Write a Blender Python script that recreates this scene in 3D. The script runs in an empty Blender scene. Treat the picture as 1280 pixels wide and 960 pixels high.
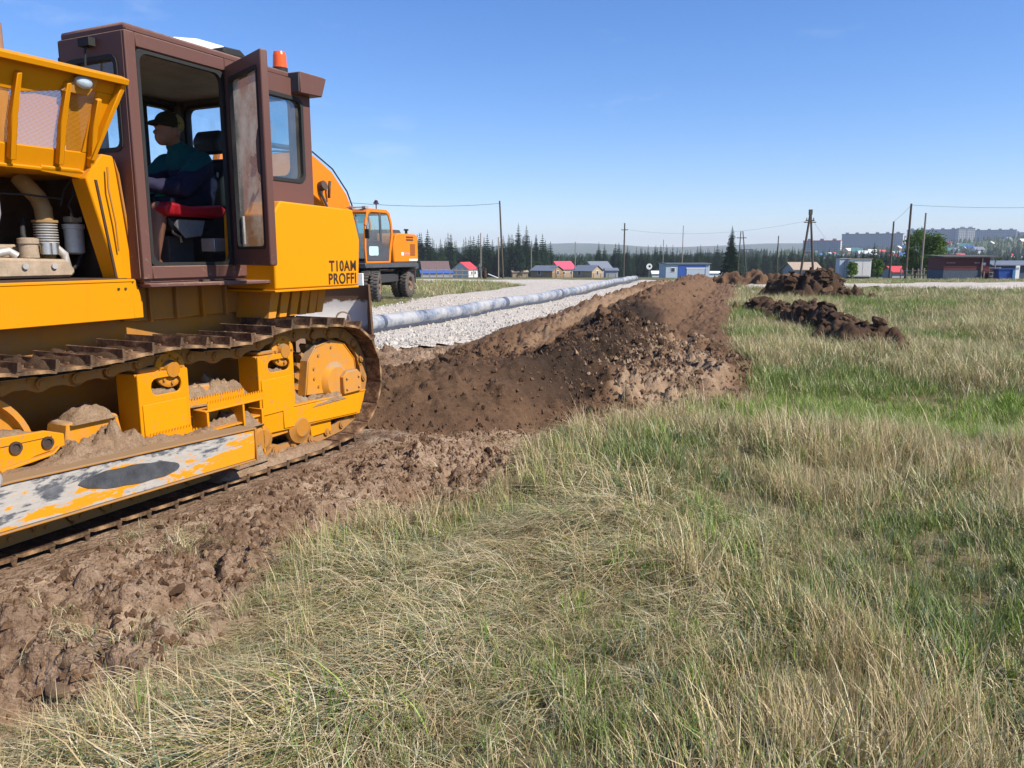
import bpy, bmesh, math, random
import numpy as np
from mathutils import Vector, Matrix, Euler

S = bpy.context.scene
COL = S.collection
R = math.radians

# ------------------------------------------------------------------ camera, sky, sun, exposure
CAMZ = 1.6
cam = bpy.data.cameras.new('camera'); cam_o = bpy.data.objects.new('camera', cam); COL.objects.link(cam_o)
cam_o.location = (0, 0, CAMZ)
cam_o.rotation_euler = (R(90 - 9.58), 0, 0)
cam.sensor_width = 36.0; cam.lens = 27.0; cam.clip_start = 0.05; cam.clip_end = 30000
S.camera = cam_o

SUN_AZ = (0.90, -0.436)          # horizontal direction towards the sun
SUN_EL = R(44)
world = bpy.data.worlds.new('World'); S.world = world; world.use_nodes = True
wn = world.node_tree.nodes; wl = world.node_tree.links
wn.clear()
wo = wn.new('ShaderNodeOutputWorld'); bg = wn.new('ShaderNodeBackground')
sky = wn.new('ShaderNodeTexSky'); sky.sky_type = 'NISHITA'; sky.sun_disc = False
sky.sun_elevation = SUN_EL
sky.sun_rotation = math.atan2(SUN_AZ[0], SUN_AZ[1])
sky.altitude = 100; sky.air_density = 1.0; sky.dust_density = 0.0; sky.ozone_density = 3.0
hs = wn.new('ShaderNodeHueSaturation'); hs.inputs['Saturation'].default_value = 1.17
bg.inputs['Strength'].default_value = 0.108
tn = wn.new('ShaderNodeMix'); tn.data_type = 'RGBA'; tn.blend_type = 'MULTIPLY'; tn.inputs[0].default_value = 1.0; tn.inputs[7].default_value = (0.86, 0.90, 1.10, 1)
wl.new(sky.outputs[0], tn.inputs[6]); wl.new(tn.outputs[2], hs.inputs['Color']); 
# thin fair-weather wisps all round the sky
wt = wn.new('ShaderNodeTexCoord'); wm = wn.new('ShaderNodeMapping'); wm.inputs['Scale'].default_value = (1, 1, 3.4)
wz = wn.new('ShaderNodeTexNoise'); wz.inputs['Scale'].default_value = 5.5; wz.inputs['Detail'].default_value = 6; wz.inputs['Roughness'].default_value = 0.62
wr = wn.new('ShaderNodeValToRGB'); wr.color_ramp.elements[0].position = 0.60; wr.color_ramp.elements[1].position = 0.86; wr.color_ramp.elements[1].color = (0.22, 0.22, 0.22, 1)
wx = wn.new('ShaderNodeMix'); wx.data_type = 'RGBA'; wx.inputs[7].default_value = (7.0, 7.2, 7.4, 1)
wl.new(wt.outputs['Generated'], wm.inputs[0]); wl.new(wm.outputs[0], wz.inputs['Vector']); wl.new(wz.outputs['Fac'], wr.inputs[0]); wl.new(wr.outputs[0], wx.inputs[0]); wl.new(hs.outputs[0], wx.inputs[6])
wl.new(wx.outputs[2], bg.inputs['Color']); wl.new(bg.outputs[0], wo.inputs['Surface'])

sun = bpy.data.lights.new('sun', 'SUN'); sun.energy = 5.0; sun.angle = R(0.53); sun.color = (1.0, 0.92, 0.80)
sun_o = bpy.data.objects.new('sun', sun); COL.objects.link(sun_o)
sd = Vector((SUN_AZ[0] * math.cos(SUN_EL), SUN_AZ[1] * math.cos(SUN_EL), math.sin(SUN_EL)))
sun_o.rotation_euler = sd.to_track_quat('Z', 'Y').to_euler()
sun_o.location = sd * 50

S.view_settings.view_transform = 'Standard'; S.view_settings.look = 'None'
S.view_settings.gamma = 1.0; S.view_settings.exposure = 0.55; S.view_settings.use_curve_mapping = False
S.render.engine = 'CYCLES'
S.cycles.max_bounces = 5; S.cycles.diffuse_bounces = 2; S.cycles.glossy_bounces = 3
S.cycles.transparent_max_bounces = 12; S.cycles.transmission_bounces = 4; S.cycles.volume_bounces = 0
S.cycles.use_denoising = True

# ------------------------------------------------------------------ helpers
rnd = random.Random(11)
rng = np.random.default_rng(5)
_T = rng.random((256, 256)); _T2 = rng.random((256, 256)); _T3 = rng.random((256, 256))

def vnoise(x, y, seed=0):
    x = np.asarray(x, float) + seed * 17.31; y = np.asarray(y, float) + seed * 9.77
    xi = np.floor(x).astype(int); yi = np.floor(y).astype(int)
    fx = x - xi; fy = y - yi
    fx = fx * fx * (3 - 2 * fx); fy = fy * fy * (3 - 2 * fy)
    g = lambda a, b: _T[a & 255, b & 255]
    return (g(xi, yi) * (1 - fx) + g(xi + 1, yi) * fx) * (1 - fy) + (g(xi, yi + 1) * (1 - fx) + g(xi + 1, yi + 1) * fx) * fy

def fbm(x, y, octv=4, seed=0, gain=0.5):
    a = 1.0; s = 0; t = 0
    for k in range(octv):
        s = s + a * (vnoise(x, y, seed + k * 3) - 0.5) * 2; t += a
        a *= gain; x = np.asarray(x) * 2.03; y = np.asarray(y) * 2.03
    return s / t

def lumps(x, y, seed=0, keep=1.0):
    """domed lumps scattered in unit cells, 0..1"""
    x = np.asarray(x, float) + seed * 31.7; y = np.asarray(y, float) + seed * 13.3
    xi = np.floor(x).astype(int); yi = np.floor(y).astype(int)
    h = np.zeros_like(x)
    for dx in (-1, 0, 1):
        for dy in (-1, 0, 1):
            a = (xi + dx) & 255; b = (yi + dy) & 255
            px = xi + dx + _T[a, b]; py = yi + dy + _T2[a, b]
            r = 0.22 + 0.5 * _T3[a, b]
            on = (_T[b, a] < keep)
            d2 = ((x - px) ** 2 + (y - py) ** 2) / (r * r)
            h = np.maximum(h, np.where(on, np.sqrt(np.clip(1 - d2, 0, 1)) * r / 0.72, 0))
    return h

def chunks(x, y, seed=0, keep=1.0):
    """broken clods in unit cells: tilted flat tops, steep ragged sides, 0..1"""
    x = np.asarray(x, float) + seed * 31.7; y = np.asarray(y, float) + seed * 13.3
    wx = x + 0.22 * fbm(x * 2.3, y * 2.3, 2, 90); wy = y + 0.22 * fbm(x * 2.3, y * 2.3, 2, 91)
    xi = np.floor(wx).astype(int); yi = np.floor(wy).astype(int)
    h = np.zeros_like(x)
    for dx in (-1, 0, 1):
        for dy in (-1, 0, 1):
            a = (xi + dx) & 255; b = (yi + dy) & 255
            ux = wx - (xi + dx + _T[a, b]); uy = wy - (yi + dy + _T2[a, b])
            r = 0.25 + 0.5 * _T3[a, b]; an = _T2[b, a] * 6.28
            ca, sa = np.cos(an), np.sin(an); p = ux * ca + uy * sa; q = -ux * sa + uy * ca
            d = np.maximum(np.abs(p) * 0.8 + np.abs(q) * 0.65, np.hypot(p, q * 1.25)) / r
            v = np.clip(2.4 * (1 - d), 0, 1) ** 0.8 * (0.55 + 0.45 * _T3[b, a]) * (0.8 + 0.55 * p / r)
            h = np.maximum(h, np.where(_T[b, a] < keep, v * r / 0.75, 0))
    return h

def sstep(a, b, x):
    t = np.clip((np.asarray(x, float) - a) / (b - a), 0, 1)
    return t * t * (3 - 2 * t)

def polydist(pts, X, Y):
    """distance to a polyline and the parameter (vertex index + fraction)"""
    X = np.asarray(X, float); Y = np.asarray(Y, float)
    best = np.full(X.shape, 1e9); par = np.zeros(X.shape); side = np.zeros(X.shape)
    for i in range(len(pts) - 1):
        ax, ay = pts[i][:2]; bx, by = pts[i + 1][:2]
        dx, dy = bx - ax, by - ay; L2 = dx * dx + dy * dy
        t = np.clip(((X - ax) * dx + (Y - ay) * dy) / L2, 0, 1)
        d = np.hypot(X - ax - t * dx, Y - ay - t * dy)
        m = d < best
        best = np.where(m, d, best); par = np.where(m, i + t, par)
        side = np.where(m, np.sign(dx * (Y - ay) - dy * (X - ax)), side)
    return best, par, side

def inpoly(poly, X, Y):
    X = np.asarray(X, float); Y = np.asarray(Y, float)
    c = np.zeros(X.shape, bool); n = len(poly)
    for i in range(n):
        x1, y1 = poly[i]; x2, y2 = poly[(i + 1) % n]
        if y1 == y2: continue
        m = ((y1 > Y) != (y2 > Y)) & (X < (x2 - x1) * (Y - y1) / (y2 - y1) + x1)
        c ^= m
    return c

class MB:
    """collects shapes; build() links them as ONE mesh object"""
    def __init__(s): s.v = []; s.f = []; s.m = []
    def add(s, verts, faces, mat=0, M=None):
        o = len(s.v)
        if M is not None: verts = [M @ Vector(p) for p in verts]
        s.v += [tuple(p) for p in verts]; s.f += [tuple(i + o for i in f) for f in faces]; s.m += [mat] * len(faces)
        return s
    def box(s, x0, x1, y0, y1, z0, z1, mat=0, M=None):
        v = [(x0, y0, z0), (x1, y0, z0), (x1, y1, z0), (x0, y1, z0), (x0, y0, z1), (x1, y0, z1), (x1, y1, z1), (x0, y1, z1)]
        return s.add(v, [(0, 3, 2, 1), (4, 5, 6, 7), (0, 1, 5, 4), (1, 2, 6, 5), (2, 3, 7, 6), (3, 0, 4, 7)], mat, M)
    def prism(s, poly, a0, a1, axis='y', mat=0, M=None):
        n = len(poly)
        if axis == 'y': f = lambda p, a: (p[0], a, p[1])
        elif axis == 'x': f = lambda p, a: (a, p[0], p[1])
        else: f = lambda p, a: (p[0], p[1], a)
        v = [f(p, a0) for p in poly] + [f(p, a1) for p in poly]
        fc = [tuple(range(n)), tuple(range(2 * n - 1, n - 1, -1))] + [(i, i + n, (i + 1) % n + n, (i + 1) % n) for i in range(n)]
        return s.add(v, fc, mat, M)
    def ring(s, outer, inner, a0, a1, axis='y', mat=0, M=None):
        n = len(outer)
        if axis == 'y': f = lambda p, a: (p[0], a, p[1])
        elif axis == 'x': f = lambda p, a: (a, p[0], p[1])
        else: f = lambda p, a: (p[0], p[1], a)
        v = [f(p, a) for a in (a0, a1) for q in (outer, inner) for p in q]
        fc = []
        for i in range(n):
            j = (i + 1) % n
            fc += [(i, j, j + n, i + n), (2 * n + i, 3 * n + i, 3 * n + j, 2 * n + j), (i, 2 * n + i, 2 * n + j, j), (n + i, n + j, 3 * n + j, 3 * n + i)]
        return s.add(v, fc, mat, M)
    def cyl(s, p0, p1, r0, r1=None, n=16, mat=0, M=None, caps=True):
        r1 = r0 if r1 is None else r1
        return s.lathe([(0, 0), (r0, 0), (r1, 1), (0, 1)] if caps else [(r0, 0), (r1, 1)], p0, p1, n, mat, M)
    def lathe(s, prof, p0, p1, n=16, mat=0, M=None):
        """profile [(radius, t)], t in 0..1 along p0->p1"""
        p0 = Vector(p0); p1 = Vector(p1); d = p1 - p0; q = d.normalized().to_track_quat('Z', 'Y').to_matrix()
        v = []; fc = []
        for r, t in prof:
            c = p0 + d * t
            for k in range(n):
                a = 2 * math.pi * k / n
                v.append(c + q @ Vector((r * math.cos(a), r * math.sin(a), 0)))
        for i in range(len(prof) - 1):
            for k in range(n):
                j = (k + 1) % n
                fc.append((i * n + k, i * n + j, (i + 1) * n + j, (i + 1) * n + k))
        return s.add(v, fc, mat, M)
    def tube(s, pts, r, n=8, mat=0, M=None, r1=None):
        pts = [Vector(p) for p in pts]; v = []; fc = []; L = len(pts)
        up = Vector((0.13, 0.21, 1)).normalized()
        for i, p in enumerate(pts):
            d = (pts[min(i + 1, L - 1)] - pts[max(i - 1, 0)]).normalized()
            a = d.cross(up)
            if a.length < 1e-3: a = d.cross(Vector((1, 0, 0)))
            a.normalize(); b = d.cross(a)
            rr = r if r1 is None else r + (r1 - r) * i / (L - 1)
            for k in range(n):
                t = 2 * math.pi * k / n
                v.append(p + a * rr * math.cos(t) + b * rr * math.sin(t))
        for i in range(L - 1):
            for k in range(n):
                j = (k + 1) % n
                fc.append((i * n + k, i * n + j, (i + 1) * n + j, (i + 1) * n + k))
        fc += [tuple(range(n - 1, -1, -1)), tuple(range((L - 1) * n, L * n))]
        return s.add(v, fc, mat, M)
    def ball(s, c, r, n=12, m=8, mat=0, M=None, jit=0):
        """ellipsoid; r a float or a triple"""
        if not isinstance(r, (tuple, list)): r = (r, r, r)
        v = [(c[0], c[1], c[2] - r[2])]
        for i in range(1, m):
            p = math.pi * i / m
            for k in range(n):
                a = 2 * math.pi * k / n
                q = 1 + jit * (rnd.random() - .5)
                v.append((c[0] + q * r[0] * math.sin(p) * math.cos(a), c[1] + q * r[1] * math.sin(p) * math.sin(a), c[2] - q * r[2] * math.cos(p)))
        v.append((c[0], c[1], c[2] + r[2])); fc = []
        for k in range(n): fc.append((0, 1 + (k + 1) % n, 1 + k))
        for i in range(m - 2):
            for k in range(n):
                j = (k + 1) % n
                fc.append((1 + i * n + k, 1 + i * n + j, 1 + (i + 1) * n + j, 1 + (i + 1) * n + k))
        b = 1 + (m - 2) * n
        for k in range(n): fc.append((b + k, b + (k + 1) % n, len(v) - 1))
        return s.add(v, fc, mat, M)
    def mesh(s, name, mats, smooth=30, fix=True):
        me = bpy.data.meshes.new(name); me.from_pydata(s.v, [], s.f)
        for m in (mats if isinstance(mats, (list, tuple)) else [mats]): me.materials.append(m)
        if len(me.materials) > 1: me.polygons.foreach_set('material_index', s.m)
        if fix:
            b = bmesh.new(); b.from_mesh(me); bmesh.ops.recalc_face_normals(b, faces=b.faces); b.to_mesh(me); b.free()
        if smooth:
            me.shade_smooth(); me.set_sharp_from_angle(angle=R(smooth))
        me.update()
        return me
    def build(s, name, mats, parent=None, smooth=30, bevel=0, seg=1, fix=True):
        o = bpy.data.objects.new(name, s.mesh(name, mats, smooth, fix)); COL.objects.link(o)
        if parent is not None: o.parent = parent
        if bevel:
            m = o.modifiers.new('bevel', 'BEVEL'); m.width = bevel; m.segments = seg; m.limit_method = 'ANGLE'; m.angle_limit = R(40)
        return o

def obj(name, me, parent=None, loc=None, rot=None, scale=None):
    o = bpy.data.objects.new(name, me); COL.objects.link(o)
    if parent is not None: o.parent = parent
    if loc is not None: o.location = loc
    if rot is not None: o.rotation_euler = rot
    if scale is not None: o.scale = (scale,) * 3 if not isinstance(scale, (tuple, list)) else scale
    return o

def tag(o, label=None, cat=None, group=None, kind=None):
    if label: o['label'] = label
    if cat: o['category'] = cat
    if group: o['group'] = group
    if kind: o['kind'] = kind
    return o

def thing(name, label, cat, loc=(0, 0, 0), rz=0, group=None):
    o = bpy.data.objects.new(name, None); COL.objects.link(o)
    o.empty_display_size = 0.2; o.location = loc; o.rotation_euler = (0, 0, rz)
    return tag(o, label, cat, group)

def copy_tree(o, parent=None):
    c = o.copy(); COL.objects.link(c); c.parent = parent
    for ch in list(o.children): copy_tree(ch, c)
    return c

def rrect(x0, x1, z0, z1, r, k=4):
    """rounded rectangle outline, 4*k points, matched by a plain one from rrect(..., 0)"""
    p = []
    for cx, cz, a in ((x1 - r, z1 - r, 0), (x0 + r, z1 - r, 90), (x0 + r, z0 + r, 180), (x1 - r, z0 + r, 270)):
        for i in range(k):
            t = R(a + 90 * i / (k - 1))
            p.append((cx + r * math.cos(t), cz + r * math.sin(t)))
    return p

# ------------------------------------------------------------------ materials
class NT:
    def __init__(s, name):
        s.mat = bpy.data.materials.new(name); s.mat.use_nodes = True
        s.n = s.mat.node_tree.nodes; s.l = s.mat.node_tree.links; s.n.clear()
        s.out = s.n.new('ShaderNodeOutputMaterial')
    def node(s, t, **kw):
        o = s.n.new(t)
        for k, v in kw.items():
            if k in ('inp',):
                for a, b in v.items():
                    if hasattr(b, 'links') or isinstance(b, bpy.types.NodeSocket): s.l.new(b, o.inputs[a])
                    else: o.inputs[a].default_value = b
            else: setattr(o, k, v)
        return o
    def coords(s, kind='Object'):
        return s.node('ShaderNodeTexCoord').outputs[kind]
    def noise(s, vec, scale, detail=4, rough=0.55, out='Fac', dist=0):
        return s.node('ShaderNodeTexNoise', inp={'Vector': vec, 'Scale': scale, 'Detail': detail, 'Roughness': rough, 'Distortion': dist}).outputs[out]
    def ramp(s, fac, stops):
        r = s.node('ShaderNodeValToRGB', inp={'Fac': fac}); e = r.color_ramp.elements
        while len(e) < len(stops): e.new(0.5)
        for q, (p, c) in zip(e, stops):
            q.position = p; q.color = (c, c, c, 1) if isinstance(c, (int, float)) else (*c, 1)
        return r.outputs['Color']
    def mix(s, fac, a, b, mode='MIX'):
        m = s.node('ShaderNodeMix', data_type='RGBA', blend_type=mode)
        for k, v in ((0, fac), (6, a), (7, b)):
            if isinstance(v, bpy.types.NodeSocket): s.l.new(v, m.inputs[k])
            else: m.inputs[k].default_value = v if k == 0 else (*v, 1)
        return m.outputs[2]
    def math(s, op, a, b=0.0):
        m = s.node('ShaderNodeMath', operation=op)
        for k, v in ((0, a), (1, b)):
            if isinstance(v, bpy.types.NodeSocket): s.l.new(v, m.inputs[k])
            else: m.inputs[k].default_value = v
        return m.outputs[0]
    def bump(s, h, strength=0.3, dist=0.02):
        return s.node('ShaderNodeBump', inp={'Height': h, 'Strength': strength, 'Distance': dist}).outputs[0]
    def principled(s, color, rough=0.6, metal=0.0, normal=None, spec=0.5, **kw):
        p = s.node('ShaderNodeBsdfPrincipled')
        def put(k, v):
            if isinstance(v, bpy.types.NodeSocket): s.l.new(v, p.inputs[k])
            else: p.inputs[k].default_value = (*v, 1) if isinstance(v, tuple) and len(v) == 3 and k != 'Normal' else v
        put('Base Color', color); put('Roughness', rough); put('Metallic', metal); put('Specular IOR Level', spec)
        if normal is not None: put('Normal', normal)
        for k, v in kw.items(): put(k.replace('_', ' '), v)
        s.l.new(p.outputs[0], s.out.inputs['Surface'])
        return p

def paint(name, col, dust=0.35, rough=0.42, dustcol=(0.26, 0.17, 0.095), chips=0.0, scale=1.0, up=0.5, splash=None):
    """oil paint with dust lying on flat tops and blotches of dry mud"""
    t = NT(name); c = t.coords()
    n1 = t.noise(c, 3.1 * scale, 6, 0.62); n2 = t.noise(c, 23 * scale, 5, 0.6); n3 = t.noise(c, 1.2 * scale, 3, 0.5)
    base = t.mix(t.math('MULTIPLY', n3, 0.35), col, tuple(q * 0.78 for q in col))
    d = t.ramp(t.math('ADD', t.math('MULTIPLY', n1, 0.6), t.math('MULTIPLY', n2, 0.4)), [(0.62 - dust * 0.35, 0), (0.80 - dust * 0.2, 1)])
    geo = t.node('ShaderNodeNewGeometry')
    sep = t.node('ShaderNodeSeparateXYZ', inp={0: geo.outputs['Normal']})
    topm = t.ramp(t.math('ADD', sep.outputs[2], t.math('MULTIPLY', n2, 0.5)), [(0.75, 0), (1.2, 1)])
    topm = t.math('MULTIPLY', topm, up)
    f = t.math('MINIMUM', t.math('ADD', t.math('MULTIPLY', d, dust), topm), 1.0)
    colr = t.mix(f, base, dustcol)
    mpv = t.node('ShaderNodeMapping', inp={'Vector': c, 'Scale': (14, 14, 1.1)})
    stv = t.ramp(t.noise(mpv.outputs[0], 1.0, 4, 0.6), [(0.55, 0), (0.8, 0.22)])
    colr = t.mix(t.math('MULTIPLY', stv, min(1.0, dust * 3)), colr, tuple(q * 0.45 for q in col))
    if chips:
        ch = t.ramp(n2, [(0.66, 0), (0.70, chips)])
        colr = t.mix(ch, colr, (0.06, 0.045, 0.035))
    if splash:      # dried spatter thrown up by the tracks, thinning with height
        zc = t.node('ShaderNodeSeparateXYZ', inp={0: c}).outputs[2]
        up_ = t.math('DIVIDE', t.math('SUBTRACT', zc, splash[0]), splash[1] - splash[0])
        sn = t.noise(c, 34, 3, 0.65); sb = t.noise(c, 5, 4, 0.6)
        sm = t.ramp(t.math('SUBTRACT', t.math('ADD', t.math('MULTIPLY', sn, 0.6), t.math('MULTIPLY', sb, 0.4)), t.math('MULTIPLY', t.math('MAXIMUM', up_, 0.0), 0.16)), [(0.555, 0), (0.61, 0.45)])
        colr = t.mix(sm, colr, dustcol)
    rg = t.math('ADD', t.math('MULTIPLY', f, 0.5), rough)
    t.principled(colr, rg, 0, t.bump(t.math('ADD', t.math('MULTIPLY', n2, f), t.math('MULTIPLY', n1, 0.04)), 0.35, 0.006), 0.10)
    return t.mat

def flat(name, col, rough=0.7, metal=0.0, var=0.25, scale=6, bump=0.15, spec=0.4):
    t = NT(name); c = t.coords()
    n = t.noise(c, scale, 5, 0.6); n2 = t.noise(c, scale * 7, 3, 0.6)
    k = t.math('ADD', t.math('MULTIPLY', n, 0.7), t.math('MULTIPLY', n2, 0.3))
    colr = t.mix(t.ramp(k, [(0.3, 0), (0.7, 1)]), tuple(q * (1 - var) for q in col), tuple(min(q * (1 + var), 1) for q in col))
    t.principled(colr, rough, metal, t.bump(k, bump, 0.01), spec)
    return t.mat

def glassm(name, tint=(0.86, 0.93, 0.93), refl=0.10, dirt=0.10):
    """thin pane: mostly clear, a film of dust, mirror reflection that grows towards grazing"""
    t = NT(name); c = t.coords()
    tr = t.node('ShaderNodeBsdfTransparent', inp={0: (*tint, 1)})
    gl = t.node('ShaderNodeBsdfGlossy', inp={'Color': (0.9, 0.95, 1, 1), 'Roughness': 0.03})
    geo = t.node('ShaderNodeNewGeometry')
    dt = t.node('ShaderNodeVectorMath', operation='DOT_PRODUCT', inp={0: geo.outputs['Incoming'], 1: geo.outputs['Normal']}).outputs['Value']
    k5 = t.math('POWER', t.math('SUBTRACT', 1.0, t.math('ABSOLUTE', dt)), 5.0)
    f = t.math('ADD', t.math('MULTIPLY', k5, 0.93), 0.04 + refl * 0.4)
    m = t.node('ShaderNodeMixShader', inp={0: f, 1: tr.outputs[0], 2: gl.outputs[0]})
    df0 = t.node('ShaderNodeBsdfDiffuse', inp={0: (0.52, 0.47, 0.40, 1)}); dft = t.node('ShaderNodeBsdfTranslucent', inp={0: (0.52, 0.47, 0.40, 1)})
    df = t.node('ShaderNodeMixShader', inp={0: 0.5, 1: df0.outputs[0], 2: dft.outputs[0]})
    n = t.ramp(t.noise(c, 3.5, 6, 0.65), [(0.42, dirt * 0.35), (0.72, dirt * 2.2)])
    m2 = t.node('ShaderNodeMixShader', inp={0: n, 1: m.outputs[0], 2: df.outputs[0]})
    t.l.new(m2.outputs[0], t.out.inputs[0])
    return t.mat

YEL = (0.80, 0.33, 0.006)
M = {}
M['yellow'] = paint('yellow_paint', (0.66, 0.255, 0.003), dust=0.16, up=0.35, rough=0.5, splash=(0.9, 1.75))
M['yellow_clean'] = paint('yellow_paint_clean', (0.70, 0.272, 0.003), dust=0.05, up=0.3, rough=0.52, splash=(1.28, 1.75))
M['yellow_dirty'] = paint('yellow_paint_muddy', (0.62, 0.24, 0.005), dust=0.62, up=1.0, rough=0.6, dustcol=(0.33, 0.225, 0.135))
M['yellow_dusty'] = paint('yellow_paint_dusty', (0.46, 0.18, 0.01), dust=0.75, up=1.0, rough=0.7)
M['orange'] = paint('orange_paint', (0.72, 0.20, 0.012), dust=0.12, up=0.4)
M['brown'] = paint('brown_paint', (0.135, 0.068, 0.056), dust=0.14, up=0.5, dustcol=(0.30, 0.22, 0.17), rough=0.4, splash=(1.4, 2.2))
M['liner'] = flat('cab_liner', (0.075, 0.070, 0.068), 0.85)
M['liner_pale'] = flat('cab_liner_pale', (0.30, 0.27, 0.24), 0.8)
M['black'] = flat('black_rubber', (0.018, 0.018, 0.018), 0.75)
M['chrome'] = flat('bright_steel', (0.62, 0.60, 0.57), 0.32, 0.9, 0.1)
M['steel_dark'] = flat('worn_steel', (0.085, 0.058, 0.042), 0.62, 0.35, 0.45, 9, 0.4)
M['alu'] = flat('dusty_aluminium', (0.50, 0.48, 0.45), 0.5, 0.5, 0.2)
M['cast'] = flat('dusty_casting', (0.34, 0.26, 0.18), 0.85, 0, 0.3, 14, 0.4)
M['filter'] = flat('filter_can', (0.42, 0.42, 0.41), 0.5, 0.1, 0.25)
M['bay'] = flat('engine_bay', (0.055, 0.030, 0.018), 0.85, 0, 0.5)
M['red'] = flat('red_vinyl', (0.52, 0.012, 0.022), 0.5, 0, 0.2)
M['seat_black'] = flat('black_vinyl', (0.02, 0.02, 0.022), 0.55)
M['grey'] = flat('grey_plastic', (0.28, 0.28, 0.28), 0.6)
M['white'] = flat('white_paint', (0.75, 0.75, 0.73), 0.5, 0, 0.08)
M['glass'] = glassm('cab_glass')
M['glass_dirty'] = glassm('door_glass', (0.92, 0.93, 0.90), 0.16, 0.46)
M['glass_blue'] = glassm('tinted_glass', (0.45, 0.68, 0.70), 0.35, 0.12)
M['decal'] = flat('decal_ink', (0.045, 0.022, 0.008), 0.5)

def soil(name, tone=None):
    """earth: dark crumb, brown and pale dry crust picked by the mesh attribute 'tone' (0 dark .. 0.5 brown .. 1 pale)"""
    t = NT(name); c = t.coords()
    n1 = t.noise(c, 2.3, 6, 0.62); n2 = t.noise(c, 17, 6, 0.68); n3 = t.noise(c, 85, 4, 0.7)
    if tone is None:
        a = t.node('ShaderNodeAttribute', attribute_name='tone').outputs['Fac']
    else:
        a = tone
    k = t.math('ADD', a, t.math('MULTIPLY', t.math('SUBTRACT', t.math('ADD', t.math('MULTIPLY', n1, 0.45), t.math('MULTIPLY', n2, 0.55)), 0.5), 0.75))
    colr = t.ramp(k, [(0.0, (0.032, 0.019, 0.011)), (0.28, (0.082, 0.046, 0.025)), (0.5, (0.160, 0.091, 0.049)), (0.72, (0.27, 0.178, 0.108)), (1.0, (0.47, 0.36, 0.255))])
    sp = t.ramp(n3, [(0.35, 0.72), (0.7, 1.18)])
    colr = t.mix(1.0, colr, sp, 'MULTIPLY')
    h = t.math('ADD', t.math('MULTIPLY', n2, 0.6), t.math('MULTIPLY', n3, 0.4))
    t.principled(colr, 0.93, 0, t.bump(h, 0.9, 0.03), 0.25)
    return t.mat
M['soil'] = soil('loose_earth')
M['mud'] = soil('caked_mud', 0.72)
M['clod_dark'] = soil('dark_clod', 0.2)
M['clod'] = soil('brown_clod', 0.46)
M['clod_pale'] = soil('pale_clod', 0.75)

def wood(name, col):
    t = NT(name); c = t.coords()
    mp = t.node('ShaderNodeMapping', inp={'Vector': c, 'Scale': (9, 9, 0.7)})
    n = t.noise(mp.outputs[0], 2.5, 5, 0.6)
    colr = t.mix(n, tuple(q * 0.55 for q in col), tuple(min(1, q * 1.4) for q in col))
    t.principled(colr, 0.88, 0, t.bump(n, 0.5, 0.02), 0.2)
    return t.mat
M['pole'] = wood('weathered_pole', (0.10, 0.078, 0.06))
M['pole_pale'] = wood('pale_pole', (0.26, 0.22, 0.18))
M['plank'] = wood('grey_plank', (0.30, 0.26, 0.22))
# ------------------------------------------------------------------ the lie of the land
MUD = [(-9, 1.0), (-1.95, 1.75), (-1.68, 2.29), (-1.60, 2.42), (-1.43, 2.57), (-1.25, 2.70), (-1.19, 3.15), (-1.34, 3.87), (-1.04, 4.35), (-0.42, 4.79),
       (0.0, 5.33), (0.36, 6.69), (0.96, 7.45), (1.79, 7.9), (2.64, 8.8), (2.9, 11.5), (3.4, 15), (4.6, 20), (5.2, 26), (3.0, 26), (1.6, 22.5), (0.6, 18.5), (-0.2, 16.2), (-2.2, 14.4), (-6, 15), (-9, 14)]
CREST1 = [(-1.35, 7.9, .40), (-0.75, 8.0, .50), (0.0, 8.6, .52), (0.70, 9.3, .53), (1.30, 10.6, .60), (1.75, 13, .63), (2.7, 17, .62), (4.5, 23, .66), (7.5, 33, .72), (10.9, 45, .70), (11.8, 48, .3)]
CREST2 = [(-1.2, 11.0, .10), (-0.1, 13.2, .20), (0.75, 16, .30), (1.85, 20, .36), (3.5, 26, .42), (6.3, 36, .42), (9.4, 47, .34)]
PIPE = [(-4.6, 12.4), (-2.95, 16.3), (-0.15, 23.4), (3.3, 35), (8.6, 54)]
GRAVEL = [(-6.5, 9.5), (-2.2, 13.2), (-0.2, 15.8), (0.9, 20), (2.2, 24), (5, 33), (9.6, 48), (13, 58), (11, 66), (2, 66), (-14, 70), (-30, 78), (-40, 78), (-40, 73), (-14, 62), (-1.5, 54),
          (0.9, 46.2), (-1.55, 37.3), (-3.25, 31.3), (-4.31, 24.4), (-5.6, 20), (-9, 14)]
ROADR = [(13, 42.5), (17.5, 41.0), (24, 38.0), (32, 36.5), (48, 35), (48, 47), (38, 50), (30, 48.5), (24, 46.5), (20, 45.4), (16, 46.0), (13, 45)]
FWD = (-0.43212, -0.90182); NRM = (0.90182, -0.43212)
DZ = (FWD[0] * -3.7 + NRM[0] * -5.09, FWD[1] * -3.7 + NRM[1] * -5.09)      # middle of the bulldozer on the ground
DROT = math.atan2(FWD[1], FWD[0])

def dozer_local(X, Y):
    dx = X - DZ[0]; dy = Y - DZ[1]
    return dx * FWD[0] + dy * FWD[1], dx * NRM[0] + dy * NRM[1]

def hill(X, Y):
    r = sstep(620, 1350, Y)
    b = (X / np.maximum(Y, 1))
    ramp = sstep(0.20, 0.46, b) * 18 + sstep(0.44, 0.75, b) * 26
    z = r * (ramp + 6 * fbm(X / 260, Y / 260, 3, 4))
    far = sstep(2600, 4300, Y) * (46 + 26 * fbm(X / 900, Y / 2000, 3, 9) + 16 * sstep(-0.2, 0.2, b))
    return z + far

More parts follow.
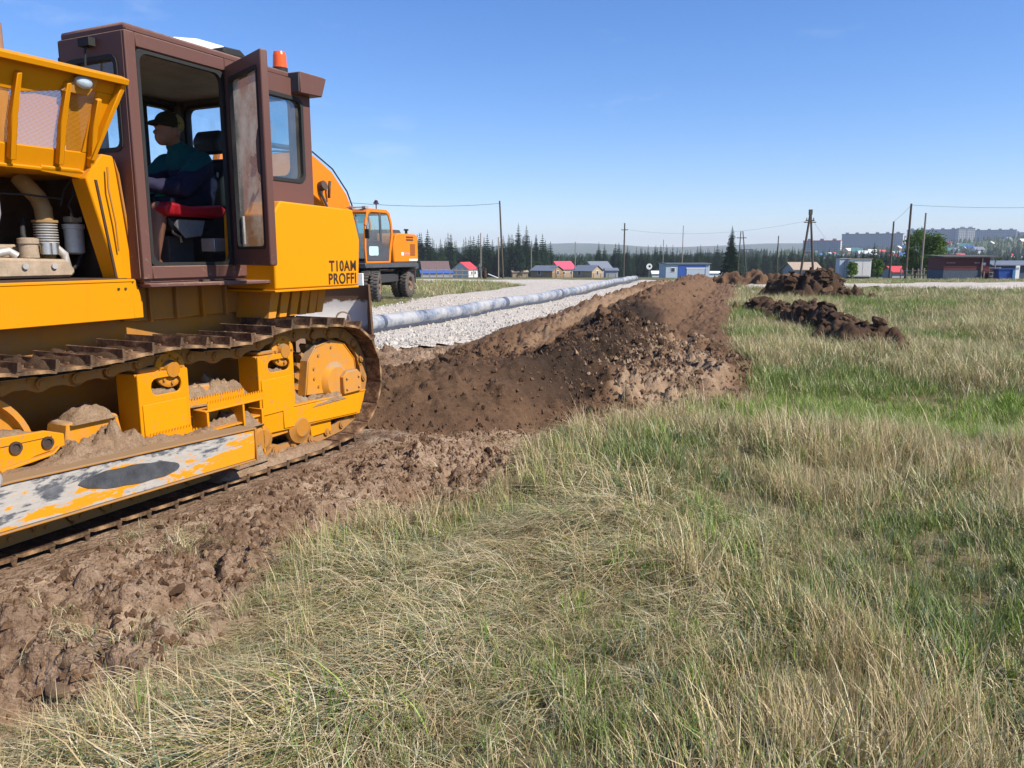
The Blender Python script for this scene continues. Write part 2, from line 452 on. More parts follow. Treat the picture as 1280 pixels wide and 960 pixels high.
def base_z(X, Y):
    X = np.asarray(X, float); Y = np.asarray(Y, float)
    t = (Y - 50) / 14.0
    fall = -0.0285 * 14.0 * np.logaddexp(0, np.clip(t, -30, 30)) 
    fall = np.where(t > 30, -0.0285 * (Y - 50), fall)
    fall = np.maximum(fall, -9.5 - 0 * Y)
    z = fall + hill(X, Y) * 1.0
    near = 1 - sstep(60, 120, Y)
    z = z + near * (0.07 * fbm(X / 3.2, Y / 3.2, 3, 1) + 0.03 * fbm(X / 0.9, Y / 0.9, 2, 2)) * sstep(1.2, 3.0, X + 0.25 * Y)
    # the grassy hollow to the right and the low bank in front of it
    z = z - 0.26 * np.exp(-(((X - 5.2) / 2.3) ** 2 + ((Y - 8.0) / 1.5) ** 2)) + 0.07 * np.exp(-(((Y - 6.2 - 0.12 * (X - 2)) / 0.7) ** 2)) * sstep(0.6, 1.6, X) * (1 - sstep(5, 7, X))
    z = z - 0.22 * np.exp(-(((X - 9.4) / 1.6) ** 2 + ((Y - 12.6) / 1.4) ** 2))
    return z

def mud_mask(X, Y):
    ed, _, _ = polydist(MUD + [MUD[0]], X, Y)
    s = np.where(inpoly(MUD, X, Y), ed, -ed)
    return sstep(-0.12, 0.16, s + 0.22 * fbm(X * 2.2, Y * 2.2, 3, 21))

def ground_z(X, Y):
    X = np.asarray(X, float); Y = np.asarray(Y, float)
    z = base_z(X, Y)
    m = mud_mask(X, Y) * (1 - sstep(13, 16, Y))
    lx, ly = dozer_local(X, Y)
    # cleat prints and squeezed-up earth parallel to the tracks
    rut = np.exp(-((ly - 1.75) / 0.20) ** 2) * 0.05 - 0.05 * np.exp(-((ly - 2.25) / 0.25) ** 2) + 0.04 * np.exp(-((ly - 2.7) / 0.3) ** 2)
    cle = 0.5 + 0.5 * np.sin(lx * 2 * math.pi / 0.2 + 2 * fbm(X, Y, 2, 5))
    print_band = np.exp(-((ly - 2.25) / 0.22) ** 4)
    cl = chunks(X * 4.2, Y * 4.2, 1, 0.4) * 0.075 + chunks(X * 8.5, Y * 8.5, 2, 0.6) * 0.060 + chunks(X * 17, Y * 17, 3, 0.75) * 0.030
    patch = sstep(-0.15, 0.35, fbm(X * 1.1, Y * 1.1, 3, 33))
    dz = 0.06 * fbm(X * 1.5, Y * 1.5, 4, 7) + cl * (0.45 + 0.95 * patch) + 0.03 * fbm(X * 9, Y * 9, 4, 8) - 0.02 + rut - 0.018 * cle * print_band * (1 - 0.6 * patch) - 0.03
    for hx, hy, hr, hd in ((-1.66, 3.20, .16, .13), (-1.30, 3.40, .15, .12), (-1.22, 4.55, .16, .11), (-1.75, 2.55, .16, .14), (-0.95, 4.75, .12, .08), (-2.05, 3.35, .12, .08), (-0.55, 5.3, .14, .06)):
        d = np.hypot((X - hx) / 1.5, Y - hy) + 0.06 * fbm(X * 5, Y * 5, 2, 40)
        dz = dz - hd * np.exp(-(d / hr) ** 2) + 0.45 * hd * np.exp(-((d - hr * 1.7) / (hr * 0.7)) ** 2)
    # root-matted turf flipped over at the edge
    e = np.exp(-(((X + 1.52 + 0.1 * (Y - 2.9)) / 0.36) ** 2 + ((Y - 2.93 - 0.22 * (X + 1.52)) / 0.13) ** 2))
    dz = dz + 0.10 * e * (1 + 0.5 * fbm(X * 9, Y * 9, 3, 41))
    under = sstep(1.62, 1.42, np.abs(ly)) * sstep(-2.3, -1.9, lx)          # pressed flat beneath the machine
    dz = dz * (1 - under) + 0.038 * under
    z = z + m * dz
    return z

def grid_mesh(name, xs, ys, zf, mat, attrs=None, smooth=True):
    X, Y = np.meshgrid(xs, ys); Z = zf(X, Y)
    return grid_from(name, X, Y, Z, mat, attrs, smooth)

def grid_from(name, X, Y, Z, mat, attrs=None, smooth=True, parent=None):
    h, w = X.shape
    co = np.stack([X, Y, Z], -1).reshape(-1, 3).astype(np.float32)
    i = np.arange(h * w).reshape(h, w)
    q = np.stack([i[:-1, :-1], i[:-1, 1:], i[1:, 1:], i[1:, :-1]], -1).reshape(-1, 4)
    me = bpy.data.meshes.new(name)
    me.vertices.add(len(co)); me.vertices.foreach_set('co', co.ravel())
    me.loops.add(q.size); me.loops.foreach_set('vertex_index', q.ravel().astype(np.int32))
    me.polygons.add(len(q)); me.polygons.foreach_set('loop_start', np.arange(0, q.size, 4, dtype=np.int32))
    me.update(calc_edges=True)
    if attrs:
        for k, a in attrs.items():
            at = me.attributes.new(k, 'FLOAT', 'POINT'); at.data.foreach_set('value', np.asarray(a, np.float32).ravel())
    if smooth: me.shade_smooth()
    me.materials.append(mat)
    o = bpy.data.objects.new(name, me); COL.objects.link(o)
    if parent is not None: o.parent = parent
    return o

def seq(*parts):
    out = []
    for a, b, n in parts: out.append(np.linspace(a, b, n, endpoint=False))
    return np.concatenate(out + [np.array([parts[-1][1]])])

def ground_material():
    t = NT('field_and_mud'); c = t.coords()
    n1 = t.noise(c, 1.1, 5, 0.6); n2 = t.noise(c, 13, 6, 0.68); n3 = t.noise(c, 80, 4, 0.7); nf = t.noise(c, 0.09, 5, 0.6); nv = t.noise(c, 0.016, 4, 0.6)
    mud = t.node('ShaderNodeAttribute', attribute_name='mud').outputs['Fac']
    far = t.node('ShaderNodeAttribute', attribute_name='far').outputs['Fac']
    k = t.math('ADD', t.math('MULTIPLY', n1, 0.5), t.math('MULTIPLY', n2, 0.5))
    mc = t.ramp(k, [(0.30, (0.085, 0.049, 0.028)), (0.44, (0.20, 0.125, 0.075)), (0.55, (0.31, 0.21, 0.137)), (0.69, (0.48, 0.36, 0.255))])
    mc = t.mix(t.ramp(t.noise(c, 2.6, 5, 0.65, dist=0.6), [(0.50, 0), (0.66, 0.75)]), mc, (0.46, 0.335, 0.225))
    mc = t.mix(1.0, mc, t.ramp(n3, [(0.3, 0.72), (0.7, 1.15)]), 'MULTIPLY')
    gc = t.ramp(k, [(0.3, (0.10, 0.078, 0.042)), (0.5, (0.20, 0.16, 0.085)), (0.7, (0.30, 0.245, 0.145))])
    fc = t.ramp(t.math('ADD', t.math('MULTIPLY', nf, 0.7), t.math('MULTIPLY', k, 0.3)), [(0.36, (0.075, 0.095, 0.035)), (0.5, (0.145, 0.135, 0.065)), (0.62, (0.22, 0.185, 0.10))])
    vc = t.ramp(t.math('ADD', t.math('MULTIPLY', nv, 0.7), t.math('MULTIPLY', nf, 0.3)), [(0.36, (0.035, 0.060, 0.022)), (0.5, (0.07, 0.092, 0.036)), (0.64, (0.15, 0.145, 0.08))])
    g = t.mix(t.ramp(far, [(0.0, 0), (0.35, 1)]), gc, fc)
    g = t.mix(t.ramp(far, [(0.5, 0), (1.0, 1)]), g, vc)
    col = t.mix(mud, g, mc)
    wv = t.node('ShaderNodeVectorMath', operation='ADD', inp={0: c, 1: t.node('ShaderNodeVectorMath', operation='SCALE', inp={0: t.noise(c, 9, 3, 0.6, 'Color'), 'Scale': 0.10}).outputs[0]}).outputs[0]
    v1 = t.node('ShaderNodeTexVoronoi', inp={'Vector': wv, 'Scale': 13.0}); v2 = t.node('ShaderNodeTexVoronoi', inp={'Vector': wv, 'Scale': 34.0})
    crumb = t.math('ADD', t.math('MULTIPLY', v1.outputs['Distance'], 0.8), t.math('MULTIPLY', v2.outputs['Distance'], 0.5))
    h = t.math('SUBTRACT', t.math('ADD', t.math('MULTIPLY', n2, 0.6), t.math('MULTIPLY', n3, 0.4)), t.math('MULTIPLY', crumb, t.math('MULTIPLY', mud, 0.9)))
    t.principled(col, 0.94, 0, t.bump(h, 0.9, 0.05), 0.2)
    return t.mat

xs = seq((-6500, -900, 14), (-900, -120, 20), (-120, -20, 30), (-20, -4.2, 40), (-4.2, 1.2, 300), (1.2, 6, 70), (6, 20, 50), (20, 120, 40), (120, 900, 60), (900, 6500, 24))
ys = seq((-400, -40, 5), (-40, 1.2, 12), (1.2, 8.6, 390), (8.6, 16, 100), (16, 50, 60), (50, 130, 40), (130, 700, 40), (700, 1700, 50), (1700, 6500, 40))
X, Y = np.meshgrid(xs, ys)
gm = mud_mask(X, Y)
ground = grid_from('ground', X, Y, ground_z(X, Y), ground_material(), {'mud': gm, 'far': 0.35 * sstep(16, 30, Y) + 0.65 * sstep(70, 160, Y)})
tag(ground, kind='structure')

def gravel_material():
    t = NT('gravel'); c = t.coords()
    v = t.node('ShaderNodeTexVoronoi', inp={'Vector': c, 'Scale': 22.0})
    n1 = t.noise(c, 0.6, 5, 0.6); n2 = t.noise(c, 30, 4, 0.7)
    col = t.mix(t.math('MULTIPLY', n1, 0.9), (0.70, 0.64, 0.56), (0.56, 0.50, 0.42))
    cell = t.node('ShaderNodeSeparateColor', inp={0: v.outputs['Color']}).outputs[0]
    col = t.mix(1.0, col, t.ramp(cell, [(0.0, 0.55), (1.0, 1.25)]), 'MULTIPLY')
    col = t.mix(t.ramp(v.outputs['Distance'], [(0.40, 0), (0.85, 0.6)]), col, (0.20, 0.17, 0.14))
    h = t.math('SUBTRACT', t.math('MULTIPLY', n2, 0.3), v.outputs['Distance'])
    t.principled(col, 0.9, 0, t.bump(h, 1.0, 0.03), 0.2)
    return t.mat
M['gravel'] = gravel_material()

def sheet_poly(name, poly, step, lift, mat, zf=base_z, rag=0.25):
    """a sheet over the ground inside a polygon, its edge ragged and tucked under"""
    px = [p[0] for p in poly]; py = [p[1] for p in poly]
    gx = np.arange(min(px) - 1, max(px) + 1, step[0]); gy = []
    y = min(py) - 1
    while y < max(py) + 1:
        gy.append(y); y += step[1] * max(1.0, y / 22)
    X, Y = np.meshgrid(gx, np.array(gy))
    ed, _, _ = polydist(poly + [poly[0]], X, Y)
    s = np.where(inpoly(poly, X, Y), ed, -ed) + rag * fbm(X * 0.9, Y * 0.9, 3, 51)
    Z = zf(X, Y) + lift * sstep(-0.05, 0.5, s) - 0.05 * sstep(0.0, -0.4, s) + 0.012 * fbm(X * 3, Y * 3, 3, 52)
    o = grid_from(name, X, Y, Z, mat)
    b = bmesh.new(); b.from_mesh(o.data); b.verts.ensure_lookup_table()
    sf = s.ravel(); kill = [v for v in b.verts if sf[v.index] < -0.35]
    bmesh.ops.delete(b, geom=kill, context='VERTS'); b.to_mesh(o.data); b.free()
    return tag(o, kind='structure')
sheet_poly('gravel_road', GRAVEL, (0.30, 0.30), 0.05, M['gravel'])
sheet_poly('side_road', ROADR, (0.4, 0.3), 0.16, M['gravel'], rag=0.4)
sheet_poly('verge', [(13, 46.5), (20, 46), (24, 47.3), (30, 49.3), (33, 53), (24, 62), (12, 62)], (0.5, 0.4), 0.03, flat('verge_grass', (0.085, 0.13, 0.035), 0.95, 0, 0.45, 1.4, 0.6), rag=0.5)

# ------------------------------------------------------------------ heaped earth
def ridge(crest, X, Y, slope=0.62):
    d, p, s = polydist(crest, X, Y)
    hh = np.interp(p, np.arange(len(crest)), [c[2] for c in crest])
    return hh, d, p, s

def berm_h(X, Y):
    h1, d1, p1, s1 = ridge(CREST1, X, Y)
    h2, d2, p2, s2 = ridge(CREST2, X, Y)
    wob = 0.20 * fbm(X * 0.8, Y * 0.8, 3, 61)
    w1 = np.where(s1 > 0, h1 * 2.2 + 0.3, h1 * 2.1 + 0.25 - 0.35 * sstep(12, 16, Y))
    z1 = h1 * (1 - sstep(0.06, 1, (d1 + wob * 0.8) / w1))
    w2 = h2 * 2.0 + 0.2
    z2 = h2 * (1 - sstep(0.1, 1, (d2 + wob) / w2))
    k = sstep(8.2, 9.5, Y)
    apr = 0.17 * (1 - sstep(0.8, 1.15, (d1 + wob) / np.where(s1 > 0, 2.7, 2.0))) * k
    # pale spread of subsoil on the field side
    sp = 0.19 * np.exp(-(((X - 1.70) / 0.75) ** 2 + ((Y - 8.8) / 0.7) ** 2)) + 0.17 * np.exp(-(((X - 2.45) / 0.5) ** 2 + ((Y - 10.3) / 1.1) ** 2)) + 0.13 * np.exp(-(((X - 2.95) / 0.45) ** 2 + ((Y - 12.6) / 1.2) ** 2))
    z = np.maximum(np.maximum(z1, z2), apr) + sp * (0.75 + 0.9 * chunks(X * 3.4, Y * 3.4, 17, .7) + 0.5 * chunks(X * 8, Y * 8, 18, .8))
    return z, h1, d1, s1, z1, z2, sp

def soft_zone(X, Y):
    """the freshly spilled, finely crumbled cone beside the machine"""
    return np.exp(-(((X + 0.55) / 1.15) ** 2 + ((Y - 7.8) / 1.15) ** 2) ** 1.5)

def berm_z(X, Y):
    z, h1, d1, s1, z1, z2, sp = berm_h(X, Y)
    soft = soft_zone(X, Y); on = sstep(0.02, 0.22, z)
    near = 1 - sstep(10, 20, Y)
    wx = X + 0.05 * fbm(X * 6, Y * 6, 2, 70); wy = Y + 0.05 * fbm(X * 6, Y * 6, 2, 71)
    c = chunks(wx * 2.6, wy * 2.6, 11, 0.55) * 0.12 + chunks(wx * 5.6, wy * 5.6, 12, 0.8) * 0.10 + chunks(wx * 12, wy * 12, 13, 0.85) * 0.055 + near * chunks(wx * 23, wy * 23, 14, 0.9) * 0.026
    z = z + on * (1 - 0.88 * soft) * (c * (1 + 0.25 * sstep(10, 14, Y)) + 0.06 * fbm(X * 2.4, Y * 2.4, 4, 62) - 0.10) + on * soft * 0.035 * fbm(X * 3, Y * 3, 4, 63) + on * soft * lumps(wx * 26, wy * 26, 15, 0.8) * 0.012
    gr = ground_z(X, Y)
    return gr + z - 0.045 * (1 - sstep(0.0, 0.06, z)) - 0.02

def axis_pt(t):
    A = [(-1.15, 6.2), (-0.55, 8.0), (0.15, 10.2), (1.2, 14), (2.4, 19), (4.3, 25), (8.0, 36), (12.0, 49)]
    u = np.arange(len(A)); return np.interp(t, u, [a[0] for a in A]), np.interp(t, u, [a[1] for a in A])
tt = seq((0, 1.4, 95), (1.4, 3, 110), (3, 5, 100), (5, 7, 90)); uu = seq((-3.6, -2.0, 36), (-2.0, 2.6, 150), (2.6, 3.9, 26))
ax, ay = axis_pt(tt)
ax = np.convolve(np.pad(ax, 8, 'edge'), np.ones(17) / 17, 'valid'); ay = np.convolve(np.pad(ay, 8, 'edge'), np.ones(17) / 17, 'valid')
U = uu[None, :]; BX = ax[:, None] + U * 0.93; BY = ay[:, None] - U * (0.36 - 0.30 * sstep(8, 6.6, ay))[:, None]
BZ = berm_z(BX, BY)
zz, h1, d1, s1, z1, z2, sp = berm_h(BX, BY)
tone = 0.40 + 0.08 * sstep(14, 24, BY)
dark = np.exp(-(((BX - 0.95) / 1.0) ** 2 + ((BY - 9.7) / 1.9) ** 2)) * sstep(0.10, 0.30, z1) + 0.8 * np.exp(-(((BX - 2.6) / 0.9) ** 2 + ((BY - 14.5) / 3.0) ** 2)) * sstep(0.2, 0.5, z1)
tone = tone - 0.42 * np.clip(dark * 1.7, 0, 1) + 0.40 * sstep(0.03, 0.12, sp) * sstep(-0.6, 0.15, fbm(BX * 1.7, BY * 1.7, 4, 66))
groove = np.exp(-(((d1 - 1.45)) / 0.35) ** 2) * (s1 > 0) * sstep(11.5, 13, BY)
tone = tone + 0.22 * groove - 0.03 * soft_zone(BX, BY)
berm = grid_from('spoil_bank', BX, BY, BZ, M['soil'], {'tone': tone})
tag(berm, 'long bank of brown spoil running from the bulldozer along the pipe', 'dirt bank')

def heap(name, label, pts, res, lump, tone0, seed, ww=1.7, group=None):
    """earth heap: crest points (x, y, height)"""
    px = [p[0] for p in pts]; py = [p[1] for p in pts]; mh = max(p[2] for p in pts) * ww + 0.5
    X, Y = np.meshgrid(np.arange(min(px) - mh, max(px) + mh, res), np.arange(min(py) - mh, max(py) + mh, res))
    hh, d, p, s = ridge(pts, X, Y)
    z = hh * (1 - sstep(0.05, 1, (d + 0.25 * lump * 3 * fbm(X * 1.6, Y * 1.6, 3, seed)) / (hh * ww + 0.15)))
    on = sstep(0.01, 0.15, z)
    z = z + on * (chunks(X * 1.9, Y * 1.9, seed + 1, 0.75) * 0.11 * lump + chunks(X * 4.2, Y * 4.2, seed + 2, 0.85) * 0.15 * lump + chunks(X * 9, Y * 9, seed + 3, 0.9) * 0.08 * lump + 0.12 * lump * fbm(X * 4, Y * 4, 3, seed + 4))
    Z = ground_z(X, Y) + z - 0.10 * (1 - sstep(0.0, 0.08, z))
    o = grid_from(name, X, Y, Z, M['soil'], {'tone': tone0 + 0.16 * fbm(X * 1.7, Y * 1.7, 3, seed + 6)})
    return tag(o, label, 'dirt pile', group)
sod = heap('dirt_pile', 'low row of dark turf clods dumped on the grass', [(7.35, 23.0, .22), (7.2, 20.0, .36), (6.85, 17.4, .34), (6.55, 15.4, .42), (6.15, 13.9, .36), (6.25, 12.9, .14)], 0.045, 1.0, 0.22, 80, 1.25)
farheap = heap('dirt_pile', 'tall heap of dark brown clods beside the two-legged power pole', [(10.7, 30.6, .62), (11.5, 29.8, 1.02), (12.4, 29.4, .85), (13.1, 29.2, .35)], 0.06, 1.35, 0.20, 90, 1.3)
heap('dirt_pile', 'small brown heap at the far end of the spoil bank', [(12.6, 45.5, .7), (14.2, 44.6, .8), (15.6, 43.8, .5)], 0.10, 1.2, 0.42, 95, 1.5)
sm_ = heap('dirt_pile', 'small dark clod patch half hidden in grass by the hollow', [(9.0, 12.9, .10), (9.6, 12.7, .14), (10.2, 12.6, .10)], 0.05, 0.5, 0.22, 97, 1.6)

# clods: each its own piece
def clod_mesh(name, mat, seed, cut=2):
    b = bmesh.new(); bmesh.ops.create_icosphere(b, subdivisions=cut, radius=1.0)
    r = random.Random(seed); ax3 = (r.uniform(.8, 1.25), r.uniform(.7, 1.1), r.uniform(.5, .8))
    pl = [(Vector((r.gauss(0, 1), r.gauss(0, 1), r.gauss(0, 1))).normalized(), r.uniform(.45, .85)) for _ in range(11)]
    for v in b.verts:
        p = v.co.copy()
        for n, d in pl:
            k = p.dot(n)
            if k > d: p -= n * (k - d) * 0.85
        p *= 1 + 0.46 * (r.random() - .5)
        v.co = (p.x * ax3[0], p.y * ax3[1], p.z * ax3[2])
    me = bpy.data.meshes.new(name); b.to_mesh(me); b.free(); me.materials.append(mat)
    me.shade_smooth(); me.set_sharp_from_angle(angle=R(18))
    return me
CL = {k: [clod_mesh('clod', M[k], 7 * i + len(k), 2) for i in range(5)] for k in ('clod_dark', 'clod', 'clod_pale')}

def strew(parent, n, fx, zfun, rmin, rmax, kinds, seed, sink=0.25):
    r = random.Random(seed); k = 0; guard = 0
    while k < n and guard < n * 60:
        guard += 1
        q = fx(r)
        if q is None: continue
        x, y, big = q
        s = (rmin + (rmax - rmin) * r.random() ** 2.6) * big
        z = float(zfun(np.array([x]), np.array([y]))[0])
        obj('clod', CL[r.choice(kinds)][r.randrange(5)], parent, (x, y, z + s * (0.35 - sink)), (r.uniform(-.5, .5), r.uniform(-.5, .5), r.uniform(0, 6.28)), s)
        k += 1
def onb(r):
    x = r.uniform(-1.6, 3.6); y = r.uniform(6.9, 15)
    z, h1_, d1_, s1_, z1_, _, sp_ = berm_h(np.array([x]), np.array([y]))
    if z[0] < 0.08 or r.random() < soft_zone(x, y) * 1.15: return None
    return x, y, 1.0
strew(berm, 205, onb, berm_z, 0.025, 0.12, ['clod', 'clod', 'clod_dark'], 1, .5)
def onpale(r):
    t_ = r.random(); x = 1.6 + 1.3 * t_ + r.gauss(0, .3); y = 8.7 + 3.8 * t_ + r.gauss(0, .4)
    z = berm_h(np.array([x]), np.array([y]))[0][0]
    return (x, y, 0.8) if z > 0.03 else None
strew(berm, 36, onpale, berm_z, 0.02, 0.11, ['clod_pale', 'clod', 'clod_pale'], 2)
def onfar(r):
    t = r.uniform(3.4, 9); i = int(t); f = t - i
    a = CREST1[min(i, 9)]; b_ = CREST1[min(i + 1, 10)]
    return a[0] + (b_[0] - a[0]) * f + r.gauss(0, .9), a[1] + (b_[1] - a[1]) * f + r.gauss(0, .3), 1.4
strew(berm, 55, onfar, berm_z, 0.05, 0.15, ['clod_dark', 'clod', 'clod'], 3)
def along(pts, sx):
    def f(r):
        i = r.randrange(len(pts) - 1); t = r.random()
        a, b_ = pts[i], pts[i + 1]
        return a[0] + (b_[0] - a[0]) * t + r.gauss(0, sx), a[1] + (b_[1] - a[1]) * t + r.gauss(0, sx), 1.0
    return f
def surf(o):
    m = o.data; n = len(m.vertices); co = np.empty(n * 3, np.float32); m.vertices.foreach_get('co', co); co = co.reshape(-1, 3)
    def f(X, Y):
        i = np.argmin((co[:, 0] - X[0]) ** 2 + (co[:, 1] - Y[0]) ** 2); return np.array([co[i, 2]])
    return f
strew(sod, 200, along([(7.35, 23.0), (7.2, 20.0), (6.85, 17.4), (6.55, 15.4), (6.15, 13.9), (6.35, 12.7)], .26), surf(sod), 0.04, 0.19, ['clod_dark', 'clod_dark', 'clod_dark', 'clod'], 4)
strew(farheap, 220, along([(10.7, 30.6), (11.5, 29.8), (12.4, 29.4), (13.1, 29.2)], .45), surf(farheap), 0.06, 0.23, ['clod_dark', 'clod_dark', 'clod_dark', 'clod'], 5)
strew(sm_, 8, along([(9.0, 12.9), (9.6, 12.7), (10.2, 12.6)], .15), surf(sm_), 0.05, 0.13, ['clod_dark'], 6)
def onmud(r):
    y = r.uniform(2.2, 8.5); x = r.uniform(-2.6, 0.8)
    lx, ly = dozer_local(x, y)
    if float(mud_mask(np.array([x]), np.array([y]))[0]) < .6 or (ly < 1.3 and lx > -2.0): return None
    return x, y, 1.0
strew(ground, 150, onmud, ground_z, 0.014, 0.055, ['clod', 'clod_pale', 'clod', 'clod_dark'], 8)

# crumbs: too many to count, one mesh
def crumbs(name, parent, n, sampler, zfun, rmin, rmax, mat, seed, base=None):
    r = np.random.default_rng(seed); P = sampler(r, n)
    Xc, Yc = P[:, 0], P[:, 1]; Zc = zfun(Xc, Yc); m = len(Xc)
    t = np.array([(0, 0, 1), (0.94, 0, -.33), (-.47, .82, -.33), (-.47, -.82, -.33), (0.2, 0.5, 0.6)])
    f = np.array([(0, 1, 4), (4, 1, 2), (0, 4, 2), (0, 2, 3), (0, 3, 1), (1, 3, 2)])
    s = rmin + (rmax - rmin) * r.random(m) ** 3; a = r.random(m) * 6.28
    v = t[None] * s[:, None, None] * (0.7 + 0.6 * r.random((m, 5, 1)))
    ca, sa = np.cos(a)[:, None], np.sin(a)[:, None]
    vx = v[..., 0] * ca - v[..., 1] * sa + Xc[:, None]; vy = v[..., 0] * sa + v[..., 1] * ca + Yc[:, None]; vz = v[..., 2] * 0.8 + Zc[:, None] + s[:, None] * 0.2
    co = np.stack([vx, vy, vz], -1).reshape(-1, 3); fc = (f[None] + (np.arange(m) * 5)[:, None, None]).reshape(-1, 3)
    me = bpy.data.meshes.new(name); me.from_pydata(co.tolist(), [], fc.tolist()); me.materials.append(mat)
    o = obj(name, me, parent); o['kind'] = 'stuff'
    return o
def smp_berm(r, n):
    out = []
    while sum(len(q) for q in out) < n:
        x = r.uniform(-2, 4, n); y = r.uniform(6.6, 13, n)
        z = berm_h(x, y)[0]; k = (z > 0.04) & (r.random(n) > 0.85 * soft_zone(x, y)) & (r.random(n) > 0.9 * sstep(.03, .1, berm_h(x, y)[6]))
        out.append(np.stack([x[k], y[k]], -1))
    return np.concatenate(out)[:n]
crumbs('crumbs', berm, 12000, smp_berm, berm_z, 0.006, 0.036, M['clod'], 21); crumbs('crumbs', berm, 6000, smp_berm, berm_z, 0.006, 0.040, M['clod_dark'], 25)
def smp_pale(r, n):
    t_ = r.random(n); return np.stack([1.55 + 1.4 * t_ + r.normal(0, .33, n), 8.6 + 4 * t_ + r.normal(0, .45, n)], -1)
crumbs('crumbs', berm, 3500, smp_pale, berm_z, 0.008, 0.05, M['clod_pale'], 26)
crumbs('crumbs', berm, 1200, smp_pale, berm_z, 0.008, 0.045, M['clod'], 27)
def smp_mud(r, n):
    out = []
    while sum(len(q) for q in out) < n:
        x = r.uniform(-2.8, 1.2, n); y = r.uniform(2, 8, n)
        k = mud_mask(x, y) > r.random(n) * .9 + 0.05
        lx, ly = dozer_local(x, y); k &= ~((ly < 1.35) & (lx > -2))
        out.append(np.stack([x[k], y[k]], -1))
    return np.concatenate(out)[:n]
crumbs('crumbs', ground, 8000, smp_mud, ground_z, 0.005, 0.030, M['clod'], 22); crumbs('crumbs', ground, 5000, smp_mud, ground_z, 0.005, 0.026, M['clod_pale'], 24)
def smp_gr(r, n):
    out = []
    while sum(len(q) for q in out) < n:
        y = r.uniform(11, 30, n) ; x = r.uniform(-7, 4, n)
        k = inpoly(GRAVEL, x, y) & (r.random(n) < (14 / y) ** 2)
        out.append(np.stack([x[k], y[k]], -1))
    return np.concatenate(out)[:n]
stone = flat('loose_stone', (0.42, 0.39, 0.34), 0.9, 0, 0.4, 5, 0.2)
crumbs('loose_stones', None, 9000, smp_gr, lambda x, y: base_z(x, y) + 0.045, 0.012, 0.06, stone, 23)
tag(bpy.data.objects['loose_stones'], 'loose grey stones scattered over the gravel road', 'gravel', kind='stuff')

# ------------------------------------------------------------------ pipes beside the bank
def spline(pts, n):
    P = [Vector((*p, 0)) if len(p) == 2 else Vector(p) for p in pts]; out = []
    Q = [P[0] * 2 - P[1]] + P + [P[-1] * 2 - P[-2]]
    for i in range(1, len(Q) - 2):
        for k in range(n):
            t = k / n; a, b, c, d = Q[i - 1:i + 3]
            out.append(0.5 * ((2 * b) + (c - a) * t + (2 * a - 5 * b + 4 * c - d) * t * t + (3 * b - a - 3 * c + d) * t ** 3))
    return out + [P[-1]]
def pipe_material():
    t = NT('pipe_coating'); c = t.coords()
    n = t.noise(c, 1.5, 5, 0.65); n2 = t.noise(c, 9, 5, 0.6)
    col = t.ramp(t.math('ADD', t.math('MULTIPLY', n, 0.7), t.math('MULTIPLY', n2, 0.3)), [(0.36, (0.07, 0.085, 0.12)), (0.45, (0.20, 0.225, 0.27)), (0.54, (0.36, 0.365, 0.37)), (0.68, (0.44, 0.40, 0.335))])
    t.principled(col, 0.55, 0, t.bump(n2, 0.2, 0.01), 0.4)
    return t.mat
M['pipe'] = pipe_material()
M['pipe_wrap'] = flat('dark_joint_wrap', (0.085, 0.10, 0.14), 0.5, 0, 0.5, 5)
path = [Vector((p.x, p.y, float(base_z(p.x, p.y)) + 0.19 + 0.10 * float(sstep(30, 54, p.y)))) for p in spline(PIPE, 14)]
pz = path[0].copy()
pipe = thing('pipeline', 'fat pale blue grey pipe lying on the gravel beside the bank', 'pipe', (pz.x, pz.y, 0))
off = Vector((pz.x, pz.y, 0)); loc = [p - off for p in path]
brk = [0, 7, 17, 27, 36, 46, 56]
for a, b_ in zip(brk[:-1], brk[1:]):
    MB().tube(loc[a:b_ + 1], 0.160, 24).build('pipe_section', M['pipe'], pipe, 40)
for i, a in enumerate([6, 9, 12, 14, 27, 36, 55]):
    a2 = loc[a] + (loc[a + 1] - loc[a]) * (0.25 + 0.25 * (i % 2))
    w = 1 if a in (6, 27) else 0.62
    MB().tube([a2, a2 + (loc[a + 1] - loc[a]) * 0.45 * w], 0.165, 24).build('joint_wrap', M['pipe_wrap'], pipe, 40)
for a in (4, 11, 20, 31, 42, 52):
    p = loc[a]
    MB().box(p.x - .32, p.x + .32, p.y - .08, p.y + .08, -0.1 + p.z - 0.19, p.z - 0.14).build('timber_block', M['plank'], pipe, 30, 0.006)
nx = [Vector((-(b.y - a.y), b.x - a.x, 0)).normalized() for a, b in zip(path[:-1], path[1:])]; nx.append(nx[-1])
thin = [p - n * 0.36 - Vector((0, 0, .11)) for p, n in zip(path, nx)]
o = MB().tube(thin, 0.045, 12).build('thin_pipe', flat('black_pipe', (0.05, 0.055, 0.065), 0.45), None, 40)
tag(o, 'thin dark pipe laid alongside the fat pale pipe', 'pipe')
# ------------------------------------------------------------------ bulldozer (local: +x forward, +y its left side, towards the field)
dz = thing('bulldozer', 'yellow crawler bulldozer with brown cab, open door and raised engine side panel', 'bulldozer', (DZ[0], DZ[1], 0), DROT)

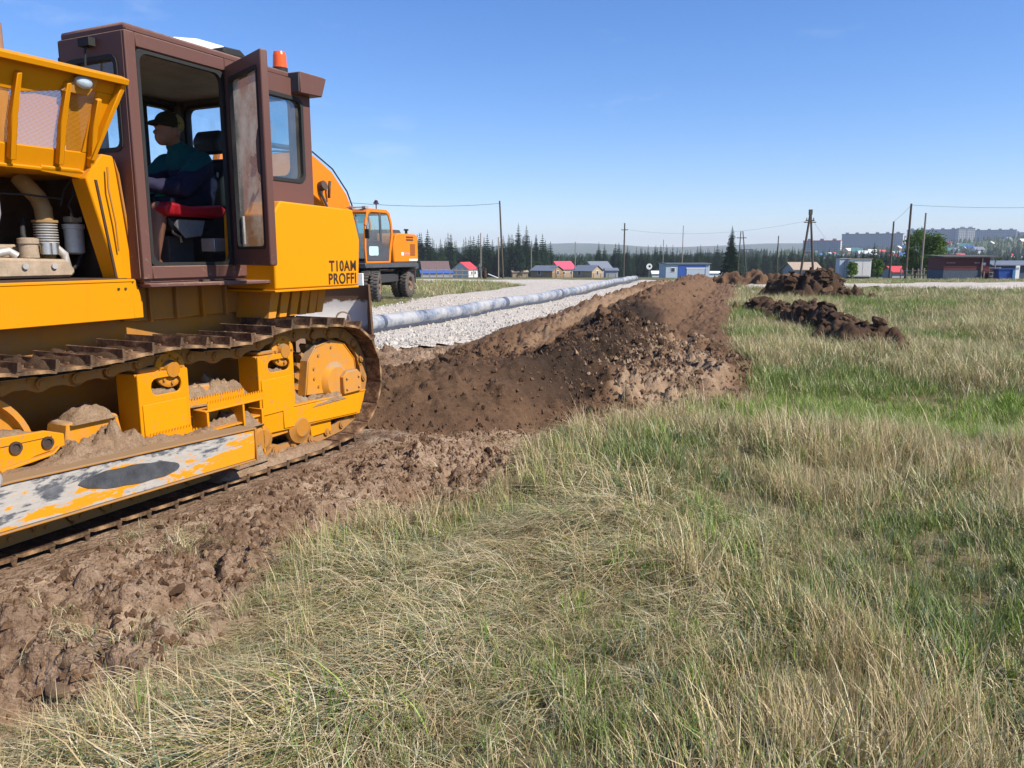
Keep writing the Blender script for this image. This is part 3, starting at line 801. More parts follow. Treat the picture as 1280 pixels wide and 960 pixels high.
def worn_beam():
    t = NT('scuffed_push_arm'); c = t.coords()
    mp = t.node('ShaderNodeMapping', inp={'Vector': c, 'Scale': (0.6, 1.0, 2.2)})
    n = t.noise(mp.outputs[0], 2.6, 6, 0.62, dist=0.4); mp2 = t.node('ShaderNodeMapping', inp={'Vector': c, 'Scale': (1, 1, 3.0)})
    n2 = t.noise(mp2.outputs[0], 14, 5, 0.7); n3 = t.noise(mp.outputs[0], 1.4, 3, 0.5)
    k = t.math('ADD', t.math('MULTIPLY', n, 0.87), t.math('MULTIPLY', n2, 0.13))
    bare = t.mix(t.ramp(n2, [(0.35, 0), (0.65, 1)]), (0.055, 0.062, 0.075), (0.15, 0.15, 0.155))
    prim = t.mix(n2, (0.28, 0.26, 0.24), (0.50, 0.465, 0.41))
    col = t.mix(t.ramp(k, [(0.43, 0), (0.46, 1)]), bare, prim)
    col = t.mix(t.ramp(k, [(0.495, 0), (0.512, 1)]), col, (0.66, 0.26, 0.005))
    sep = t.node('ShaderNodeSeparateXYZ', inp={0: c})
    mudm = t.ramp(t.math('ADD', n3, t.math('MULTIPLY', n2, 0.3)), [(0.72, 0), (0.85, 0.8)])
    col = t.mix(mudm, col, (0.30, 0.20, 0.13))
    mp3 = t.node('ShaderNodeMapping', inp={'Vector': c, 'Rotation': (0, R(14), 0), 'Scale': (1.5, 1, 26)})
    scr = t.ramp(t.noise(mp3.outputs[0], 3.0, 4, 0.7), [(0.60, 0), (0.66, 0.65)])
    col = t.mix(scr, col, (0.20, 0.195, 0.19))
    t.principled(col, 0.6, 0.0, t.bump(k, 0.35, 0.01), 0.3)
    return t.mat
M['worn'] = worn_beam()

# track path in x-z
SP = (-1.33, 0.565); ID = (1.55, 0.545); TR = 0.462
def track_path():
    p = [(x, 0.075) for x in np.linspace(-1.0, 1.45, 26)]
    for a in np.linspace(-88, 88, 22): p.append((ID[0] + (TR + .01) * math.cos(R(a)), ID[1] + (TR + .01) * math.sin(R(a))))
    xs_ = [1.42, 1.15, .85, .6, .37, .15, -.1, -.33, -.55, -.72, -.95, -1.15]
    zs_ = [1.00, .985, .985, 1.005, 1.03, 1.01, .985, 0.995, 1.04, 1.065, 1.05, 1.035]
    xx = np.linspace(1.42, -1.2, 40)
    for x in xx: p.append((x, float(np.interp(-x, [-q for q in xs_], zs_))))
    for a in np.linspace(98, 255, 22): p.append((SP[0] + TR * math.cos(R(a)), SP[1] + TR * math.sin(R(a))))
    return [Vector((q[0], 0, q[1])) for q in p]
def resample(pts, n):
    pts = pts + [pts[0]]; L = [0]
    for a, b in zip(pts[:-1], pts[1:]): L.append(L[-1] + (b - a).length)
    out = []
    for k in range(n):
        s = L[-1] * k / n; i = max(j for j in range(len(L)) if L[j] <= s + 1e-9); i = min(i, len(pts) - 2)
        out.append(pts[i].lerp(pts[i + 1], (s - L[i]) / max(L[i + 1] - L[i], 1e-9)))
    return out
NS = 43
joints = resample(track_path(), NS)
def shoe_mesh():
    b = MB()
    b.prism([(-.098, 0), (-.104, .016), (-.088, .022), (.07, .016), (.108, .004), (.106, -.008), (.06, -.002)], -.25, .25)
    b.prism([(-.100, .016), (-.094, .068), (-.080, .068), (-.068, .019)], -.25, .25)
    for sx in (-.03, .04):
        for sy in (-.14, -.06, .06, .14): b.cyl((sx, sy, .012), (sx, sy, .032), .013, n=6)
    return b.mesh('shoe', [M['shoe']], 30)
def shoe_paint():
    t = NT('track_steel'); c = t.coords(); n = t.noise(c, 8, 6, 0.65); n2 = t.noise(c, 45, 4, 0.65)
    inf = t.node('ShaderNodeObjectInfo').outputs['Random']
    k = t.math('ADD', t.math('ADD', t.math('MULTIPLY', n, 0.7), t.math('MULTIPLY', n2, 0.3)), t.math('MULTIPLY', t.math('SUBTRACT', inf, 0.5), 0.10))
    col = t.ramp(k, [(0.38, (0.03, 0.018, 0.012)), (0.49, (0.10, 0.052, 0.028)), (0.57, (0.22, 0.135, 0.075)), (0.69, (0.36, 0.25, 0.16))])
    sep = t.node('ShaderNodeSeparateXYZ', inp={0: c})
    edge = t.ramp(t.math('ADD', t.math('ABSOLUTE', sep.outputs[1]), t.math('MULTIPLY', n2, 0.01)), [(0.244, 0), (0.258, 0.6)])
    col = t.mix(t.math('MULTIPLY', edge, t.ramp(n, [(0.4, 0.2), (0.6, 1)])), col, (0.50, 0.30, 0.13))
    t.principled(col, 0.72, 0.1, t.bump(k, 0.6, 0.012), 0.4)
    return t.mat
M['shoe'] = shoe_paint()
def link_mesh():
    b = MB(); k = 8
    out = [(-.118 + .0, -.012), (.118, -.012)]
    prof = [(-.10, -.012), (.10, -.012)]
    prof += [(.10 + .042 * math.cos(R(a)), -.075 + .042 * math.sin(R(a))) for a in (50, 10, -30, -70, -100)]
    prof += [(.035, -.095), (-.035, -.095)]
    prof += [(-.10 + .042 * math.cos(R(a)), -.075 + .042 * math.sin(R(a))) for a in (-80, -110, -150, -190, -230)]
    for y in (-.105, .075):
        b.prism(prof, y, y + .03)
    for s in (-1, 1):
        for x in (-.1,):
            b.cyl((x, s * .075, -.07), (x, s * .122, -.07), .030, n=10)
            b.cyl((x, s * .12, -.07), (x, s * .128, -.07), .018, n=8)
        b.cyl((.045, s * .10, -.05), (.045, s * .112, -.05), .014, n=6)
    return b.mesh('link', [M['yellow_dusty']], 35)
ME_SHOE, ME_LINK = shoe_mesh(), link_mesh()
def make_track(yc):
    b = MB()
    for p in joints:
        b.cyl((p.x, -.1, p.z), (p.x, .1, p.z), .022, n=8)
    cx = sum(p.x for p in joints) / NS
    # bushings sit one link-depth inside the shoes
    b = MB(); mats = []
    for i in range(NS):
        a = joints[i]; c = joints[(i + 1) % NS]; m = (a + c) / 2; t = (c - a).normalized(); n = Vector((t.z, 0, -t.x))
        X = t; Z = n; Yv = Z.cross(X)
        mats.append(Matrix(((X.x, Yv.x, Z.x, m.x), (X.y, Yv.y, Z.y, yc), (X.z, Yv.z, Z.z, m.z), (0, 0, 0, 1))))
        q = m - n * 0.07 - t * .1
        b.cyl((q.x, yc - .08, q.z), (q.x, yc + .08, q.z), .026, n=8)
    tr = b.build('track', M['steel_dark'], dz, 40)
    tr['kind'] = 'stuff'
    for m in mats:
        s = obj('shoe', ME_SHOE, tr); s.matrix_local = m @ Matrix.Rotation(R(rnd.uniform(-.8, .8)), 4, 'Y')
        l = obj('link', ME_LINK, tr); l.matrix_local = m
    return tr
TY = 0.94
for yc in (TY, -TY): make_track(yc)

def wheel(name, c, r, prof, mat, n=40):
    """turned about y; profile [(radius fraction, y offset)]"""
    v = []; y0 = prof[0][1]; y1 = prof[-1][1]
    b = MB(); b.lathe([(rf * r, (y - y0) / (y1 - y0) if y1 != y0 else 0) for rf, y in prof], (c[0], c[1] + y0, c[2]), (c[0], c[1] + y1, c[2]), n)
    return b.build(name, mat, dz, 35)
for sg in (1, -1):
    yc = TY * sg
    # idler: dished disc with hub
    b = MB()
    pr = [(0.0, .10), (.05, .10), (.055, .06), (.12, .055), (.13, .03), (.30, .015), (.345, .03), (.355, .075), (.385, .078), (.39, -.078), (.355, -.075), (.30, -.015), (.05, -.06), (0, -.06)]
    n = 48; pts = []
    b.lathe([(q, 0.5 + y * sg) for q, y in pr], (ID[0], yc - .5, ID[1]), (ID[0], yc + .5, ID[1]), n)
    o = b.build('idler_wheel', M['yellow_dirty'], dz, 35)
    hb = MB()
    hb.lathe([(.0, 0), (.075, 0), (.075, 1), (0, 1)], (ID[0], yc + .05 * sg, ID[1]), (ID[0], yc + .13 * sg, ID[1]), 20)
    hb.build('hub', M['steel_dark'], o, 40)
    # sprocket with teeth
    teeth = []
    for k in range(27):
        a = 2 * math.pi * k / 27
        for f, rr in ((-.32, .355), (-.12, .405), (.12, .405), (.32, .355)):
            teeth.append((SP[0] + rr * math.cos(a + f * 2 * math.pi / 27), SP[1] + rr * math.sin(a + f * 2 * math.pi / 27)))
    b = MB(); b.prism(teeth, yc - .035, yc + .035); sprk = b.build('sprocket', M['yellow_dusty'], dz, 25)
    for k in range(7):
        a = 2 * math.pi * k / 7 + .3
        c = (SP[0] + .25 * math.cos(a), SP[1] + .25 * math.sin(a))
        MB().cyl((c[0], yc + .036 * sg, c[1]), (c[0], yc + .040 * sg, c[1]), .055, n=14).build('sprocket_opening', M['black'], sprk, 30)
    MB().lathe([(0, 0), (.19, 0), (.17, .7), (.12, 1), (0, 1)], (SP[0], yc, SP[1]), (SP[0], yc + .14 * sg, SP[1]), 24).build('final_drive_hub', M['yellow_dirty'], dz, 40)
    for xr in (-.72, .30):
        b = MB(); c0 = (xr, yc - .13, .885); c1 = (xr, yc + .13, .885)
        b.lathe([(0, 0), (.10, 0), (.115, .03), (.115, .12), (.085, .16), (.085, .84), (.115, .88), (.115, .97), (.10, 1), (.075, 1), (.072, .96), (0, .96)], c0, c1, 28)
        rl = b.build('carrier_roller', M['yellow_dirty'], dz, 35)
        b = MB()
        for k in range(8):
            a = k * math.pi / 4
            b.cyl((xr + .085 * math.cos(a), yc + sg * .128, .885 + .085 * math.sin(a)), (xr + .085 * math.cos(a), yc + sg * .142, .885 + .085 * math.sin(a)), .010, n=6)
        b.lathe([(.0, 0), (.06, 0), (.05, 1), (0, 1)], (xr, yc + sg * .12, .885), (xr, yc + sg * .155, .885), 16)
        b.build('roller_cap', M['yellow_dusty'], rl, 30)
    for xr in (-.85, -.42, .0, .42, .85, 1.2):
        b = MB()
        b.lathe([(0, 0), (.07, 0), (.09, .05), (.125, .08), (.125, .2), (.095, .24), (.095, .76), (.125, .8), (.125, .92), (.09, .95), (.07, 1), (0, 1)], (xr, yc - .17, .275), (xr, yc + .17, .275), 24)
        b.build('track_roller', M['yellow_dusty'], dz, 35)
    # track frame
    b = MB()
    b.prism([(-1.66, .27), (-.55, .25), (-.55, .18), (1.30, .24), (1.30, .46), (-.5, .44), (-1.64, .44)], yc - .17 * sg, yc + .13 * sg)
    b.build('track_frame', M['yellow_dirty'], dz, 30, .008)

# pieces of the left (field side) undercarriage
Y1 = 1.09
def bracket(x0, x1, z0, z1, hx0, hx1, hz0, hz1):
    b = MB()
    b.ring(rrect(x0, x1, z0, z1, .012), rrect(hx0, hx1, hz0, hz1, .045), Y1 - .016, Y1, mat=0)
    b.box(x0, x0 + .014, .90, Y1 - .017, z0, z1); b.box(x1 - .014, x1, .90, Y1 - .017, z0, z1)
    b.box(x0 + .016, x1 - .016, .90, Y1 - .018, z1 - .016, z1 - .001)
    b.box(x0 + .016, x1 - .016, .915, .93, z0, z1 - .018)
    br = b.build('roller_bracket', M['yellow'], dz, 30, .004)
    c = MB(); c.box(x0 + .03, x1 - .02, Y1 + .001, Y1 + .009, z0 + .01, hz0 - .045)
    c.build('cover_plate', M['yellow_clean'], br, 30, .003)
    d = MB(); d.box(x0 + .03, x1 - .03, .86, 1.07, z1 + .001, z1 + .03); d.build('roller_mount', M['yellow_dusty'], br, 30, .008)
    return br
bracket(.19, .565, .40, .885, .245, .47, .74, .845)
bracket(-.80, -.43, .43, .875, -.76, -.53, .745, .835)
def serrated(x0, x1, y, z0, z1, name='serrated_tread'):
    p = [(x1, z0), (x0, z0)]; k = int((x1 - x0) / .022); zt = lambda q: z1
    for i in range(k):
        a = x0 + (x1 - x0) * i / k; b_ = x0 + (x1 - x0) * (i + 1) / k
        p += [(a, z1 - .022), ((a + b_) / 2 - .003, z1), ((a + b_) / 2 + .003, z1)]
    p.append((x1, z1 - .022))
    return MB().prism(p, y, y + .006).build(name, M['yellow'], dz, 0)
serrated(.13, .60, 1.075, .405, .475); serrated(.02, .46, 1.16, .385, .445); serrated(.20, .52, Y1 + .012, .445, .515)
serrated(-.33, .20, 1.04, .60, .665); serrated(-.42, .10, 1.14, .585, .645)
b = MB(); b.box(-.40, .13, 1.04, 1.155, .575, .588); b.box(.10, .118, 1.02, 1.158, .43, .574); b.box(-.215, -.197, 1.02, 1.158, .42, .574); b.box(-.195, .098, 1.03, 1.15, .44, .452)
b.build('foot_step', M['yellow'], dz, 30, .003)
# rear side bar and box end
b = MB(); b.prism([(-.43, .30), (-1.60, .245), (-1.69, .43), (-.43, .455)], 1.07, Y1); b.prism([(-.43, .455), (-1.69, .43), (-1.69, .445), (-.43, .47)], .92, Y1 + .006)
b.box(-.445, -.425, .95, Y1 + .02, .17, .50); b.box(-.50, -.20, .98, Y1, .44, .455); b.box(-1.25, -1.0, .9, 1.06, .16, .26)
b.build('side_bar', M['yellow'], dz, 30, .004)
MB().prism([(-.66, .305), (-1.56, .262), (-1.62, .425), (-.66, .448)], Y1 + .001, Y1 + .009).build('side_bar_plate', M['yellow_clean'], dz, 30, .003)
# sprocket guard
b = MB()
gp = [(-.985, .50), (-1.03, .76), (-1.13, .87), (-1.30, .905), (-1.46, .865), (-1.60, .72), (-1.63, .56), (-1.60, .45), (-1.38, .45), (-1.36, .62), (-1.24, .62), (-1.22, .48)]
b.prism(gp, 1.02, 1.045)
b.prism([(-.96, .50), (-1.01, .77), (-1.12, .89), (-1.12, .875), (-1.02, .76), (-.975, .50)], .97, 1.05)
b.prism([(-1.11, .874), (-1.30, .912), (-1.47, .87), (-1.61, .725), (-1.64, .56), (-1.63, .56), (-1.60, .718), (-1.46, .86), (-1.30, .90), (-1.12, .865)], .97, 1.05)
b.build('sprocket_guard', M['yellow_dirty'], dz, 30, .004)
b = MB(); b.prism([(-1.36, .45), (-1.36, .60), (-1.41, .64), (-1.55, .64), (-1.60, .60), (-1.60, .45)], 1.046, 1.12)
for q in ((-1.40, .49), (-1.56, .49), (-1.40, .58), (-1.56, .58)): b.cyl((q[0], 1.12, q[1]), (q[0], 1.135, q[1]), .014, n=6)
b.build('axle_cap', M['yellow_dirty'], dz, 30, .008)
for q in ((-1.08, .62), (-1.13, .55), (-1.08, .70), (-1.14, .80), (-1.30, .85)): MB().cyl((q[0], 1.045, q[1]), (q[0], 1.054, q[1]), .012, n=6).build('guard_bolt', M['yellow_dusty'], dz, 30)
# front yoke of the idler and recoil housing
b = MB(); yk = [(2.0, .48), (2.0, .70), (1.15, .665), (1.05, .63), (1.05, .56), (1.22, .54), (1.35, .50)]
b.prism(yk, 1.06, Y1)
b.prism([(1.42, .50), (1.14, .53), (1.10, .56), (1.10, .575), (1.14, .545), (1.42, .52)], 1.0, 1.12)
yo = b.build('idler_yoke', M['yellow'], dz, 30, .004)
for q in ((1.32, .61), (1.15, .60), (1.60, .60)): MB().lathe([(0, 0), (.034, 0), (.034, 1), (.022, 1), (.022, .3), (0, .3)], (q[0], Y1, q[1]), (q[0], Y1 + .012, q[1]), 14).build('yoke_bolt', M['steel_dark'], yo, 30)
b = MB(); b.prism([(.62, .46), (.66, .66), (.78, .70), (.98, .66), (1.02, .46)], .84, 1.02); b.build('recoil_housing', M['yellow_dirty'], dz, 30, .01)
b = MB(); b.prism([(-.38, .44), (-.36, .66), (-.25, .72), (.10, .73), (.16, .66), (.18, .44)], .82, .98); b.build('spring_cover', M['yellow_dirty'], dz, 30, .012)
# push arms of the blade
b = MB(); b.prism([(-.10, .235), (3.05, .31), (3.05, .50), (1.5, .50), (-.11, .435)], 1.27, 1.34)
b.prism([(-.105, .437), (1.5, .503), (3.05, .503), (3.05, .517), (1.5, .517), (-.105, .45)], 1.20, 1.352, mat=1); b.prism([(-.10, .222), (3.05, .296), (3.05, .309), (-.10, .234)], 1.20, 1.352, mat=1)
b.box(-.118, -.101, 1.20, 1.352, .222, .45, mat=1)
arm = b.build('push_arm', [M['worn'], M['yellow_dusty']], dz, 30, .004)
el = [(.84 + (.33 + .012 * math.sin(3.1 * a)) * math.cos(R(a)), .372 + (.055 + .003 * math.sin(1.7 * a)) * math.sin(R(a)) + .03 * math.cos(R(a))) for a in range(0, 360, 10)]
MB().prism(el, 1.3405, 1.3445).build('wear_patch', flat('bare_scraped_steel', (0.085, 0.088, 0.095), 0.5, 0.3, 0.5, 12, 0.3), arm, 30)
MB().box(-.1, 3.05, -1.34, -1.2, .24, .48).build('push_arm', M['yellow_dirty'], dz, 30, .01)
b = MB()
b.lathe([(0, 0), (.055, 0), (.055, .6), (.035, 1), (0, 1)], (1.62, 1.35, .545), (1.62, 1.40, .545), 16); b.build('trunnion_bolt', M['alu'], arm, 30)
# blade, ahead of the frame's left edge
prof = [(3.10 + .22 * (1 - math.cos(R(a))) - .10, .05 + 1.15 * (a + 40) / 95) for a in range(-40, 56, 8)]
b = MB(); b.prism(prof + [(x - .04, z) for x, z in reversed(prof)], -1.6, 1.6); b.prism([(2.96, .02), (3.16, .02), (3.12, .22), (3.0, .22)], -1.6, 1.6, mat=1)
b.build('blade', [M['yellow_dirty'], M['steel_dark']], dz, 30)

# ---- hull and engine
b = MB()
b.prism([(-1.45, .42), (2.1, .42), (2.1, 1.18), (-1.45, 1.18)], -.56, .56)
b.build('hull', M['yellow_dusty'], dz, 30, .01)
b = MB(); b.box(.275, 2.15, .55, .75, 1.19, 1.44); b.box(.26, 2.15, .745, .756, 1.425, 1.445); b.prism([(.275, 1.19), (.275, 1.44), (.24, 1.44), (.20, 1.30), (.20, 1.19)], .55, .74)
sill = b.build('side_sill', M['yellow'], dz, 30, .005)
for q in ((.38, 1.385), (.33, 1.385)): MB().cyl((q[0], .75, q[1]), (q[0], .757, q[1]), .008, n=8).build('sill_bolt', M['steel_dark'], sill, 30)
MB().box(.275, 2.15, -.75, -.55, 1.19, 1.44).build('side_sill', M['yellow'], dz, 30, .005)
MB().box(1.75, 2.2, -.62, .62, 1.19, 2.15).build('radiator_housing', M['yellow'], dz, 30, .03, 2)
# engine bay
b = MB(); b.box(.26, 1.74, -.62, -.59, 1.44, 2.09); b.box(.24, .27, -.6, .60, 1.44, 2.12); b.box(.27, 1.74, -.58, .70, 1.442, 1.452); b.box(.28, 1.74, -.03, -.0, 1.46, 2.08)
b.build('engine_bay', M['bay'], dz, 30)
MB().box(.28, 1.76, -.64, .60, 2.085, 2.115).build('hood_top', M['yellow'], dz, 30, .01)
b = MB(); b.prism([(1.6, 1.46), (.50, 1.46), (.47, 1.50), (.53, 1.57), (1.6, 1.60)], .12, .50); b.prism([(1.6, 1.58), (.60, 1.57), (.60, 1.66), (1.6, 1.66)], .05, .30)
eng = b.build('engine_block', M['cast'], dz, 30, .015)
for q in ((.62, 1.53), (.80, 1.53), (.98, 1.54)): MB().cyl((q[0], .50, q[1]), (q[0], .515, q[1]), .018, n=10).build('cover_bolt', M['alu'], eng, 30)
b = MB(); b.lathe([(0, 0), (.055, 0), (.05, .7), (.058, .7), (.058, .95), (.03, 1), (0, 1)], (.70, .40, 1.58), (.70, .40, 1.70), 18); b.build('oil_filler', M['cast'], eng, 35)
for q in ([(.60, .42, 1.63), (.54, .42, 1.64), (.49, .42, 1.60), (.475, .42, 1.52)], [(.92, .40, 1.60), (.83, .41, 1.62), (.79, .42, 1.59)]): MB().tube(q, .026, 10).build('fuel_pipe', M['alu'], eng, 45)
b = MB()
for q in (.60, .56): b.cyl((q, .42, 1.60), (q, .42, 1.67), .035, n=10)
b.build('pipe_clamp', M['chrome'], eng, 40)
b = MB(); b.tube([(.62, .25, 2.07), (.60, .28, 2.02), (.56, .32, 1.95), (.545, .34, 1.88), (.545, .345, 1.79)], .052, 16)
TAN = flat('heat_tan_paint', (0.30, 0.19, 0.075), 0.7, 0, 0.25)
b.cyl((.545, .345, 1.795), (.545, .345, 1.81), .075, n=18); b.build('exhaust_elbow', TAN, dz, 45)
b = MB(); b.cyl((.545, .345, 1.60), (.545, .345, 1.615), .08, n=18); b.tube([(.545, .345, 1.61), (.545, .34, 1.55), (.56, .30, 1.50)], .05, 14); b.build('exhaust_flange', TAN, dz, 45)
pr = [(.052, 0)]
for k in range(11): pr += [((.068), (k + .25) / 11), (.068, (k + .6) / 11), (.052, (k + .8) / 11), (.052, (k + .99) / 11)]
MB().lathe(pr, (.545, .345, 1.617), (.545, .345, 1.793), 22).build('exhaust_bellows', M['alu'], dz, 40)
b = MB(); b.lathe([(0, 0), (.04, .0), (.058, .06), (.058, .8), (.066, .82), (.066, .95), (.02, 1), (0, 1)], (.37, .36, 1.60), (.37, .36, 1.80), 20); fl = b.build('fuel_filter', M['filter'], dz, 35)
b = MB(); b.box(.33, .41, .32, .40, 1.80, 1.84); b.cyl((.37, .36, 1.80), (.37, .36, 1.87), .012, n=8); b.build('filter_head', M['cast'], fl, 30, .006)
for q, r_ in (([(.42, .50, 2.08), (.43, .48, 1.98), (.45, .45, 1.90), (.40, .42, 1.84), (.36, .40, 1.84)], .009), ([(.45, .52, 2.08), (.47, .45, 2.0), (.47, .40, 1.90)], .008), ([(.60, .2, 1.82), (.66, .3, 1.80), (.70, .36, 1.72), (.69, .36, 1.66)], .014), ([(.35, .38, 1.60), (.40, .42, 1.54), (.50, .45, 1.48)], .010), ([(.9, .42, 1.95), (.72, .42, 1.955), (.5, .45, 1.94)], .006)):
    MB().tube(q, r_, 8).build('engine_hose', M['black'], dz, 45)
MB().lathe([(0, 0), (.09, .0), (.11, .3), (.11, .7), (.08, 1), (0, 1)], (.97, .40, 1.75), (.97, .40, 2.02), 20).build('air_intake', flat('pale_casting', (0.38, 0.38, 0.37), 0.6), dz, 40)
MB().lathe([(.05, 0), (.05, 1), (.042, 1), (.042, 0)], (.655, .2, 2.10), (.655, .2, 2.96), 18).build('exhaust_stack', flat('rust_tan', (0.32, 0.18, 0.11), 0.8), dz, 40)
# cowl beside the cab
b = MB(); b.prism([(.50, 2.06), (.38, 2.21), (.30, 2.205), (.285, 2.10), (.215, 1.44), (.34, 1.44)], .56, .70)
cw = b.build('cowl', M['yellow'], dz, 30, .008)
MB().prism([(.298, 2.19), (.268, 2.10), (.195, 1.44), (.213, 1.44), (.283, 2.10)], .50, .705).build('cowl_edge', M['yellow_dusty'], cw, 30, .003)
MB().prism([(.43, 2.05), (.345, 1.46), (.36, 1.46), (.445, 2.05)], .70, .708).build('cowl_seam', M['bay'], cw, 30)
b = MB(); b.tube([(.33, .72, 1.62), (.345, .73, 1.8), (.375, .73, 2.0), (.37, .73, 2.13)], .006, 6); b.build('hood_prop', M['yellow_dusty'], dz, 40)

# ---- raised engine side panel
h0 = Vector((0, .62, 2.09)); h1 = Vector((0, .86, 2.66)); up = (h1 - h0).normalized(); nn = Vector((1, 0, 0)).cross(up) * -1
HL = (h1 - h0).length
PM = Matrix(((1, up.x, nn.x, 0), (0, up.y, nn.y, h0.y), (0, up.z, nn.z, h0.z), (0, 0, 0, 1)))     # (along x, up the panel, towards the field)
if (PM.to_3x3() @ Vector((0, 0, 1))).y < 0: nn = -nn; PM = Matrix(((1, up.x, nn.x, 0), (0, up.y, nn.y, h0.y), (0, up.z, nn.z, h0.z), (0, 0, 0, 1)))
b = MB()
def e(u): return .46 - .14 * u / HL                   # slanted rear edge
sheet = [(1.75, 0), (e(0), 0), (e(HL), HL), (1.75, HL)]
b.prism([(1.75, 0), (e(0), 0), (e(.13), .13), (1.75, .13)], 0, .012, 'z', M=PM); b.prism([(1.75, .44), (.90, .42), (.53, .50), (e(.50), .50), (e(HL), HL), (1.75, HL)], 0, .012, 'z', M=PM)
b.prism([(e(.13), .13), (.50, .13), (.47, .50), (e(.50), .50)], 0, .012, 'z', M=PM)
b.prism([(1.75, HL - .035), (e(HL), HL - .035), (e(HL), HL), (1.75, HL)], .012, .075, 'z', M=PM)
b.prism([(e(.10) + .0, .10), (e(.10) + .03, .10), (e(HL) + .03, HL - .035), (e(HL), HL - .035)], .0125, .06, 'z', M=PM)
b.prism([(1.75, 0), (e(0), 0), (e(0), .02), (1.75, .02)], .0125, .03, 'z', M=PM)
b.prism([(.74, -.005), (.46, -.03), (.44, -.015), (.50, .03), (.74, .03)], .013, .03, 'z', M=PM)
hp = b.build('engine_panel', M['yellow'], dz, 30, .004)
for x in (1.30, .94, .66, .46):
    b = MB(); ht = .52 if x > .6 else .46
    b.prism([(x - .04, .05), (x - .005, .05), (x + .02, .30), (x + .02, ht), (x - .005, ht + .01), (x - .015, .31)], .0125, .05 , 'z', M=PM)
    b.build('panel_rib', M['yellow'], hp, 30, .004)
def perforated():
    t = NT('perforated_sheet'); c = t.coords()
    sep = t.node('ShaderNodeSeparateXYZ', inp={0: c}); fq = 2 * math.pi / .0135
    sx = t.math('SINE', t.math('MULTIPLY', t.math('ADD', sep.outputs[0], sep.outputs[2]), fq)); sz = t.math('SINE', t.math('MULTIPLY', t.math('SUBTRACT', sep.outputs[0], sep.outputs[2]), fq))
    hole = t.ramp(t.math('MULTIPLY', sx, sz), [(0.20, 0), (0.30, 1)])
    p = t.principled((0.62, 0.25, 0.008), 0.5)
    tr = t.node('ShaderNodeBsdfTransparent')
    mx = t.node('ShaderNodeMixShader', inp={0: hole, 1: p.outputs[0], 2: tr.outputs[0]})
    t.l.new(mx.outputs[0], t.out.inputs[0]); return t.mat
M['perf'] = perforated()
b = MB(); b.add([PM @ Vector(q) for q in ((1.75, .13, .004), (.50, .13, .004), (.47, .50, .004), (.53, .50, .004), (.90, .42, .004), (1.75, .44, .004))], [(0, 1, 2, 3, 4, 5)]); b.build('perforated_sheet', M['perf'], hp, 0)
b = MB(); b.prism([(.70, .47), (.60, .58), (.48, .585), (.54, .47)], .013, .045, 'z', M=PM); wl_ = b.build('work_light', M['yellow_dirty'], hp, 30, .006)
q = PM @ Vector((.585, .545, .045)); b = MB(); b.ball(q, (.055, .03, .04), 14, 8); b.build('lamp_lens', flat('cloudy_lens', (0.50, 0.58, 0.62), 0.15, 0.4, 0.3, 25), wl_, 60)

# ---- body below the cab, fenders, tank
b = MB(); b.box(-1.5, .24, -.60, .60, 1.16, 1.385)
for x in (.05, -.17, -.40, -.62): b.box(x - .012, x + .012, .60, .635, 1.15, 1.385)
b.build('fender_body', M['yellow_dusty'], dz, 30, .004)
for i, x in enumerate((-.78, -.92, -1.06, -1.20, -1.33, -1.45)):
    b = MB(); b.prism([(x, 1.345), (x - .10 + .0, 1.345), (x - .03, 1.12), (x + .05, 1.12)], .60 - .0, .93 - .02 * i, M=None); b.build('fender_rib', M['yellow_dirty'], dz, 30, .003)
b = MB(); b.prism([(.215, .60), (.215, .84), (-.12, .93), (-.70, 1.045), (-.70, .60)], 1.388, 1.415, 'z'); st = b.build('step_plate', M['brown'], dz, 30, .006)
b = MB(); b.box(-.22, -.16, .86, .90, 1.4155, 1.43); b.build('step_bolt', M['steel_dark'], st, 30)
tk = [(-.75, 1.985), (-1.60, 1.965), (-1.685, 1.72), (-1.655, 1.345), (-.655, 1.345), (-.665, 1.89)]
b = MB(); b.prism(tk, .60, 1.085)
tank = b.build('fuel_tank', M['yellow_clean'], dz, 30, .012, 2)
b = MB(); b.prism([(-.64, 1.325), (-1.64, 1.325), (-1.64, 1.343), (-.64, 1.343)], .60, 1.095); b.build('tank_shelf', M['yellow'], tank, 30, .003)
MB().prism([(-.75, 1.985), (-1.60, 1.965), (-1.685, 1.72), (-1.655, 1.345), (-.655, 1.345), (-.665, 1.89)], -1.085, -.60).build('fuel_tank', M['yellow'], dz, 30, .012, 2)
b = MB(); b.lathe([(0, 0), (.05, 0), (.055, .5), (.03, 1), (0, 1)], (-1.50, .72, 1.96), (-1.50, .72, 2.02), 16); b.build('filler_cap', M['black'], tank, 40)
MB().box(-1.64, -.7, -.598, .598, 1.387, 1.435).build('rear_body', M['yellow_dusty'], dz, 30, .02)

def lettering(body, size, xr, z, parent):
    c = bpy.data.curves.new('lettering', 'FONT'); c.body = body; c.size = size; c.align_x = 'RIGHT'; c.offset = 0.0028; c.extrude = 0.0008; c.space_character = 1.10
    o = bpy.data.objects.new('lettering', c); COL.objects.link(o)
    dg = bpy.context.evaluated_depsgraph_get(); me = bpy.data.meshes.new_from_object(o.evaluated_get(dg)); bpy.data.objects.remove(o)
    me.materials.clear(); me.materials.append(M['decal'])
    # text x runs towards the tail (-x), text y up, facing +y
    me.transform(Matrix(((-0.92, 0, 0, xr), (0, 0, 1, 1.0872), (0, 1, 0, z), (0, 0, 0, 1))))
    return obj('lettering', me, parent)
lettering('T10AM', .118, -1.625, 1.468, tank); lettering('PROFFI', .118, -1.622, 1.366, tank)

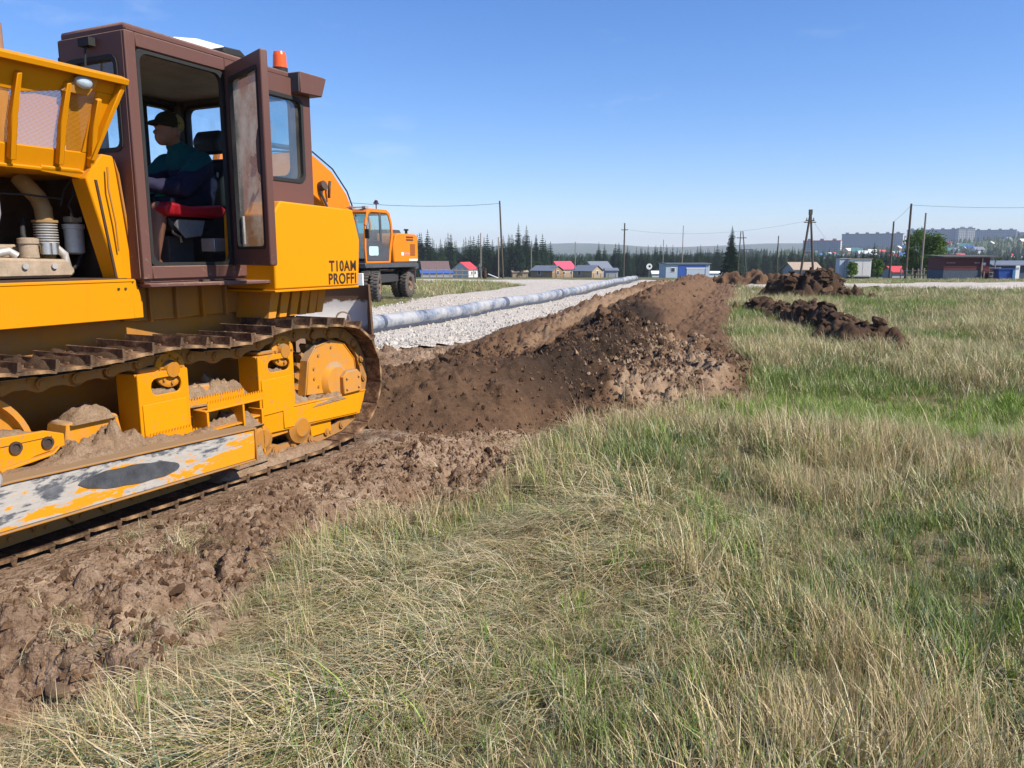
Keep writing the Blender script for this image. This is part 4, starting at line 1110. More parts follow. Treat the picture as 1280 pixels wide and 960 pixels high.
# ---- cab
CF, CR, CL_, CRt, CZ0, CZ1 = .22, -1.45, .79, -.69, 1.44, 2.955     # front, rear, left, right, floor, eaves
def pl_ring(mb, A, B, z0, z1, win, th, mat=0):
    """wall panel from plan point A to B with a rounded window (u0,u1,w0,w1,r) measured from A"""
    d = Vector((B[0] - A[0], B[1] - A[1], 0)); L = d.length; d.normalize(); n = Vector((-d.y, d.x, 0))
    m = Matrix(((d.x, n.x, 0, A[0]), (d.y, n.y, 0, A[1]), (0, 0, 1, 0), (0, 0, 0, 1)))
    if win: mb.ring(rrect(0, L, z0, z1, .004), rrect(*win), -th / 2, th / 2, mat=mat, M=m)
    else: mb.box(0, L, -th / 2, th / 2, z0, z1, mat=mat, M=m)
    return m
cabp = []
def wall(name, A, B, win, mat='brown', z0=CZ0, glass='glass', parent=None, gask=True, inner=None):
    b = MB(); m = pl_ring(b, A, B, z0, CZ1, win, .045)
    o = b.build(name, M[mat], parent, 30, .006)
    if win:
        u0, u1, w0, w1, r = win
        g = MB(); g.ring(rrect(u0 - .022, u1 + .022, w0 - .022, w1 + .022, r + .02), rrect(u0 + .006, u1 - .006, w0 + .006, w1 - .006, r), -.03, .03, M=m); g.build('window_gasket', M['black'], o, 30)
        p = MB(); p.add([(u0, 0, w0), (u1, 0, w0), (u1, 0, w1), (u0, 0, w1)], [(0, 1, 2, 3)], M=m); p.build('window_pane', M[glass], o, 0)
    return o, m
roof = MB()
plan = [(CF, CL_), (CF, .20), (-.42, CRt), (CR, CRt), (CR, CL_)]
k = [(x * .96 - .02, y * .93) for x, y in plan]
rv = [(x, y, CZ1) for x, y in plan] + [(x, y, CZ1 + .045) for x, y in plan] + [(x * .80 - .12, y * .70, CZ1 + .115) for x, y in plan]
rf = [(4, 3, 2, 1, 0)] + [(i, (i + 1) % 5, (i + 1) % 5 + 5, i + 5) for i in range(5)] + [(i + 5, (i + 1) % 5 + 5, (i + 1) % 5 + 10, i + 10) for i in range(5)] + [(10, 11, 12, 13, 14)]
roof.add(rv, rf)
cab = roof.build('cab', M['brown'], dz, 30, .012)
b = MB(); b.prism([(x * .985, y * .97) for x, y in plan], CZ1 - .03, CZ1 - .004, 'z'); b.build('roof_lining', M['liner_pale'], cab, 30)
b = MB(); b.prism([(x, y) for x, y in plan], CZ0 - .02, CZ0 + .05, 'z'); b.build('cab_floor', M['brown'], cab, 30)
wall('front_wall', (CF, CL_), (CF, .20), (.08, .53, 2.26, 2.80, .04), parent=cab)
wall('front_corner_wall', (CF, .20), (-.42, CRt), (.10, .98, 2.05, 2.86, .05), parent=cab)
fw, m_ = wall('far_wall', (-.42, CRt), (CR, CRt), (.30, .96, 2.22, 2.86, .06), parent=cab)
rw, m_ = wall('rear_wall', (CR, CRt), (CR, CL_), (.14, 1.30, 2.24, 2.86, .06), parent=cab)
b = MB(); b.box(-.42, CR + .03, CRt + .024, CRt + .03, CZ0 + .05, 2.19); b.box(CR + .024, CR + .03, CRt + .03, CL_ - .03, CZ0 + .05, 2.20); b.box(-.42, CR + .03, CRt + .024, CRt + .03, 2.89, CZ1 - .03); b.box(CR + .024, CR + .03, CRt + .03, CL_ - .03, 2.89, CZ1 - .03)
b.box(-.70, -.42, CRt + .024, CRt + .03, 2.19, 2.89); b.box(CR + .024, CR + .06, CRt + .024, CRt + .12, 2.19, 2.89); b.build('wall_lining', M['liner'], cab, 30)
b = MB(); b.box(-1.10, -1.06, CRt + .03, CRt + .05, 2.2, 2.88); b.build('sliding_window_rail', M['black'], fw, 30)
# side wall: rear window, posts, header
sw, m_ = wall('side_wall', (-.56, CL_), (CR, CL_), (.36, .775, 2.185, 2.80, .05), parent=cab, z0=CZ0, glass='glass_blue')
b = MB(); b.box(CF - .055, CF + .02, CL_ - .05, CL_ + .022, CZ0, CZ1); b.box(-.56, CF - .056, CL_ - .04, CL_ + .02, 2.87, CZ1); b.box(-.56, CF - .056, CL_ - .04, CL_ + .02, CZ0, 1.525)
b.build('door_frame', M['brown'], cab, 30, .006)
b = MB(); b.ring(rrect(-.555, CF - .06, 1.527, 2.865, .03), rrect(-.53, CF - .083, 1.548, 2.845, .06), CL_ - .02, CL_ + .012); b.build('door_seal', M['black'], cab, 30)
b = MB(); b.tube([(CF - .10, CL_ - .03, 1.60), (CF - .10, CL_ - .03, 2.82)], .008, 8); b.tube([(CF - .09, .70, 2.05), (CF - .09, .72, 2.10), (CF - .09, .70, 2.16)], .015, 8); b.build('grab_rail', M['grey'], cab, 40)
# open door, hinged at the rear of the opening
DW = .64; ha = R(65)
DM = Matrix.Translation((-.575, CL_ + .035, 0)) @ Matrix.Rotation(ha, 4, 'Z')
b = MB()
b.ring(rrect(.0, DW, 1.525, 2.90, .012), rrect(.07, DW - .075, 1.65, 2.80, .03), -.025, .025, M=DM)
b.prism([(DW - .086, 2.10), (DW - .15, 2.14), (DW - .16, 2.20), (DW - .16, 2.34), (DW - .13, 2.41), (DW - .086, 2.45)], -.02, .02, M=DM)
door = b.build('cab_door', M['brown'], dz, 30, .006)
b = MB(); b.ring(rrect(.055, DW - .06, 1.635, 2.815, .03), rrect(.075, DW - .08, 1.655, 2.795, .03), -.03, .03, M=DM); b.build('door_gasket', M['black'], door, 30)
b = MB(); b.add([(.065, 0, 1.645), (DW - .07, 0, 1.645), (DW - .07, 0, 2.805), (.065, 0, 2.805)], [(0, 1, 2, 3)], M=DM); b.build('door_glass', M['glass_dirty'], door, 0)
DP = lambda x, y, z: DM @ Vector((x, y, z))
b = MB(); b.box(DW - .18, DW - .12, .025, .06, 2.26, 2.33, M=DM); b.tube([DP(DW - .15, .05, 2.33), DP(DW - .16, .06, 2.37), DP(DW - .165, .07, 2.41)], .010, 8); b.cyl(DP(DW - .19, .045, 2.285), DP(DW - .11, .045, 2.285), .022, n=12); b.build('door_lock', M['chrome'], door, 30, .005)
b = MB(); b.tube([DP(DW - .13, .03, 2.10), DP(DW - .18, .06, 2.10)], .008, 8); b.ball(DP(DW - .20, .065, 2.10), .028, 12, 8); b.build('door_knob', M['black'], door, 50)
b = MB(); b.box(.08, .11, .004, .02, 1.67, 1.87, M=DM); b.build('glass_clip', M['alu'], door, 30, .003)
b = MB()
for z in (1.62, 2.80): b.cyl(DP(-.012, 0, z - .05), DP(-.012, 0, z + .05), .02, n=10)
b.build('hinge', M['steel_dark'], door, 40)
b = MB(); b.prism([(-.60, CZ1 + .046), (-.62, CZ1 + .10), (-.78, CZ1 + .11), (-.86, CZ1 + .06)], .62, .76); b.build('roof_latch', M['black'], cab, 30, .012)
# roof hatch, beacon, lamp housings, wiper
hx = [(-.30, 3.05), (-.42, 3.10), (-.62, 3.135), (-.85, 3.14), (-1.05, 3.125), (-1.22, 3.08), (-1.30, 3.04)]
b = MB(); b.prism(hx, -.30, .52); b.build('roof_hatch', M['white'], cab, 50, .02, 2)
b = MB(); b.lathe([(0, 0), (.085, 0), (.085, .3), (.06, .5), (.06, 1), (0, 1)], (-1.36, .60, CZ1 + .04), (-1.36, .60, CZ1 + .12), 20); bs = b.build('beacon', M['black'], cab, 40)
def amber():
    t = NT('amber_lens'); t.principled((0.80, 0.11, 0.012), 0.25, 0, None, 0.5, Subsurface_Weight=0.0); return t.mat
pr = [(0, 0), (.058, 0)] + [(.058 - .003 * (k % 2) - .006 * k / 10, .05 + .085 * k) for k in range(10)] + [(.045, .97), (.03, 1), (0, 1)]
MB().lathe(pr, (-1.36, .60, CZ1 + .12), (-1.36, .60, CZ1 + .245), 22).build('beacon_lens', amber(), bs, 50)
b = MB(); b.prism([(-1.24, 2.84), (-1.24, 3.00), (-1.52, 3.005), (-1.56, 3.0), (-1.50, 2.85)], .70, .90); b.build('rear_lamp_box', M['brown'], cab, 30, .006)
MB().prism([(-1.24, 2.85), (-1.232, 2.85), (-1.232, 2.99), (-1.24, 2.99)], .71, .89).build('lamp_box_shade', M['liner'], cab, 0)  # dark sheet painting the shade on the box's forward face
b = MB(); b.tube([(CF + .03, .50, 2.90), (CF + .06, .50, 2.86), (CF + .05, .46, 2.62)], .007, 6); b.box(CF + .02, CF + .07, .45, .55, 2.88, 2.93); b.build('wiper', M['black'], cab, 40)
# inside the cab
b = MB(); b.prism([(-.42, 1.88), (-.37, 1.93), (-.42, 1.985), (-.62, 1.96), (-.92, 1.985), (-.98, 1.95), (-.92, 1.88)], -.24, .33); sc = b.build('seat', M['red'], dz, 50, .02, 2)
b = MB(); b.prism([(-.44, 1.878), (-.90, 1.878), (-.82, 1.78), (-.66, 1.74), (-.48, 1.78)], -.16, .28); b.build('seat_pan', M['seat_black'], sc, 40, .02, 2)
b = MB(); b.prism([(-.48, 1.82), (-.52, 1.86), (-.78, 1.86), (-.74, 1.74), (-.58, 1.72)], .281, .295); b.build('seat_side_plate', M['grey'], sc, 30, .006)
b = MB(); b.tube([(-.50, .25, 1.82), (-.49, .26, 1.76), (-.56, .26, 1.73), (-.57, .26, 1.69)], .010, 8); b.build('seat_lever', M['chrome'], sc, 40)
b = MB(); b.prism([(-1.10, 1.95), (-1.02, 1.97), (-1.04, 2.20), (-1.10, 2.36), (-1.20, 2.38), (-1.22, 2.0)], -.22, .24); b.prism([(-1.09, 2.40), (-1.07, 2.52), (-1.12, 2.60), (-1.19, 2.60), (-1.20, 2.42)], -.12, .14); b.build('backrest', M['seat_black'], sc, 40, .03, 2)
b = MB(); b.box(-.76, -.52, -.1, .18, 1.50, 1.74); b.box(-1.35, -1.0, .10, .66, 1.49, 1.60); b.build('seat_base', M['liner'], dz, 30, .01)
b = MB(); b.box(-.78, -.66, .36, .50, 1.62, 1.72); b.cyl((-.80, .44, 1.67), (-.98, .44, 1.66), .038, n=12); b.cyl((-.98, .44, 1.66), (-1.06, .44, 1.66), .05, n=12); b.cyl((-.9, .44, 1.69), (-.9, .44, 1.76), .02, n=8); va = b.build('control_valve', M['alu'], dz, 35, .006)
b = MB(); b.tube([(-.86, .44, 1.70), (-.95, .48, 1.76), (-1.08, .46, 1.74), (-1.2, .4, 1.70)], .014, 8); b.tube([(-.82, .46, 1.64), (-.92, .50, 1.58), (-1.02, .50, 1.55), (-1.2, .4, 1.56)], .014, 8); b.tube([(-.95, .47, 1.64), (-1.05, .5, 1.62), (-1.2, .42, 1.60)], .012, 8); b.build('valve_hose', M['black'], va, 45)
b = MB(); b.box(-1.15, -1.0, .30, .52, 1.84, 1.97); b.cyl((-1.03, .44, 1.70), (-1.03, .44, 1.84), .014, n=8); b.build('junction_box', M['white'], dz, 30, .01)
b = MB(); b.box(.05, .16, -.55, .35, 1.50, 2.10); b.tube([(.02, .20, 1.62), (-.08, .20, 1.90), (-.14, .20, 2.09)], .012, 8); b.ball((-.145, .20, 2.10), .03, 12, 8); b.tube([(.02, -.08, 1.62), (-.06, -.08, 1.9), (-.12, -.08, 2.08)], .012, 8); b.ball((-.125, -.08, 2.09), .03, 12, 8); b.build('control_console', M['liner'], dz, 40, .008)
b = MB(); b.prism([(-.12, 1.495), (-.34, 1.495), (-.16, 1.58)], .10, .24); b.prism([(-.12, 1.495), (-.34, 1.495), (-.16, 1.58)], -.14, 0.0); b.build('pedal', M['black'], dz, 30, .006)

# ---- caked mud on the undercarriage, earth lying on the upper shoes
def mud_heap(name, parent, x0, x1, y0, y1, zb, h, seed, mat, tilt=0.0, res=.016):
    xs_ = np.arange(x0, x1 + res, res); ys_ = np.arange(y0, y1 + res, res); X, Y = np.meshgrid(xs_, ys_)
    ex = np.minimum((X - x0) / (x1 - x0), (x1 - X) / (x1 - x0)) * 2; ey = np.minimum((Y - y0) / (y1 - y0), (y1 - Y) / (y1 - y0)) * 2
    rg = .35 * fbm(X * 9, Y * 9, 3, seed + 3); e_ = sstep(0, .55, ex + rg * ex) * sstep(0, .45, ey + rg * ey)
    hm = (0.62 + 0.5 * fbm(X * 5, Y * 5, 3, seed)) * h
    Z = zb + tilt * (X - x0) + e_ * (hm + h * 0.45 * chunks(X * 9, Y * 9, seed, .7) + h * .4 * chunks(X * 21, Y * 21, seed + 1, .8) + h * .3 * fbm(X * 14, Y * 14, 3, seed + 2)) - .03 * (1 - sstep(0, .25, e_))
    o = grid_from(name, X, Y, Z, mat, None, True, parent)
    return o
mud_heap('caked_mud', dz, .46, 1.20, .80, 1.24, .44, .16, 101, M['mud'], -.02)
mud_heap('caked_mud', dz, -.1, .7, 1.02, 1.26, .41, .07, 115, M['mud'], .02)
mud_heap('caked_mud', dz, -1.62, -.9, .86, 1.08, .43, .07, 116, M['mud'])
mud_heap('caked_mud', dz, -1.0, .6, .60, .90, .36, .16, 117, M['mud'])
mud_heap('caked_mud', dz, .68, .96, .86, 1.04, .68, .06, 102, M['mud'])
mud_heap('caked_mud', dz, -.46, .22, .80, 1.05, .60, .13, 103, M['mud'], .06)
mud_heap('caked_mud', dz, -.44, .16, .95, 1.12, .42, .11, 104, M['mud'])
mud_heap('caked_mud', dz, -1.05, -.80, .86, 1.07, .44, .10, 105, M['mud'])
mud_heap('caked_mud', dz, -1.42, -1.0, 1.04, 1.10, .44, .06, 106, M['mud'])
mud_heap('caked_mud', dz, .21, .54, .94, 1.07, .70, .07, 113, M['mud'])
mud_heap('caked_mud', dz, -.78, -.45, .94, 1.07, .71, .07, 114, M['mud'])
mud_heap('caked_mud', dz, 1.12, 2.0, .92, 1.08, .66, .05, 107, M['mud'])
mud_heap('caked_mud', dz, .0, 1.6, 1.08, 1.27, .42, .045, 108, M['mud'], .05)
mud_heap('caked_mud', dz, -.86, -.66, .90, 1.05, .895, .045, 109, M['mud'])
mud_heap('caked_mud', dz, .18, .42, .90, 1.06, .90, .05, 110, M['mud'])
mud_heap('caked_mud', dz, -1.25, .1, .98, 1.17, .10, .055, 111, M['mud'])
mud_heap('caked_mud', dz, -.42, -.12, 1.02, 1.16, .16, .20, 112, M['mud'])
for i, (x, w, h) in enumerate(((1.32, .19, .05), (1.10, .18, .06), (.89, .18, .055), (.68, .18, .03), (.47, .17, .03), (1.52, .17, .05), (.05, .15, .018), (-.17, .15, .02))):
    zb = float(np.interp(-x, [-1.42, -1.15, -.85, -.6, -.37, .1, .33], [1.0, .985, .985, 1.005, 1.03, .985, .995])) + .012
    mud_heap('earth_on_track', dz, x - w / 2, x + w / 2, .72, 1.17, zb, h, 120 + i, M['clod_dark'])
# ------------------------------------------------------------------ the driver (dozer coordinates, one continuous body; clothing as children)
def blob_mesh(name, parts, mats, voxel, smooth_it=6, parent=None, fac=0.5):
    """capsules [(p0, p1, r0, r1)] and ellipsoids [(c, (rx,ry,rz))] fused into one skin"""
    b = MB()
    for q in parts:
        if len(q) == 4:
            p0, p1, r0, r1 = q; p0 = Vector(p0); p1 = Vector(p1)
            prof = [(0, 0)]; L = max((p1 - p0).length, 1e-4)
            pr = []
            for k in range(5):
                a = R(-90 + 90 * k / 4); pr.append((max(r0 * math.cos(a), 0.0), r0 * math.sin(a) / L))
            for k in range(5):
                a = R(90 * k / 4); pr.append((max(r1 * math.cos(a), 0.0), 1 + r1 * math.sin(a) / L))
            b.lathe(pr, p0, p1, 14)
        else:
            b.ball(q[0], q[1], 16, 12)
    o = b.build(name, mats, parent, 0)
    m = o.modifiers.new('remesh', 'REMESH'); m.mode = 'VOXEL'; m.voxel_size = voxel; m.use_smooth_shade = True
    s = o.modifiers.new('smooth', 'SMOOTH'); s.iterations = smooth_it; s.factor = fac
    return o
man = thing('person', 'seated driver in teal and navy jacket, shorts and dark cap at the controls', 'person', (DZ[0], DZ[1], 0), DROT)
def cloth(name, f):
    t = NT(name); c = t.coords(); sep = t.node('ShaderNodeSeparateXYZ', inp={0: c}); n = t.noise(c, 16, 4, 0.6)
    f(t, sep, n); return t.mat
def jacket(t, sep, n):
    # teal yoke over the shoulders and upper arms, navy body, one grey band across the back
    z = t.math('ADD', t.math('ADD', sep.outputs[2], t.math('MULTIPLY', n, .02)), t.math('MULTIPLY', sep.outputs[0], 0.62))
    col = t.mix(t.ramp(z, [(0.0, 0), (1.0, 1)]), (0, 0, 0), (1, 1, 1))
    k = t.math('MULTIPLY', t.math('GREATER_THAN', t.math('ADD', sep.outputs[2], t.math('MULTIPLY', sep.outputs[0], 0.5)), 1.885), t.math('GREATER_THAN', sep.outputs[2], 2.20))
    col = t.mix(k, (0.022, 0.020, 0.050), (0.008, 0.085, 0.095))
    band = t.math('MULTIPLY', t.math('GREATER_THAN', z, 1.79), t.math('LESS_THAN', z, 1.835))
    back = t.math('LESS_THAN', sep.outputs[0], -.80)
    col = t.mix(t.math('MULTIPLY', band, back), col, (0.16, 0.15, 0.17))
    t.principled(col, 0.8, 0, t.bump(n, 0.6, 0.02), 0.2)
def shorts(t, sep, n):
    w = t.math('ADD', sep.outputs[2], t.math('MULTIPLY', sep.outputs[0], 0.25))
    st = t.math('MULTIPLY', t.math('GREATER_THAN', w, 1.915), t.math('LESS_THAN', w, 1.945))
    st = t.math('MULTIPLY', st, t.math('GREATER_THAN', sep.outputs[0], -.64))
    col = t.mix(st, (0.016, 0.016, 0.030), (0.0, 0.22, 0.10))
    t.principled(col, 0.8, 0, t.bump(n, 0.5, 0.02), 0.2)
def capm(t, sep, n):
    n2 = t.noise(t.coords(), 38, 2, 0.4)
    k = t.math('MULTIPLY', t.math('GREATER_THAN', n2, 0.44), t.math('LESS_THAN', sep.outputs[0], -.675))
    t.principled(t.mix(k, (0.030, 0.026, 0.014), (0.34, 0.25, 0.08)), 0.85, 0, t.bump(n, 0.3, 0.01), 0.2)
skin_m = flat('skin', (0.33, 0.155, 0.095), 0.55, 0, 0.12, 9, 0.1)
yb = 0.04
hc = Vector((-.665, yb, 2.50))
body = [((-.80, yb, 2.02), (-.84, yb, 2.16), .13, .14), ((-.84, yb, 2.16), (-.775, yb, 2.28), .13, .09), ((-.75, yb, 2.33), (-.69, yb, 2.43), .055, .05),
        (hc, (.098, .076, .115)), (hc + Vector((.055, 0, -.055)), (.055, .056, .058)), (hc + Vector((.06, 0, -.085)), (.038, .04, .03)),
        (hc + Vector((.085, 0, -.005)), hc + Vector((.118, 0, -.03)), .012, .017), (hc + Vector((.092, 0, -.062)), (.012, .024, .010)), (hc + Vector((.086, 0, .02)), (.02, .052, .014)),
        (hc + Vector((-.005, .076, -.015)), (.022, .010, .032)), (hc + Vector((-.005, -.076, -.015)), (.022, .010, .032))]
for sg in (1, -1):
    sh = Vector((-.77, yb + sg * .17, 2.27)); elb = Vector((-.56, yb + sg * .23, 2.08)); wr = Vector((-.27, yb + sg * .15, 2.09)); hand = Vector((-.19, yb + sg * .14, 2.10))
    hip = Vector((-.80, yb + sg * .09, 2.02)); kn = Vector((-.39, yb + sg * .14, 1.955)); ank = Vector((-.36, yb + sg * .13, 1.575)); toe = Vector((-.17, yb + sg * .14, 1.555))
    if sg > 0: kn = Vector((-.41, yb + .15, 1.93)); ank = Vector((-.325, yb + .16, 1.57)); toe = Vector((-.15, yb + .17, 1.55))
    body += [(sh, elb, .040, .036), (elb, wr, .036, .030), (wr, hand, .030, .034), (hip, kn, .085, .060), (kn, kn.lerp(ank, .35), .055, .052), (kn.lerp(ank, .3), ank, .052, .034), (ank, toe, .034, .030), (ank + Vector((-.03, 0, -.01)), (.04, .034, .034))]
    for k, (dy, ln) in enumerate(((-.030, .048), (-.010, .056), (.010, .053), (.030, .042))):
        a = hand + Vector((.02, dy, .012)); c = a + Vector((ln * .8, 0, -.006)); e2 = c + Vector((.006, 0, -.034))
        body += [(a, c, .0095, .009), (c, e2, .009, .008)]
    a = hand + Vector((-.005, -sg * .035, .0)); body += [(a, a + Vector((.035, -sg * .010, -.02)), .011, .009)]
bd = blob_mesh('body', body, [skin_m], .0085, 4, man)
jk = [((-.815, yb, 1.99), (-.86, yb, 2.15), .158, .168), ((-.86, yb, 2.15), (-.785, yb, 2.30), .165, .125), ((-.80, yb - .12, 2.25), (-.80, yb + .12, 2.25), .105, .105), ((-.755, yb, 2.33), (-.72, yb, 2.385), .075, .066), ((-.74, yb, 2.05), (-.70, yb, 2.0), .13, .11)]
for sg in (1, -1):
    sh = Vector((-.77, yb + sg * .17, 2.27)); elb = Vector((-.56, yb + sg * .23, 2.08)); wr = Vector((-.285, yb + sg * .15, 2.088))
    jk += [(sh, elb, .088, .070), (elb, wr, .066, .048)]
jo = blob_mesh('jacket', jk, [cloth('jacket_cloth', jacket)], .012, 5, man)
tx = bpy.data.textures.new('folds', 'CLOUDS'); tx.noise_scale = .07
dm = jo.modifiers.new('folds', 'DISPLACE'); dm.texture = tx; dm.strength = .030; dm.mid_level = .5
so = [((-.82, yb, 2.0), (-.80, yb, 1.99), .150, .145)]
for sg in (1, -1):
    kn = Vector((-.47, yb + sg * .14, 1.97)); so += [((-.80, yb + sg * .09, 2.01), kn, .108, .086)]
sh_o = blob_mesh('shorts', so, [cloth('shorts_cloth', shorts)], .012, 5, man)
shoes = []
for sg, ax_ in ((1, -.325), (-1, -.36)):
    shoes += [((ax_ - .03, yb + sg * .15, 1.548), (ax_ + .17, yb + sg * .16, 1.542), .044, .038)]
blob_mesh('shoe', shoes[:1], [M['black']], .010, 4, man); blob_mesh('shoe', shoes[1:], [M['black']], .010, 4, man)
cp = [(hc + Vector((-.012, 0, .045)), (.112, .088, .085)), (hc + Vector((-.012, 0, .035)), (.112, .088, .05)), (hc + Vector((.07, 0, .040)), hc + Vector((.155, 0, .028)), .030, .016), (hc + Vector((.08, .045, .036)), hc + Vector((.135, .035, .028)), .02, .014), (hc + Vector((.08, -.045, .036)), hc + Vector((.135, -.035, .028)), .02, .014)]
blob_mesh('cap', cp, [cloth('cap_cloth', capm)], .008, 4, man)
hr = [(hc + Vector((-.06, 0, -.035)), (.045, .070, .05))]
blob_mesh('hair', hr, [flat('grey_hair', (0.06, 0.05, 0.045), 0.8)], .008, 3, man)
b = MB(); ms = flat('print_white', (0.30, 0.30, 0.36), 0.7)
b.ball((-.965, yb + .135, 2.21), (.012, .004, .022), 10, 6); b.build('jacket_print', ms, man, 40)

for ch in man.children:
    ch.matrix_local = Matrix.Translation((-.86, yb, 1.93)) @ Matrix.Scale(1.08, 4) @ Matrix.Translation((.80, -yb, -1.93))
# ------------------------------------------------------------------ loader bucket left behind the bulldozer
bk = thing('excavator_bucket', 'soil caked steel bucket standing open behind the bulldozer tail', 'bucket', (-2.86, 11.6, 0.02), R(16))
arc = [(.62, .02), (.30, .0), (.05, .10), (-.12, .35), (-.14, .68), (.02, 1.0), (.10, 1.10)]      # (outwards, up)
b = MB(); b.prism([(x, z) for x, z in arc] + [(x + .025, z + .02) for x, z in reversed(arc)], -1.35, .68, 'y')
BK = Matrix.Rotation(R(-90), 4, 'Z')
def turn(o): o.data.transform(BK); return o
def shell_mat():
    t = NT('lit_steel_and_mud'); c = t.coords(); sep = t.node('ShaderNodeSeparateXYZ', inp={0: c}); n = t.noise(c, 4, 6, 0.65)
    k = t.math('ADD', sep.outputs[2], t.math('MULTIPLY', t.math('SUBTRACT', n, 0.5), 0.35))
    col = t.ramp(k, [(0.40, (0.20, 0.12, 0.07)), (0.50, (0.75, 0.73, 0.70)), (0.86, (0.74, 0.71, 0.66)), (0.90, (0.17, 0.10, 0.06))])  # white band paints sunlit shine on the steel; browns are mud
    t.principled(col, 0.6, 0.0, t.bump(n, 0.4, 0.02), 0.4); return t.mat
turn(b.build('bucket_shell', shell_mat(), bk, 40))
for ys_ in (-1.37, .68):
    b = MB(); b.prism([(.72, .0), (.30, -.01), (.03, .09), (-.15, .35), (-.16, .70), (.02, 1.04), (.12, 1.14)], ys_, ys_ + .03, 'y'); turn(b.build('side_plate', M['soilsteel'] if 'soilsteel' in M else M['clod'], bk, 30))
b = MB(); b.box(.56, .74, -1.36, .70, -.02, .025); turn(b.build('cutting_edge', M['steel_dark'], bk, 30, .006))
b = MB(); b.lathe([(.09, 0), (.11, 0), (.11, 1), (.09, 1)], (.0, .30, .62), (.06, .30, .62), 20); turn(b.build('boss_ring', M['clod_pale'], bk, 30))

# ------------------------------------------------------------------ wheeled excavator
GY = -0.04
ex = thing('excavator', 'orange wheeled excavator with arched boom parked on the grass verge', 'excavator', (-5.55, 28.9, GY), R(-103))
M['tyre'] = flat('dusty_tyre', (0.085, 0.075, 0.065), 0.9, 0, 0.3, 6, 0.3)
M['rim'] = flat('rusty_rim', (0.20, 0.13, 0.085), 0.8, 0, 0.3)
M['dark_chassis'] = flat('dark_chassis', (0.035, 0.033, 0.033), 0.7)
M['charcoal'] = flat('charcoal_paint', (0.065, 0.068, 0.075), 0.5)
def tyre_mesh():
    b = MB(); r = .525
    b.lathe([(.27, 0), (.40, .02), (.49, .06), (r - .01, .14), (r - .01, .86), (.49, .94), (.40, .98), (.27, 1)], (0, -.14, 0), (0, .14, 0), 32)
    for k in range(26):
        a = 2 * math.pi * k / 26
        m = Matrix.Rotation(a, 4, 'Y')
        b.prism([(-.02, r - .015), (.02, r - .015), (.018, r + .016), (-.018, r + .016)], -.135, -.01, M=m); b.prism([(.03, r - .015), (.07, r - .015), (.068, r + .016), (.032, r + .016)], .01, .135, M=m)
    return b.mesh('tyre', [M['tyre']], 40)
def rim_mesh():
    b = MB(); b.lathe([(.28, 0), (.25, .1), (.25, .45), (.17, .5), (.17, .62), (.10, .62), (.09, .9), (0, .9)], (0, .14, 0), (0, -.10, 0), 24)
    b.lathe([(.0, 0), (.085, 0), (.10, .6), (.11, 1), (0, 1)], (0, .15, 0), (0, -.06, 0), 16)
    for k in range(8):
        a = k * math.pi / 4; b.cyl((.135 * math.cos(a), .03, .135 * math.sin(a)), (.135 * math.cos(a), .005, .135 * math.sin(a)), .016, n=6)
    return b.mesh('rim', [M['rim']], 35)
TY_ME, RIM_ME = tyre_mesh(), rim_mesh()
for x in (1.55, -1.55):
    for yy in (1.16, .80, -.80, -1.16):
        w = obj('wheel', TY_ME, ex, (x, yy, .53), (0, rnd.uniform(0, 1), R(14) if x > 0 else 0)); 
        q = obj('rim', RIM_ME, w, (0, 0, 0), (0, 0, 0 if yy > 0 else math.pi))
b = MB(); b.box(-2.2, 2.1, -.45, .45, .60, .98); b.box(1.45, 1.65, -1.1, 1.1, .45, .62); b.box(-1.65, -1.45, -1.1, 1.1, .45, .62); b.cyl((0, 0, .95), (0, 0, 1.16), .62, n=24)
b.box(-.9, .9, -1.05, 1.05, .62, .92)
b.build('chassis', M['dark_chassis'], ex, 30, .02)
b = MB(); b.box(-2.42, -2.36, -1.2, 1.2, .52, 1.02); b.build('mudguard_plate', flat('rust_plate', (0.06, 0.035, 0.03), 0.8), ex, 30, .01)
b = MB(); b.box(2.10, 2.20, .55, .95, .55, 1.0); b.build('toolbox', M['white'], ex, 30, .01)
UA = R(-11)
UM = Matrix.Rotation(UA, 4, 'Z')
def ub(b, name, mat, parent=ex, sm=30, bev=0, seg=1):
    o = b.build(name, mat, parent, sm, bev, seg); o.data.transform(UM); return o
b = MB(); b.box(-1.9, 1.55, -1.2, 1.2, 1.16, 1.34); ub(b, 'platform', M['charcoal'], ex, 30, .02)
hull_p = [(-.30, 1.345), (-.28, 2.0), (-.46, 2.36), (-.62, 2.42), (-1.85, 2.40), (-2.02, 2.30), (-2.02, 1.42), (-1.95, 1.345)]
b = MB(); b.prism(hull_p, -1.2, 1.19); hb_ = ub(b, 'engine_housing', M['orange'], ex, 30, .05, 2)
b = MB(); b.prism([(-1.70, 1.345), (-1.90, 1.345), (-2.10, 1.30), (-2.12, 1.10), (-1.90, 1.06), (-1.70, 1.15)], -1.15, 1.15); ub(b, 'counterweight', M['charcoal'], ex, 30, .03, 2)
for z, x0, x1 in ((2.28, -1.15, -1.65), (2.18, -1.15, -1.65)): ub(MB().box(x1, x0, 1.185, 1.20, z - .03, z + .03), 'louvre', M['bay'], hb_)
for k in range(6): ub(MB().box(-1.78, -1.42, 1.185, 1.20, 1.60 + .075 * k, 1.64 + .075 * k), 'louvre', M['bay'], hb_)
ub(MB().box(-.95, -.80, 1.191, 1.195, 1.60, 1.72), 'decal', M['white'], hb_); ub(MB().box(-1.35, -1.0, 1.191, 1.195, 1.64, 1.70), 'decal', flat('decal_violet', (.35, .22, .35), .6), hb_)
ub(MB().box(-1.95, -1.35, 1.191, 1.196, 1.40, 1.47), 'decal', M['white'], hb_)
